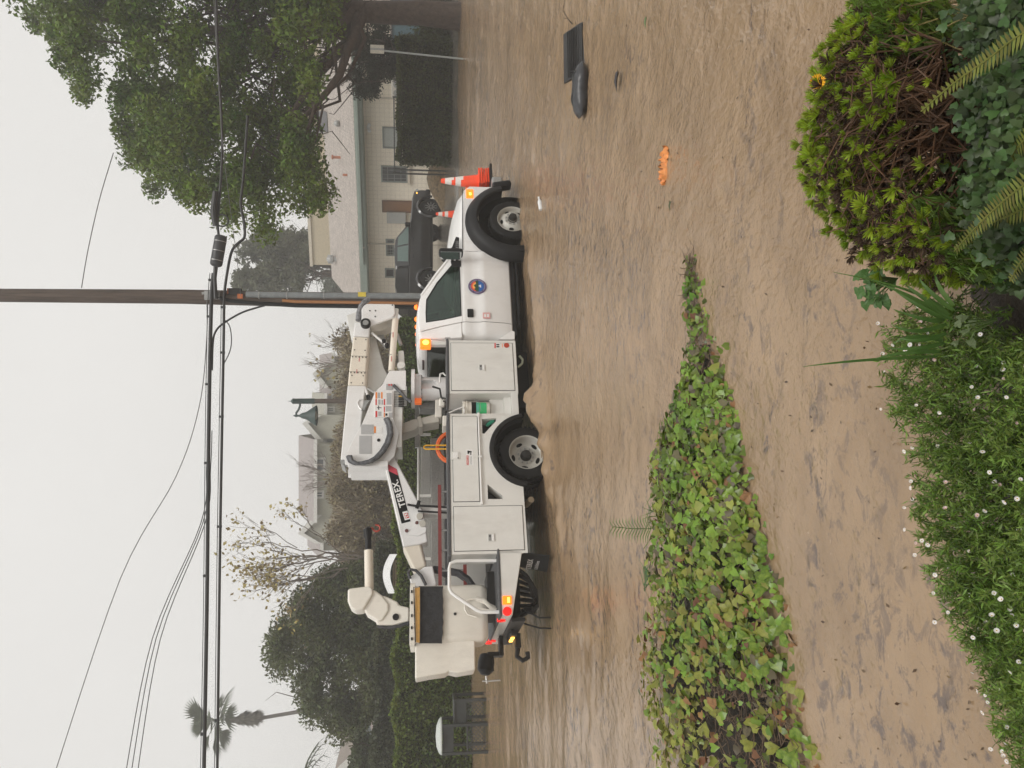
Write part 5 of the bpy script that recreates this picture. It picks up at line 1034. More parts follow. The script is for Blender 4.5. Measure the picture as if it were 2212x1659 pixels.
# ================================================================ vegetation
def leafquads(C, size, aspect=.55, up=0.0, seed=1, jit=.45, axis=None, droop=0):
    """C: n x 3 centres -> rhombic leaf faces with random tilt (up > 0 leans them to face the sky; axis = preferred long direction)"""
    g = np.random.default_rng(seed); n = len(C)
    a = g.normal(size=(n,3)) if axis is None else axis+g.normal(size=(n,3))*.45
    a[:,2] -= droop; a /= np.linalg.norm(a, axis=1, keepdims=True)
    nn = g.normal(size=(n,3)); nn[:,2] += up; b = np.cross(nn, a); b /= np.linalg.norm(b, axis=1, keepdims=True)+1e-9
    s = size*(1+g.uniform(-jit, jit, (n,1)))*.5
    V = np.stack([C-a*s, C+b*s*aspect-a*s*.1, C+a*s, C-b*s*aspect-a*s*.1], 1).reshape(-1,3)
    return V, np.arange(4*n).reshape(-1,4)
def inpoly(poly, n, seed):
    g = np.random.default_rng(seed); P_ = np.array(poly, float); out = []
    lo, hi = P_.min(0), P_.max(0)
    while len(out) < n:
        q = g.uniform(lo, hi, (2000,2)); x, y = q[:,0], q[:,1]; c = np.zeros(len(q), bool); j = len(P_)-1
        for i in range(len(P_)):
            xi, yi = P_[i]; xj, yj = P_[j]; cond = ((yi > y) != (yj > y)) & (x < (xj-xi)*(y-yi)/(yj-yi+1e-12)+xi); c ^= cond; j = i
        out += [tuple(v) for v in q[c]]
    return np.array(out[:n])
def blobs(cent, rad, per, seed, shell=.55, flat=.75):
    g = np.random.default_rng(seed); n = len(cent); idx = np.repeat(np.arange(n), per)
    d = g.normal(size=(len(idx),3)); d /= np.linalg.norm(d, axis=1, keepdims=True); r = g.uniform(0, 1, (len(idx),1))**shell
    d[:,2] *= flat
    return np.asarray(cent)[idx]+d*r*np.asarray(rad)[idx][:,None]
def leafmat(nm, c1, c2, isl=.35, rough=.5, trans=.25, scale=.6): return mat(nm, c1, rough, col2=c2, scale=scale, island=isl, trans=trans, spec=.35)
BARK = mat('bark_brown', (.060,.040,.030), .75, var=.4, scale=8, bump=.8, bscale=22)
def crooked(a, b, n, amp, g):
    a, b = Vector(a), Vector(b); L = (b-a).length
    return [a.lerp(b, k/n)+(Vector(g.normal(size=3))*amp*L*math.sin(math.pi*k/n)*.5 if 0 < k < n else Vector()) for k in range(n+1)]
def crown_tree(name, label, base, crown_px, Yr, nb, rad, per, leaf, lm, trunk_r, fork_z, seed, nlimb=30, fixed=(), limb_r=.10, group=None, extra=None, bark=BARK):
    g = np.random.default_rng(seed)
    px = inpoly(crown_px, nb, seed); Ys = g.uniform(Yr[0], Yr[1], nb)
    C = np.array([at(a, c, Y) for (a, c), Y in zip(px, Ys)])
    root = thing(name, label, 'tree', base, 0, group); B = np.array(base)
    rad_ = g.uniform(rad[0], rad[1], nb); pts = blobs(C, rad_, per, seed+1)-B
    V, F_ = leafquads(pts, leaf, .5, .5, seed+2); npmesh('crown', V, F_, lm, root)
    fork = Vector((0,0,fork_z)) if not isinstance(fork_z, Vector) else fork_z
    t = MB(); t.tube([(0,0,-.3), (0,0,.15), fork*.35+Vector((.05,0,0)), fork*.7, fork], [trunk_r*1.5, trunk_r*1.12, trunk_r, trunk_r*.92, trunk_r*.8], 12); t.build('trunk', bark, root, 60)
    lb = MB()
    order = g.permutation(nb)[:nlimb]
    for k in order:
        e = Vector(C[k]-B); st = fork*g.uniform(.75, 1.0); path = crooked(st, e, 6, .16, g); r0 = limb_r*g.uniform(.6,1.1)
        lb.tube(path, [r0*(1-.8*i/6) for i in range(7)], 6, caps=False)
        for _ in range(3):
            j = int(g.integers(2,6)); q = path[j]; w = q+Vector(g.normal(size=3))*.9; lb.tube(crooked(q, w, 3, .2, g), [.03,.022,.015,.008], 4, caps=False)
    for pth, r0, r1 in fixed: n = len(pth); lb.tube([Vector(q)-Vector(base) for q in pth], [r0+(r1-r0)*i/(n-1) for i in range(n)], 8)
    lb.build('limbs', bark, root, 60, fix=False)
    return root
# big tree at the right
TB_ = at(996, 36, 24.5); tb = (TB_.x, 24.5, TB_.z)
crown = [(-60,-200),(20,-20),(40,45),(75,60),(120,85),(150,185),(165,205),(225,205),(212,250),(245,325),(320,345),(318,415),(350,425),(420,462),(455,440),(500,465),(585,490),(630,455),(640,475),(700,440),(708,350),(690,290),(672,225),(705,170),(690,110),(730,60),(740,-60),(720,-200)]
limbs = [([(TB_.x,24.5,TB_.z+3.2), at(765,95,23.8), at(730,115,23.4), at(690,160,23), at(640,230,22.6), at(600,300,22.2)], .20, .05),
         ([(TB_.x,24.5,TB_.z+3.0), at(750,110,23.4), at(735,160,22.8), at(705,200,22.4), at(670,240,22.2), at(645,260,22)], .16, .05),
         ([(TB_.x,24.5,TB_.z+3.4), at(720,70,24), at(640,60,24.2), at(520,70,24.5), at(380,60,24.5), at(200,40,24.5)], .28, .06),
         ([(TB_.x,24.5,TB_.z+3.4), at(700,30,25), at(600,0,25), at(450,-40,25)], .3, .08)]
crown_tree('big_tree', 'large dark-trunked leafy tree with broad green crown at the right of the street', tb, crown, (20.8,27.5), 350, (.42,.88), 440, .135, leafmat('big_tree_leaf', (.040,.088,.007), (.155,.205,.018), .55, scale=.7), .37, 3.6, 41, 46, limbs, .09)
# drooping conifer behind the clipped hedge
dc = at(985, 150, 30.5)
crown_tree('drooping_conifer', 'dark drooping conifer hanging over the clipped hedge beside the sign', (dc.x+.6, 30.5, zg(dc.x, 30.5)), [(735,60),(770,200),(800,205),(830,190),(850,175),(862,150),(845,120),(862,95),(840,60),(800,20),(740,0)], (29.6,31.2), 70, (.25,.5), 330, .10, leafmat('conifer_leaf', (.014,.024,.012), (.040,.045,.020), .4), .16, 3.2, 43, 14, (), .05)
# distant misty trees left of the building
e1 = at(760, 575, 60); crown_tree('palm_clump_tree', 'pale hazy tree behind the tan building', (e1.x, 60, 3), [(515,540),(545,512),(620,510),(680,520),(700,545),(690,575),(640,580),(600,570),(560,560)], (58,62), 60, (.6,1.2), 300, .30, leafmat('mist_leaf', (.055,.070,.036), (.12,.125,.07), .3), .25, 7, 45, 10, (), .10)
e1 = at(760, 590, 57); crown_tree('palm_clump_tree', 'pale hazy drooping tree just right of the utility pole', (e1.x, 57, 3), [(505,600),(540,590),(600,580),(650,585),(640,615),(600,612),(570,622),(530,622)], (56,59), 40, (.5,1.0), 260, .34, leafmat('mist_leaf', (.055,.070,.036), (.12,.125,.07), .3), .22, 6.5, 46, 8, (), .08)
e1 = at(760, 620, 74); crown_tree('far_tree', 'faint fog-grey tree low behind the shingle roof by the pole', (e1.x, 74, 4), [(690,600),(700,625),(745,645),(780,640),(770,610),(735,590)], (72,76), 36, (.6,1.1), 160, .34, leafmat('faint_leaf', (.06,.08,.055), (.12,.14,.09), .3), .2, 4, 47, 8, (), .08)
# evergreen at the left
e1 = at(860, 1400, 32); crown_tree('evergreen_tree', 'round dark evergreen tree behind the basket on the left', (e1.x, 32, zg(e1.x,32)), [(578,1395),(590,1350),(612,1322),(640,1285),(668,1258),(720,1240),(800,1236),(850,1290),(850,1500),(800,1560),(735,1572),(690,1555),(655,1510),(640,1470),(612,1460),(590,1420)], (29.5,34.5), 230, (.45,.9), 300, .15, leafmat('evergreen_leaf', (.042,.060,.016), (.120,.130,.038), .45), .3, 2.0, 51, 20, (), .08)
e1 = at(860, 1630, 30); crown_tree('garden_shrub', 'loose leafy shrub at the far left edge above the hedge', (e1.x, 30, zg(e1.x,30)), [(770,1600),(760,1640),(790,1700),(860,1700),(870,1600),(820,1580)], (29,31), 40, (.35,.6), 200, .17, leafmat('shrub_leaf', (.035,.055,.018), (.085,.10,.035), .4), .1, 1.0, 52, 8, (), .05)
# leafless trees
def bare_tree(name, label, base, h, spread, seed, r0=.10, depth=5, m=None, leaves=0, lm=None, lsize=.16, lean=0):
    g = np.random.default_rng(seed); root = thing(name, label, 'tree', base); tips = []
    tr = MB(); br = MB()
    def grow(p, d, L, r, k):
        q = p+d*L; (tr if k == depth else br).tube(crooked(p, q, 3, .10, g), [r, r*.9, r*.8, r*.7], 6 if k > 3 else 4, caps=False)
        if k == 0: tips.append(q); return
        for _ in range(int(g.integers(2, 4)) if k < depth else 4):
            nd = (d+Vector(g.normal(size=3))*spread+Vector((0,0,.12))).normalized(); grow(p.lerp(q, g.uniform(.6,1)), nd, L*g.uniform(.62,.85), r*.62, k-1)
        if k < depth-1: tips.append(q)
    grow(Vector((0,0,0)), Vector((lean,0,1)).normalized(), h*.32, r0, depth)
    bk = m or mat('twig_grey', (.17,.14,.115), .8, var=.3); tr.build('trunk', bk, root, 60, fix=False); br.build('branches', bk, root, 0, fix=False)
    if leaves:
        C = np.array([tuple(t) for t in tips]); C = C[g.integers(0, len(C), leaves)]+g.normal(size=(leaves,3))*.14; V, F_ = leafquads(C, lsize, .7, .2, seed); npmesh('leaves', V, F_, lm, root)
    return root
q = at(860, 735, 50); bare_tree('bare_tree', 'leafless twiggy tree just left of the utility pole', (q.x-.4, 50, 2.6), 6.4, .42, 61, .12)
q = at(860, 790, 46); bare_tree('bare_tree', 'leafless tree with a few last leaves rising behind the white boom', (q.x, 46, 2.4), 7.6, .40, 62, .12, leaves=60, lm=leafmat('last_leaf', (.25,.20,.06), (.36,.28,.10), .3), lsize=.22)
q = at(860, 1060, 55); bare_tree('bare_tree', 'thin leafless tree standing in front of the mauve-roofed house', (q.x, 55, 3.0), 9.2, .34, 63, .12)
q = at(860, 1215, 30); bare_tree('autumn_tree', 'slender tree with sparse ochre autumn leaves left of the jib', (q.x, 30, 1.0), 9.2, .30, 67, .075, 5, leaves=800, lm=leafmat('ochre_leaf', (.30,.23,.08), (.46,.36,.14), .45), lsize=.15)
q = at(860, 1640, 44); bare_tree('bare_tree', 'fuzzy leafless tree low at the far left behind the houses', (q.x+1.3, 44, 2.3), 5.5, .45, 66, .1)
# thicket of brown twigs and dead leaves
def cloud(name, label, poly, Yr, n, size, aspect, lm, seed, axis=None, cat='thicket', droop=0, clump=None, kind='stuff'):
    g = np.random.default_rng(seed); px = inpoly(poly, clump or n, seed); C = np.array([at(a, c, Y) for (a, c), Y in zip(px, g.uniform(Yr[0], Yr[1], len(px)))])
    if clump: C = blobs(C, g.uniform(.25,.7,clump), n//clump, seed)
    V, F_ = leafquads(C, size, aspect, .3, seed, axis=axis, droop=droop); o = npmesh(name, V, F_, lm); return tag(o, label, cat, kind=kind)
TW = leafmat('dead_twig', (.15,.115,.078), (.30,.24,.155), .4, trans=.1)
th = [(728,735),(742,800),(725,850),(745,900),(728,940),(718,1000),(712,1060),(722,1110),(705,1150),(735,1200),(745,1260),(770,1330),(795,1400),(900,1420),(910,690),(800,690)]
cloud('brush_thicket', 'brown leafless brush filling the slope behind the boom', th, (35,40), 42000, .55, .05, TW, 71, axis=np.array([0,0,1.0]))
cloud('brush_leaves', 'dead brown leaves caught in the brush behind the boom', th, (34.5,39), 36000, .14, .6, leafmat('dead_leaf', (.17,.135,.08), (.33,.27,.16), .5, trans=.15), 72, clump=400)
# fan palm
PAY = 58.0; pb_ = at(700, 1533, PAY); FP = thing('fan_palm', 'tall fan palm with shaggy skirt far off at the left', 'palm', (pb_.x, PAY, pb_.z-4))
def fp(dx, dy): q = at(dx, dy, PAY); return Vector((q.x-pb_.x, 0, q.z-pb_.z+4))
b = MB(); b.tube([fp(900,1520), fp(700,1530), fp(660,1535), fp(600,1545), fp(560,1552), fp(500,1555)], [.28,.16,.14,.13,.13,.13], 10); b.build('trunk', mat('palm_bark', (.10,.085,.07), .8, var=.3), FP, 60)
cc = fp(468, 1556); PALM = leafmat('palm_leaf', (.06,.078,.042), (.11,.13,.07), .3); g = np.random.default_rng(81)
def fan(mb, o, d, L, n=14, w=.09, spread=1.0, sag=.5):
    d = d.normalized(); sd = d.cross(Vector((0,0,1))); sd = sd.normalized() if sd.length > .1 else Vector((1,0,0)); up = sd.cross(d)
    hub = o+d*L*.45; mb.tube([o, hub], .03, 4, caps=False)
    for k in range(n):
        a = (k/(n-1)-.5)*2.4*spread; e = (d*math.cos(a)+sd*math.sin(a)); tip = hub+e*L*.6-Vector((0,0,sag*L*.25)); mid = hub+e*L*.35-Vector((0,0,sag*L*.05)); wv = e.cross(up).normalized()*w
        i = len(mb.v); mb.add([hub, mid+wv, tip, mid-wv], [(0,1,2,3)])
b = MB()
for k in range(26):
    t = g.uniform(0, 2*math.pi); el = g.uniform(-.5, 1.4); d = Vector((math.cos(t)*math.cos(el), math.sin(t)*math.cos(el), math.sin(el))); fan(b, cc, d, g.uniform(1.7,2.7), n=10, spread=.62, w=.075, sag=.6 if el < .5 else .2)
b.build('fronds', PALM, FP, 0, fix=False)
b = MB()
for k in range(46):
    t = g.uniform(0, 2*math.pi); f = g.uniform(0, 1); o = fp(495+f*45, 1554); d = Vector((math.cos(t)*.45, math.sin(t)*.45, -1)); fan(b, o, d, g.uniform(.8,1.4), 8, .05, .5, .1)
b.build('dead_skirt', leafmat('skirt_leaf', (.11,.095,.075), (.18,.16,.125), .3), FP, 0, fix=False)
p2 = at(640, 1690, 30); FP2 = thing('feather_palm', 'palm frond tips reaching in at the far left edge', 'palm', (p2.x-.6, 30, zg(-15, 30)))
hub = Vector((0,0,p2.z-FP2.location.z-.6)); b = MB(); b.tube([(0,0,0), hub*.6+Vector((.1,0,0)), hub], [.3,.22,.2], 10); b.build('trunk', mat('palm_bark', (.10,.085,.07), .8, var=.3), FP2, 60); b = MB()
for k in range(16):
    t = 2*math.pi*k/16; d = Vector((math.cos(t), math.sin(t), .9)); pts = [hub+Vector((d.x*s_*1.9, d.y*s_*1.9, d.z*s_*1.5-1.5*s_*s_)) for s_ in np.linspace(0, 1, 10)]; b.tube(pts, .02, 4, caps=False)
    for i in range(2, 10):
        for sd in (-1, 1):
            tn = (pts[i]-pts[i-1]).normalized(); s2 = tn.cross(Vector((0,0,1))).normalized()*sd; tip = pts[i]+(s2*.7+tn*.5).normalized()*.5-Vector((0,0,.12)); i0 = len(b.v); b.add([pts[i], pts[i]+tn*.05, tip], [(0,1,2)])
b.build('fronds', PALM, FP2, 0, fix=False)
# --- clipped hedges: dark core, leaf skin, uneven top
def hedge(name, label, p0, p1, z0, h, th_, lm, seed, per=900, leaf=.09, uneven=.06, rough=.06, topm=None):
    p0, p1 = Vector((*p0,0)), Vector((*p1,0)); d = p1-p0; L = d.length; yaw = math.atan2(d.y, d.x); H = thing(name, label, 'hedge', (p0.x, p0.y, z0), yaw); g = np.random.default_rng(seed)
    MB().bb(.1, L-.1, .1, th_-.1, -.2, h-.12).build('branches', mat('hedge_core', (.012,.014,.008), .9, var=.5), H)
    n = int(per*L*h); x = g.uniform(0, L, n); z = g.uniform(-.05, h, n); top = h+uneven*vnoise(x*1.4, x*0, seed)*2
    z = np.minimum(z, top); fr = np.stack([x, np.full(n, .04)+rough*g.normal(size=n)+.10*vnoise(x*1.1, z*1.3, seed+3), z], 1)
    m = int(per*L*th_); x2 = g.uniform(0, L, m); t2 = np.stack([x2, g.uniform(0, th_, m), h+uneven*vnoise(x2*1.4, x2*0, seed)*2+.04*g.normal(size=m)+.02], 1)
    k = int(per*h*th_); e = np.concatenate([np.stack([np.full(k, xx)+rough*g.normal(size=k), g.uniform(0, th_, k), g.uniform(0, h, k)], 1) for xx in (0, L)])
    V, F_ = leafquads(np.concatenate([fr, t2, e]), leaf, .65, .4, seed); npmesh('foliage', V, F_, lm, H)
    if topm:  # extra leaf layer: brightness of the hedge top put into a paler leaf colour
        q = int(per*L*.5); x3 = g.uniform(0, L, q); C3 = np.stack([x3, g.uniform(-.03, .30, q), h+uneven*vnoise(x3*1.4, x3*0, seed)*2+.03+.035*np.abs(g.normal(size=q))-.10*g.uniform(0,1,q)**3], 1); V, F_ = leafquads(C3, leaf*.9, .65, .6, seed+9); npmesh('bright_top_leaves', V, F_, topm, H)
    return H
HL = leafmat('hedge_leaf', (.034,.060,.010), (.115,.150,.024), .6, trans=.2, scale=1.5)
HR = leafmat('hedge_dark', (.020,.032,.008), (.075,.090,.020), .5, trans=.2, scale=1.5)
a_, b_ = at(975, 350, 27.6), at(985, 84, 26.6)
hedge('clipped_hedge', 'square clipped dark green hedge between the sign and the chain link fence', (a_.x, 27.6), (b_.x, 26.6), a_.z+.05, (at(866,350,27.6).z-a_.z), 1.3, HR, 91, 1500, .085, topm=leafmat('olive_bright_top', (.05,.07,.015), (.11,.13,.03), .4, trans=.3, scale=1.5))  # top leaves tinted lighter olive to brighten the top
l0, l1 = at(1012, 1720, 20.6), at(1000, 690, 23.6)
hedge('boxed_hedge', 'long clipped bright-topped green hedge running behind the truck at the left', (l0.x, 20.6), (l1.x, 23.6), l0.z-.05, at(857,1500,21.2).z-l0.z+.05, 1.2, HL, 92, 1500, .085, .10, topm=leafmat('bright_top_leaf', (.09,.13,.015), (.20,.25,.03), .4, trans=.3, scale=1.5))  # top leaves tinted yellower and lighter, painting in a bright top
m0, m1 = at(860, 1720, 26.5), at(850, 1180, 27.5)
hedge('vine_fence', 'dark vine-covered fence standing behind the long left hedge', (m0.x, 26.5), (m1.x, 27.5), zg(m0.x, 26.5)-.3, at(808,1500,26.8).z-zg(m0.x,26.5)+.3, .9, leafmat('vine_dark', (.03,.04,.018), (.085,.095,.04), .4), 93, 700, .11, .18, .1)
# ivy and low growth at the foot of the right hedge / under the tree
cloud('ground_cover', 'low dark growth at the foot of the big tree', [(905,-30),(905,80),(965,84),(985,60),(985,-30)], (27.5,29.5), 6000, .12, .6, HR, 95, cat='plants', clump=60)
# ================================================================ foreground: ivy strip, bank plants, drifting things
def tomesh(name, mb, m, smooth=0):
    me = bpy.data.meshes.new(name); me.from_pydata(mb.v, [], mb.f); me.materials.append(m)
    if smooth: me.shade_smooth()
    return me
def put(me, name, parent, M):
    o = bpy.data.objects.new(name, me); COL.objects.link(o); o.parent = parent; o.matrix_local = M; return o
def frame(loc, n, t, s):                                   # matrix: local z = n, local x ~ t
    n = Vector(n).normalized(); t = Vector(t); t = (t-n*t.dot(n)); t = t.normalized() if t.length > 1e-3 else n.orthogonal().normalized(); b = n.cross(t)
    M = Matrix((t*s, b*s, n*s)).transposed().to_4x4(); M.translation = loc; return M
IVY = [(0,0),(-.16,.28),(-.08,.50),(.18,.47),(.40,.50),(.66,.27),(1.0,0),(.66,-.27),(.40,-.50),(.18,-.47),(-.08,-.50),(-.16,-.28)]
def ivy_verts(bend, cup): return np.array([(x, y, -bend*x*x+cup*abs(y)) for x, y in IVY]+[(.30,0,.03)])
IVF = [(i, (i+1) % 12, 12) for i in range(12)]
IVM = {'green': leafmat('ivy_green', (.070,.140,.014), (.225,.305,.042), .62, .26, .3, 2.5), 'olive': leafmat('ivy_olive', (.17,.19,.03), (.32,.32,.06), .35, .42, .3, 2.5), 'rust': leafmat('ivy_rust', (.16,.075,.03), (.30,.15,.06), .4, .5, .2, 2.5), 'purple': leafmat('ivy_purple', (.075,.055,.035), (.14,.12,.06), .35, .42, .2, 2.5)}
far_e = [(1478,545),(1480,600),(1476,640),(1492,700),(1488,770),(1466,850),(1434,930),(1408,1010),(1424,1100),(1410,1200),(1416,1300),(1396,1400),(1392,1480),(1424,1560),(1432,1690)]
near_e = [(1500,545),(1506,600),(1508,640),(1524,700),(1552,770),(1572,850),(1590,930),(1606,1010),(1628,1100),(1656,1200),(1676,1290),(1694,1390),(1696,1460),(1716,1550),(1764,1690)]
IV = thing('ivy_strip', 'long strip of ivy ground cover standing out of the brown water', 'ivy', gnd(1560, 1250)); io = Vector(IV.location)
g = np.random.default_rng(101)
def strip_pt(f, t):                                        # f along the strip 0..1 (right to left), t across 0 far .. 1 near
    x = f*(len(far_e)-1); i = min(int(x), len(far_e)-2); r = x-i
    A = Vector((*far_e[i],0)).lerp(Vector((*far_e[i+1],0)), r); B = Vector((*near_e[i],0)).lerp(Vector((*near_e[i+1],0)), r)
    hgt = min(.16, .035+.20*f)*(max(0, math.sin(math.pi*min(1, max(0, t*.88+.10))))**.6)
    a = A.lerp(B, t); p = gnd(a.x+12*(1-t), a.y); return p, hgt
# dark root mat
mb = MB(); secs = []
for i in range(60):
    row = []
    for j in range(10):
        p, h = strip_pt(.26+.74*i/59, j/9); row.append(p-io+Vector((0,0,h*.55-.05+.02*g.normal() if 0 < j < 9 else -.12)))
    secs.append(row)
mb.loft(secs, closed=False, caps=False); mb.build('root_mat', mat('root_soil', (.022,.015,.009), .9, var=.6, scale=14, bump=1, bscale=30), IV, 60)
acc = {k: [] for k in IVM}; allm = []
N_ = 7000
for k in range(N_):
    f = g.uniform(0, 1)**.72; t = g.uniform(0, 1)
    if f < .34 and g.uniform() > .03+f*1.1+1.0*float(vnoise(np.array([f*40]), np.array([t*3]), 55)[0]): continue
    gap = float(vnoise(np.array([f*30]), np.array([t*7]), 56)[0])
    if gap < -.24 and g.uniform() < .5: continue
    if f > .86 and .45 < t < .93 and g.uniform() < .80: continue       # open patch with bare twigs
    if f > .62 and g.uniform() < .22: continue
    t += g.normal()*(.05 if f > .3 else .9*(.62-f)); p, h = strip_pt(f, min(1.06 if f > .3 else 1.9, max(-.08 if f > .3 else -.9, t))); h = max(0, h) if not isinstance(h, complex) else 0; z = h*g.uniform(.5, 1.25)+.005
    loc = p-io+Vector((g.normal()*.015, g.normal()*.015, z))
    edge = (t-.5)*1.6; n = Vector((g.normal()*.45, -.30-edge*.6+g.normal()*.45, 1)); tx = Vector((g.normal(), -.5+g.normal()*.9, -.2))
    s = (.024+.050*g.uniform()**1.5)*(1.1 if f > .3 else .8)
    u = g.uniform(); yl = max(0, (f-.42)*1.3)+.15*(t < .25)+.75*float(vnoise(np.array([f*16]), np.array([t*4]), 57)[0])
    kind = 'olive' if u < yl*.75 else ('rust' if u > .965-.07*(f > .7) else ('purple' if u > .86 else 'green'))
    allm.append((p.y, kind, frame(loc, n, tx, s), g.uniform(.0,.35), g.uniform(-.05,.25)))
allm.sort(key=lambda q: q[0])
shared = {k: [tomesh('ivy_leaf', (lambda mb_: mb_)(MB().add([tuple(v) for v in ivy_verts(b_, c_)], IVF)), IVM[k]) for b_, c_ in ((.05,.0),(.25,.1),(.15,.22))] for k in IVM}
big = sorted(range(len(allm)), key=lambda i: -allm[i][2].to_scale()[0]/allm[i][0])[:300]; bigs = set(big)
for i, (y_, kind, M, bd, cu) in enumerate(allm):
    if i in bigs: put(shared[kind][i % 3], 'leaf', IV, M)
    else: acc[kind].append(np.array([M @ Vector(v) for v in ivy_verts(bd, cu)]))
for k, L_ in acc.items():
    if L_:
        V = np.concatenate(L_); F0 = np.array(IVF); F_ = np.concatenate([F0+13*i for i in range(len(L_))]); o = npmesh('foliage', V, F_, IVM[k], IV); o['kind'] = 'stuff'
tw_ = MB()
for k in range(700):                                       # bare stems
    f = g.uniform(.0,1) if k % 3 else g.uniform(.84,1); t = g.uniform(.1,.98) if k % 3 else g.uniform(.5,.98); p, h = strip_pt(f, t); a = p-io+Vector((0,0,h*.6)); d = Vector((g.normal(), g.normal()*.6, g.normal()*.25)).normalized()*g.uniform(.06,.2)
    tw_.tube(crooked(a, a+d, 3, .2, g), [.003,.003,.002,.0015], 4, caps=False)
o = tw_.build('stems', mat('ivy_stem', (.13,.085,.05), .7, var=.4), IV, 0, fix=False); o['kind'] = 'stuff'
# seedling palm and grass tuft in the ivy
PG = leafmat('blade_green', (.06,.13,.02), (.14,.22,.05), .3, .4, .25, 3)
def blade(mb, pts, w, fold=.25):
    pts = [Vector(p) for p in pts]; n = len(pts); L = []; R_ = []; C_ = []
    for i, p in enumerate(pts):
        t = (pts[min(i+1,n-1)]-pts[max(i-1,0)]).normalized(); s = t.cross(Vector((0,-.6,.8))); s = s.normalized() if s.length > .05 else Vector((1,0,0)); ww = w*(1-(i/(n-1))**2.2)*(.6+.4*min(1, i/1.5))+.0006
        up = s.cross(t).normalized(); L.append(p+s*ww+up*ww*fold); R_.append(p-s*ww+up*ww*fold); C_.append(p)
    mb.loft([[a, c, b_] for a, c, b_ in zip(L, C_, R_)], closed=False, caps=False)
q = gnd(1425, 1130); SP_ = thing('palm_seedling', 'small feathery palm seedling at the far edge of the ivy', 'plant', q); mb = MB()
def up_at(dx, dy, Y): return at(dx, dy, Y)-q
mid = [up_at(1425,1140,q.y), up_at(1400,1142,q.y), up_at(1365,1142,q.y), up_at(1325,1138,q.y)]
for k in range(14):
    f = .25+.75*k/13; x = f*3; i = min(int(x), 2); p = mid[i].lerp(mid[i+1], x-i)
    for s in (-1, 1): blade(mb, [p, p+Vector((s*.06*(1.25-f*.6), -.01, .030)), p+Vector((s*.115*(1.25-f*.6), -.03, .036))], .0065)
mb.tube(mid, .003, 4); mb.build('frond', PG, SP_, 0, fix=False)
mb = MB()
for k in range(10): c0 = up_at(1425, 1085+k*5, q.y); mb2 = blade(mb, [c0, c0+Vector((g.normal()*.04, 0, .07)), c0+Vector((g.normal()*.10, 0, .11+.04*g.uniform()))], .004)
mb.build('grass_blades', PG, SP_, 0, fix=False)
q3 = gnd(1405, 1245); SP2 = thing('grass_tuft', 'small bent tuft of grass on the far edge of the ivy strip', 'grass', q3); mb = MB()
for k in range(22): a = Vector((g.normal()*.03, g.normal()*.02, 0)); mb2 = blade(mb, [a, a+Vector((g.normal()*.05, -.01, .05)), a+Vector((g.normal()*.12, -.02, .05+.03*g.normal()))], .005)
mb.build('grass_blades', leafmat('tuft_green', (.04,.11,.03), (.08,.18,.05), .3), SP2, 0, fix=False)
# ---------------------------------------------------------------- bank
bx, by = np.linspace(-3, 3.4, 90), np.linspace(-.6, 2.9, 70); BX, BYY = np.meshgrid(bx, by)
edge = 2.55+.10*np.sin(BX*2.1)-.55*np.clip((-BX-.75)/.6, 0, 1)+.10*vnoise(BX*2, BYY*2, 8)
BZ = -.16+.34*np.clip((edge-BYY)/1.1, 0, 1)**.7-.6*np.clip((BYY-edge)/.4, 0, 1)+.30*np.clip((BX-.05)/.35, 0, 1)*np.clip((2.25-BYY)/.5, 0, 1)+.03*vnoise(BX*9, BYY*9, 12)+.02*vnoise(BX*25, BYY*25, 13)
tag(npmesh('soil_bank', np.stack([BX.ravel(), BYY.ravel(), BZ.ravel()], 1), gridf(70, 90), mat('wet_soil', (.020,.014,.010), .6, var=.6, scale=22, bump=1, bscale=60, col2=(.060,.042,.028)), smooth=True), kind='structure')
# --- low fleabane mounds with white daisies
FL1 = leafmat('fleabane_leaf', (.095,.165,.022), (.22,.31,.060), .45, .45, .3, 6); FSTEM = mat('fleabane_stem', (.10,.16,.04), .6, var=.3)
PET = mat('petal_white', (.80,.76,.74), .5, var=.05, island=.08); PETP = mat('petal_pink', (.74,.55,.55), .5, var=.08); EYE = mat('daisy_eye', (.42,.27,.05), .7, var=.3)
def daisy(r, m, cup):
    b = MB()
    for k in range(15):
        a = 2*math.pi*k/15; ca, sa = math.cos(a), math.sin(a); w = .12*r
        b.add([(ca*.25*r-sa*w*.5, sa*.25*r+ca*w*.5, 0), (ca*.25*r+sa*w*.5, sa*.25*r-ca*w*.5, 0), (ca*r+sa*w, sa*r-ca*w, cup*r), (ca*r*1.04, sa*r*1.04, cup*r), (ca*r-sa*w, sa*r+ca*w, cup*r)], [(0,1,2,3,4)])
    me = bpy.data.meshes.new('daisy'); b2 = MB(); b2.ball((0,0,.04*r), (.30*r,.30*r,.14*r), 8, 4); n = len(b.f); b.add(b2.v, b2.f)
    me.from_pydata(b.v, [], b.f); me.materials.append(m); me.materials.append(EYE)
    for i, p in enumerate(me.polygons): p.material_index = 1 if i >= n else 0
    return me
DAI = [daisy(1, PET, .12), daisy(1, PET, .5), daisy(1, PETP, .7)]
mound_px = [[(1905,690),(1892,780),(1905,860),(1925,930),(1980,985),(2070,1000),(2260,1000),(2260,760),(2130,700),(2060,650),(1980,655)],
            [(1950,960),(1955,1040),(1962,1100),(1980,1180),(2005,1260),(2070,1290),(2260,1300),(2260,960),(2080,950)],
            [(2010,1250),(2035,1330),(2085,1420),(2125,1490),(2140,1570),(2175,1650),(2260,1700),(2260,1260),(2090,1240)]]
lbl = ['leafy fleabane mound with white daisies beside the bladed clump','middle fleabane mound of white daisies on the near bank','leftmost fleabane mound of white daisies trailing along the near bank']
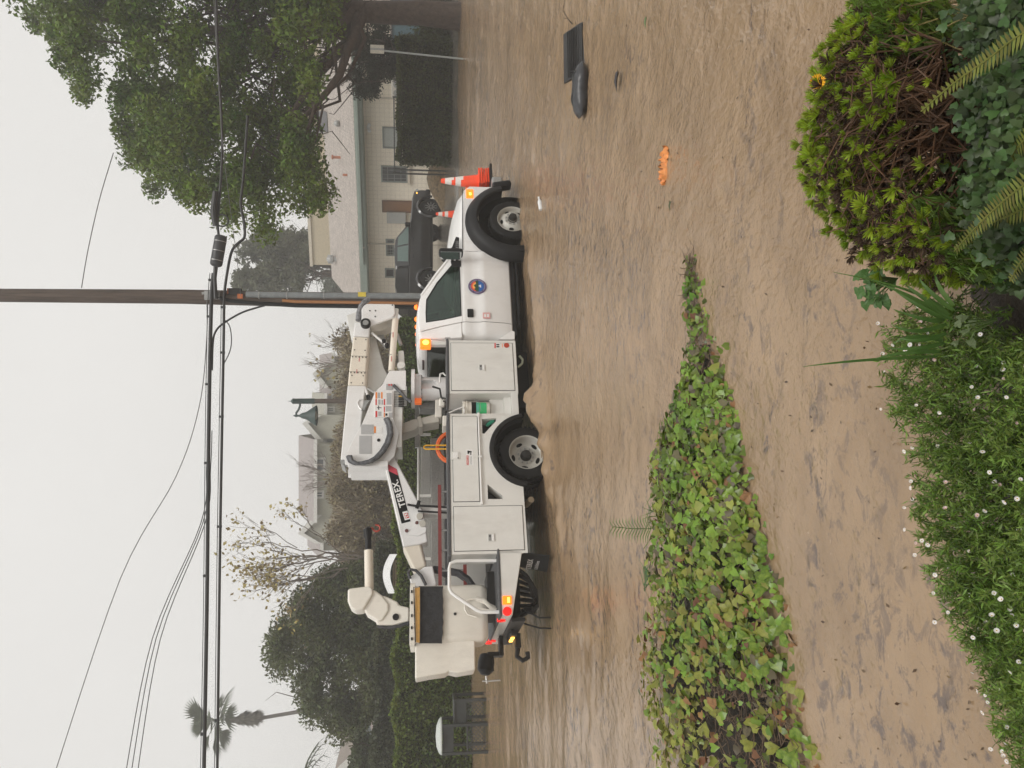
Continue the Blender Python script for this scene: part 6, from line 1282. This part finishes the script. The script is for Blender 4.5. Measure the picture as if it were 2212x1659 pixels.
for i, poly in enumerate(mound_px):
    g = np.random.default_rng(120+i); nsp = 560; px = inpoly(poly, nsp, 130+i)
    root = thing('fleabane_plant', lbl[i], 'flowering plant', at(2120, [800,1120,1450][i], 2.0)-Vector((0,0,.05)), 0, 'fleabane mounds on the bank'); ro = Vector(root.location); LV = []; LA_ = []; st = MB(); fl = 0
    for (a, c) in px:
        dep = 2.55-.0016*(a-1900)*1.05+g.uniform(-.12,.10); p = at(a, c, max(1.55, dep))
        L_ = g.uniform(.09,.20); d = Vector((g.normal()*.45, g.normal()*.3-.15, 1)).normalized(); b0 = p-d*L_; pts = crooked(b0, p, 4, .10, g)
        st.tube([q_-ro for q_ in pts], [.0022,.002,.0017,.0014,.001], 3, caps=False)
        nl = int(g.integers(24, 36))
        for f in g.uniform(.05, 1.0, nl):
            q_ = b0.lerp(p, f)+Vector(g.normal(size=3))*.004; an = g.uniform(0, 2*math.pi); ax = Vector((math.cos(an), math.sin(an), .75)).normalized(); LV.append(q_-ro+ax*.012); LA_.append(ax)
        if g.uniform() < .085 and fl < 60:
            up = p+d*g.uniform(.01,.055); st.tube([p-ro, up-ro], .001, 3, caps=False); put(DAI[int(g.choice([0,0,1,1,2]))], 'daisy', root, frame(up-ro, d+Vector((g.normal()*.5, -.6+g.normal()*.4, .2)), (1,0,0), g.uniform(.0045,.0075))); fl += 1
    LV, LA_ = np.array([tuple(v) for v in LV]), np.array([tuple(v) for v in LA_])
    V, F_ = leafquads(LV, .024, .20, .2, 140+i, .5, axis=LA_*1.6); o = npmesh('foliage', V, F_, FL1, root); o['kind'] = 'stuff'
    o = st.build('stems', FSTEM, root, 0, fix=False); o['kind'] = 'stuff'
# broad-leaved weeds among the daisies
def herb(name, label, pts, Y, sz, lm, seed, flat=.4):
    g = np.random.default_rng(seed); r0 = at(*pts[0], Y); H = thing(name, label, 'plant', r0-Vector((0,0,.12))); me = tomesh('broad_leaf', MB().add([tuple(v) for v in ivy_verts(.25,.1)*np.array([1,.8,1])], IVF), lm)
    st = MB()
    for (a, c) in pts:
        p = at(a, c, Y+g.uniform(-.06,.06)); put(me, 'leaf', H, frame(p-Vector(H.location), (g.normal()*.4, -.8+g.normal()*.3, .8), (g.normal(), g.normal()*.3, -.4), sz*g.uniform(.7,1.2))); st.tube([Vector((0,0,0)), (p-Vector(H.location))*.6+Vector((0,0,.02)), p-Vector(H.location)], .0018, 4, caps=False)
    st.build('stems', FSTEM, H, 0, fix=False); return H
herb('lobed_herb', 'dark green lobed leafy weed between the succulent shrub and the blades', [(1860+x, 592+y) for x, y in ((4,8),(20,26),(34,12),(10,40),(46,52),(26,66),(14,22),(36,44),(55,58),(2,48),(0,0),(12,18),(25,5),(-5,30),(30,35),(18,48),(42,20),(50,45),(8,60),(-10,12),(38,60),(60,30))], 2.35, .036, leafmat('herb_leaf', (.05,.12,.025), (.10,.19,.05), .3, .4, .25, 6), 151)
herb('grey_sage', 'grey-green broad leaves among the first daisies', [(2070,690),(2078,720),(2095,735),(2060,745),(2088,705),(2100,690),(2068,705)], 2.05, .026, leafmat('sage_leaf', (.10,.14,.06), (.17,.21,.10), .25, .6, .25, 6), 152)
# bladed clump
BLC = thing('bladed_clump', 'clump of long strap leaves rising between shrub and daisies', 'plant', at(2060, 700, 2.2)-Vector((0,0,.05))); bo_ = Vector(BLC.location)
bl = [((2040,690),(1985,660),(1935,630),2.1),((2040,690),(2000,690),(1930,668),2.1),((2050,680),(1990,640),(1950,610),2.1),((2050,680),(1970,630),(1800,588),2.15),((2045,700),(1980,715),(1925,700),2.1),((2045,720),(1990,735),(1945,730),2.05),((2040,740),(1985,752),(1915,752),2.05),((2030,760),(1960,762),(1890,775),2.05),((2025,770),(1870,778),(1735,792),2.1),((2060,670),(2010,630),(1985,600),2.0),((2060,660),(2030,620),(2020,590),1.95),((2055,690),(1965,640),(1895,612),2.15),((2035,735),(1975,728),(1930,742),2.08)]
for p0, p1, p2, Y in bl:
    b = MB(); A, B, C_ = at(*p0, Y), at(*p1, Y-.02), at(*p2, Y); pts = [A*(1-t)**2+(B*2-(A+C_)/2)*2*t*(1-t)+C_*t*t for t in np.linspace(0, 1, 10)]; blade(b, [q_-bo_ for q_ in pts], .0062 if p2[0] > 1850 else .0042, .35); b.build('blade', leafmat('strap_leaf', (.055,.12,.025), (.12,.20,.045), .3, .35, .2, 3), BLC, 60, fix=False)
# --- succulent shrub: brown stems fanning to bright leaf tufts
SS = thing('succulent_shrub', 'domed shrub with brown stems and bright lime leaf tufts at right of the bank', 'shrub', at(2110, 250, 1.95)-Vector((0,0,.1))); so_ = Vector(SS.location); g = np.random.default_rng(161)
LIME = leafmat('lime_tuft', (.15,.24,.010), (.38,.46,.04), .35, .4, .35, 5); DRY = leafmat('dry_head', (.040,.024,.014), (.10,.06,.035), .4, .8, .1, 8); STEMB = mat('shrub_stem', (.10,.048,.022), .7, var=.5, scale=9)
def tuft(seed, n=20, sp=.75):
    gg = np.random.default_rng(seed); b = MB()
    for k in range(n):
        a = gg.uniform(0, 2*math.pi); el = gg.uniform(.25, 1)*sp; d = Vector((math.cos(a)*math.sin(el), math.sin(a)*math.sin(el), math.cos(el))); L = gg.uniform(.7,1.05); s = d.cross(Vector((0,0,1))).normalized() if d.z < .98 else Vector((1,0,0)); w = .075; o = d*.1*gg.uniform(0,2)
        m = o+d*L*.6; t = o+d*L+Vector((0,0,.06)); u = s.cross(d)*w*.5
        b.add([o-s*w*.45, m-s*w+u, t, m+s*w+u, o+s*w*.45, m-u*.4], [(0,5,1),(1,5,2),(5,3,2),(0,4,5),(4,3,5)])
    return b
TUF = [tomesh('leaf_tuft', tuft(170+k, 26, 1.0), LIME) for k in range(4)]; DRT = [tomesh('dry_tuft', tuft(180+k, 30, 1.3), DRY) for k in range(2)]
outer = [(1850,-20),(1835,55),(1800,90),(1790,130),(1775,175),(1770,210),(1745,255),(1748,300),(1732,335),(1745,375),(1775,405),(1768,440),(1795,470),(1830,500),(1850,535),(1895,550),(1935,585),(1985,600),(2030,595),(2075,590),(2110,585)]
dome = [(1850,-20),(1800,80),(1765,210),(1738,330),(1770,430),(1840,520),(1930,580),(2050,600),(2120,560),(2010,470),(1960,380),(1930,250),(1935,120),(1980,0)]
tips = [(a+16+max(-26, min(24, g.normal()*15)), c+g.normal()*14, 2.2+g.normal()*.09) for a, c in outer for _ in range(14)]+[(a, c, g.uniform(1.7,2.25)) for a, c in inpoly(dome, 170, 162)]
roots_ = [at(2080+g.normal()*40, 260+g.normal()*90, 1.95+g.normal()*.08) for _ in range(16)]
stb = MB(); nt_ = 0; cnt = {}; rest = {}
def put2(me, name, par, M):
    cnt[name] = cnt.get(name, 0)+1
    if cnt[name] <= 295: put(me, name, par, M)
    else: rest.setdefault(name, []).append((me, M))
for a, c, Y in tips:
    p = at(a, c, Y)-so_; r0 = roots_[int(g.integers(0,16))]-so_; path = crooked(r0, p, 6, .17, g)
    for i in range(1, 6): path[i] += Vector((0,0,.05*math.sin(math.pi*i/6)))
    if g.uniform() < .40: stb.tube(path, [.0024,.0023,.0022,.002,.0018,.0017,.0015], 5, caps=False)
    for jj in (5, 4, 3)[:int(g.integers(0,4))]:
        q_ = path[jj]; e_ = q_+Vector(g.normal(size=3))*.022; stb.tube([q_, e_], .002, 4, caps=False)
        put2(TUF[int(g.integers(0,4))], 'leaf_tuft', SS, frame(e_, (e_-q_)+Vector((0,0,.08)), (1,0,0), g.uniform(.016,.028)))
    d = (path[6]-path[4]).normalized()+Vector((0,-.1,.5))
    if g.uniform() < .24: put2(DRT[int(g.integers(0,2))], 'dry_tuft', SS, frame(p, d, (1,0,0), g.uniform(.018,.028)))
    else:
        put2(TUF[int(g.integers(0,4))], 'leaf_tuft', SS, frame(p, d, (1,0,0), g.uniform(.021,.036)))
        if g.uniform() < .5: put2(DRT[int(g.integers(0,2))], 'dry_tuft', SS, frame(p-d*.03+Vector(g.normal(size=3))*.008, d, (1,0,0), g.uniform(.02,.03)))
pc = inpoly([(1870,0),(1830,90),(1800,210),(1785,320),(1810,420),(1870,500),(1950,550),(2060,570),(2120,500),(2090,300),(2060,100),(2000,0)], 9000, 163); Cc = np.array([tuple(at(a, c, Y)-so_) for (a, c), Y in zip(pc, g.uniform(1.98, 2.28, len(pc)))]); V, F_ = leafquads(Cc, .05, .10, .2, 164, .5); o = npmesh('dead_twigs', V, F_, DRY, SS); o['kind'] = 'stuff'
o = stb.build('stems', STEMB, SS, 60, fix=False); o['kind'] = 'stuff'
for nm, L_ in rest.items():
    Vs, Fs, k = [], [], 0
    for me, M in L_:
        n = len(me.vertices); co = np.empty(n*3, np.float32); me.vertices.foreach_get('co', co); Mx = np.array(M); Vs.append(co.reshape(-1,3) @ Mx[:3,:3].T+Mx[:3,3]); f_ = np.array([tuple(p.vertices) for p in me.polygons]); Fs.append(f_+k); k += n
    o = npmesh('more_tufts', np.concatenate(Vs), np.concatenate(Fs), L_[0][0].materials[0], SS); o['kind'] = 'stuff'
for i_, (nm_, lb_, poly_, Yr_, n_) in enumerate((('fennel_weed', 'fine green weed growing through the right end of the succulent shrub', [(1850,-30),(1840,40),(1900,110),(2010,130),(2060,60),(2040,-30)], (1.9,2.15), 2600), ('fennel_weed', 'fine green weed tangled below the lime tufts near the bladed clump', [(1960,420),(1990,500),(2080,600),(2160,610),(2190,520),(2080,430)], (1.85,2.1), 2600))):
    g2 = np.random.default_rng(300+i_); pc = inpoly(poly_, n_, 301+i_); r0 = at(*poly_[3], 2.0); wd2 = thing(nm_, lb_, 'weed', r0); Cc = np.array([tuple(at(a, c, Y)-r0) for (a, c), Y in zip(pc, g2.uniform(*Yr_, n_))]); V, F_ = leafquads(Cc, .045, .13, .2, 302+i_, .5, axis=np.array([.2,-.2,1.0])); o = npmesh('foliage', V, F_, FL1, wd2); o['kind'] = 'stuff'
    st2 = MB()
    for k in range(40): p_ = Vector(Cc[int(g2.integers(0, n_))]); st2.tube(crooked(p_-Vector((g2.normal()*.03, .02, .14)), p_, 3, .1, g2), [.002,.002,.0015,.001], 4, caps=False)
    st2.build('stems', mat('straw_stem', (.24,.19,.07), .6, var=.3), wd2, 0, fix=False)['kind'] = 'stuff'
yf = thing('yellow_flower', 'single yellow daisy standing above the succulent shrub', 'flower', at(1790, 180, 2.0)); b = MB()
for k in range(22):
    a = 2*math.pi*k/22; b.add([(0,0,0),(.019*math.cos(a-.1),.019*math.sin(a-.1),.016),(.022*math.cos(a),.022*math.sin(a),.018),(.019*math.cos(a+.1),.019*math.sin(a+.1),.016)], [(0,1,2,3)])
f_ = b.build('petals', mat('petal_yellow', (.85,.42,.01), .5), yf, 0, fix=False); f_.location = at(1768, 180, 2.0)-at(1790, 180, 2.0); f_.rotation_euler = (.95,-.1,0); MB().ball((0,0,.004), (.008,.008,.004), 8, 5).build('flower_eye', mat('eye_orange', (.7,.25,.01), .6), f_); MB().cyl((0,0,-.05), f_.location, .0015, n=5).build('stem', FSTEM, yf)
def bankhit(dx, dy):
    r = ray(dx, dy)
    for t in np.linspace(1.0, 3.2, 220):
        x, y, z = r.x*t, r.y*t, CAMH+r.z*t; i = min(69, max(0, int(round((y+.6)/3.5*69)))); j = min(89, max(0, int(round((x+3)/6.4*89))))
        if z <= BZ[i, j]+.015: return Vector((x, y, z))
    return Vector((x, y, z))
# dark ivy carpet under the shrub and ferns in front
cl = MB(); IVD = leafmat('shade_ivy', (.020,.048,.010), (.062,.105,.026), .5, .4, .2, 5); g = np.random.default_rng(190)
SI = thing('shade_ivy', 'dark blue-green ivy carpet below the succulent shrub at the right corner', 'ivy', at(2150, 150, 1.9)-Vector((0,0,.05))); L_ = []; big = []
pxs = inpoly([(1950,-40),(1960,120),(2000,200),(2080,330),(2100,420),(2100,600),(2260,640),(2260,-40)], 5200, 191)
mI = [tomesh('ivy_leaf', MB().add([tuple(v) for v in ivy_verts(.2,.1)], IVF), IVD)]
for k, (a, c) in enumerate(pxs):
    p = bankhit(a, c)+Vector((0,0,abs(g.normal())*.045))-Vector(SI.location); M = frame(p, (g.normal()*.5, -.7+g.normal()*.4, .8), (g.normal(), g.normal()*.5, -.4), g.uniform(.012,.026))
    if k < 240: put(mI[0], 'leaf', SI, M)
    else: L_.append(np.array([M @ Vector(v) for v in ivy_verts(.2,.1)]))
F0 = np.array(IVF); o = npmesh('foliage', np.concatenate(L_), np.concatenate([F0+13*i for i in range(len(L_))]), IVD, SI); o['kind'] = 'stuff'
FERN = leafmat('fern_leaf', (.10,.125,.018), (.24,.23,.05), .3, .5, .3, 5)
FE = thing('sword_fern', 'yellow-green sword fern fronds sweeping in from the near right corner', 'fern', at(2330, 300, 1.35)); fo = Vector(FE.location)
fr_ = [[(2330,20),(2212,70),(2130,130),(2060,180),(1985,245)],[(2330,330),(2212,400),(2150,450),(2100,500),(2060,545)],[(2330,240),(2240,280),(2190,330),(2170,380)],[(2340,420),(2240,440),(2170,470),(2120,490)],[(2340,500),(2260,520),(2210,560),(2180,610)]]
for k, pts in enumerate(fr_):
    b = MB(); P_ = [at(a, c, 1.30+.10*i+.03*k)-fo for i, (a, c) in enumerate(pts)]; out = []
    for i in range(len(P_)-1):
        p0, p1, p2, p3 = P_[max(i-1,0)], P_[i], P_[i+1], P_[min(i+2,len(P_)-1)]
        for q_ in range(9): t = q_/9; out.append(.5*((2*p1)+(p2-p0)*t+(2*p0-5*p1+4*p2-p3)*t*t+(3*p1-p0-3*p2+p3)*t**3))
    b.tube(out, .0022, 5, caps=False)
    for i in range(2, len(out)-1):
        t = (out[i+1]-out[i-1]).normalized(); s = t.cross(Vector((0,-.5,.85))).normalized(); L_ = .030*(1-.85*(i/len(out))**2)+.006
        for sg in (-1, 1):
            d = (s*sg+t*.45+Vector((0,0,-.1))).normalized(); m_ = out[i]+d*L_*.5; w = t*.0036; b.add([out[i]-w, m_-w*1.1, out[i]+d*L_, m_+w*1.1, out[i]+w], [(0,1,2,3,4)])
    b.build('frond', FERN, FE, 0, fix=False)
# ---------------------------------------------------------------- things drifting in the flood
q = gnd(1256, 108); MT = thing('rubber_mat', 'black rubber mat floating half sunk beside the stuffed bag', 'mat', q, R(4))
w2 = .30; b = MB(); b.loft([[Vector((x, -.10+y, z)) for y, z in ((0,-.04),(.05,.02),(.28,.15),(.33,.17),(.34,.15),(.1,.0),(.05,-.06))] for x in np.linspace(-w2, w2, 9)]); b.build('mat_sheet', mat('mat_black', (.014,.014,.014), .35, var=.3, bump=.3), MT, 40)
b = MB()
for k in range(9): b.bar((-w2+.02, -.07+.025*k, .005+.0165*k), (w2-.02, -.07+.025*k, .005+.0165*k), .006, .012)
b.build('mat_ribs', mat('mat_black', (.014,.014,.014), .35), MT)
q = gnd(1262, 195); BG = thing('stuffed_bag', 'bulging dark grey bag drifting next to the rubber mat', 'bag', q, R(-4)); b = MB(); secs = []
for i, x in enumerate(np.linspace(-.30, .30, 15)):
    f = (x+.30)/.60; r = .008+.108*(max(0, math.sin(math.pi*f))**.6)*(1+.08*math.sin(9*f)); r2 = .085+.045*max(0, math.sin(math.pi*f))**.5+.01*math.sin(11*f)
    secs.append([Vector((x, r2*math.cos(t)*1.1, .04+r*.95*math.sin(t)+.01*math.sin(7*t+i))) for t in np.linspace(0, 2*math.pi, 15)[:-1]])
b.loft(secs); b.build('bag_body', mat('bag_grey', (.035,.036,.040), .32, var=.3, scale=12, bump=.8, bscale=9), BG, 70)
b = MB(); b.tube([(.17,-.10,.05),(.19,-.07,.13),(.2,.0,.155),(.21,.06,.14)], .006, 5); b.build('bag_seam', BLACK, BG)
q = gnd(1236, 40); ST_ = thing('floating_stick', 'thin bent stick poking up at the end of the rubber mat', 'stick', q); b = MB(); e = [at(1236,52,q.y)-q, at(1226,40,q.y)-q, at(1216,22,q.y)-q, at(1222,-10,q.y)-q]; b.tube(e, [.008,.006,.005,.003], 5); b.tube([e[1], e[1]+Vector((.0,0,.05))], .003, 4); b.build('twig', BARK, ST_)
q = gnd(1440, 358); OC = thing('orange_cloth', 'crumpled orange cloth drifting in the brown water', 'cloth', q, R(-12)); b = MB(); g = np.random.default_rng(201); secs = []
for i, x in enumerate(np.linspace(-.15, .15, 18)):
    f = (x+.15)/.30; w = .010+.045*math.sin(math.pi*f**1.3)**.8*(1+.4*math.sin(9*f)); secs.append([Vector((x, w*y*1.4, .010+.035*w/.07*(1-y*y)+.016*g.normal())) for y in np.linspace(-1, 1, 11)])
b.loft(secs, closed=False, caps=False); b.build('cloth_sheet', mat('cloth_orange', (.72,.27,.075), .55, var=.2, scale=20, bump=.6, bscale=30), OC, 70, fix=False)
q = gnd(1170, 441); WB = thing('plastic_bottle', 'small clear-white plastic bottle floating below the front wheel', 'bottle', q, R(20)); b = MB(); b.lathe([(0,0),(.032,.004),(.034,.02),(.034,.13),(.030,.15),(.014,.18),(.014,.20),(0,.20)], (-.1,0,.01), (1,0,.12), 14); b.build('bottle_body', mat('bottle_white', (.72,.72,.72), .15), WB, 40); MB().cyl((.1,0,.035),(.12,0,.038),.017,n=10).build('cap', DECALW, WB)
for (a, c, s, col, lab_) in ((1341,160,.085,(.022,.020,.024),'dark curled leaf afloat below the stuffed bag'),(1402,40,.04,(.06,.13,.03),'small green leaf drifting near the right edge'),(1455,437,.035,(.05,.06,.015),'dark green pod floating left of the orange cloth')):
    q = gnd(a, c); b = MB().add([tuple(Vector(v)*s*2) for v in ivy_verts(.1,.3)*np.array([1,.55,1])], IVF); o = b.build('floating_leaf', mat('drift_%d' % a, col, .4), None, 0, fix=False); o.location = q+Vector((0,0,.02)); o.rotation_euler = (0,-.15,2.9); tag(o, lab_, 'leaf')
# crumbs of bark and leaf on the water
g = np.random.default_rng(211); n = 520; px = np.stack([g.uniform(1150,2150,n), g.uniform(-20,1680,n)], 1); C = np.array([gnd(a, c)+Vector((0,0,.014)) for a, c in px])
V, F_ = leafquads(C, .015, .6, 6, 212, .7); tag(npmesh('leaf_litter', V, F_, mat('litter_brown', (.05,.028,.014), .6, col2=(.13,.07,.03), scale=3, island=.5)), 'brown crumbs of leaf and bark scattered on the water', 'litter', kind='stuff')
# ---------------------------------------------------------------- rain haze
HZ = MB(); HZ.bb(-330, 330, -45, 335, -3, 24); hz = HZ.build('haze', bpy.data.materials.new('haze_air'), None, 0); m = hz.data.materials[0]; m.use_nodes = True; N = m.node_tree.nodes; N.remove(N['Principled BSDF'])
pv = N.new('ShaderNodeVolumePrincipled'); pv.inputs['Color'].default_value = (.97,.97,.96,1); pv.inputs['Density'].default_value = HAZE_D; pv.inputs['Anisotropy'].default_value = .2; m.node_tree.links.new(pv.outputs[0], N['Material Output'].inputs['Volume'])
tag(hz, 'pale rain haze hanging over the whole street', 'haze', kind='stuff')
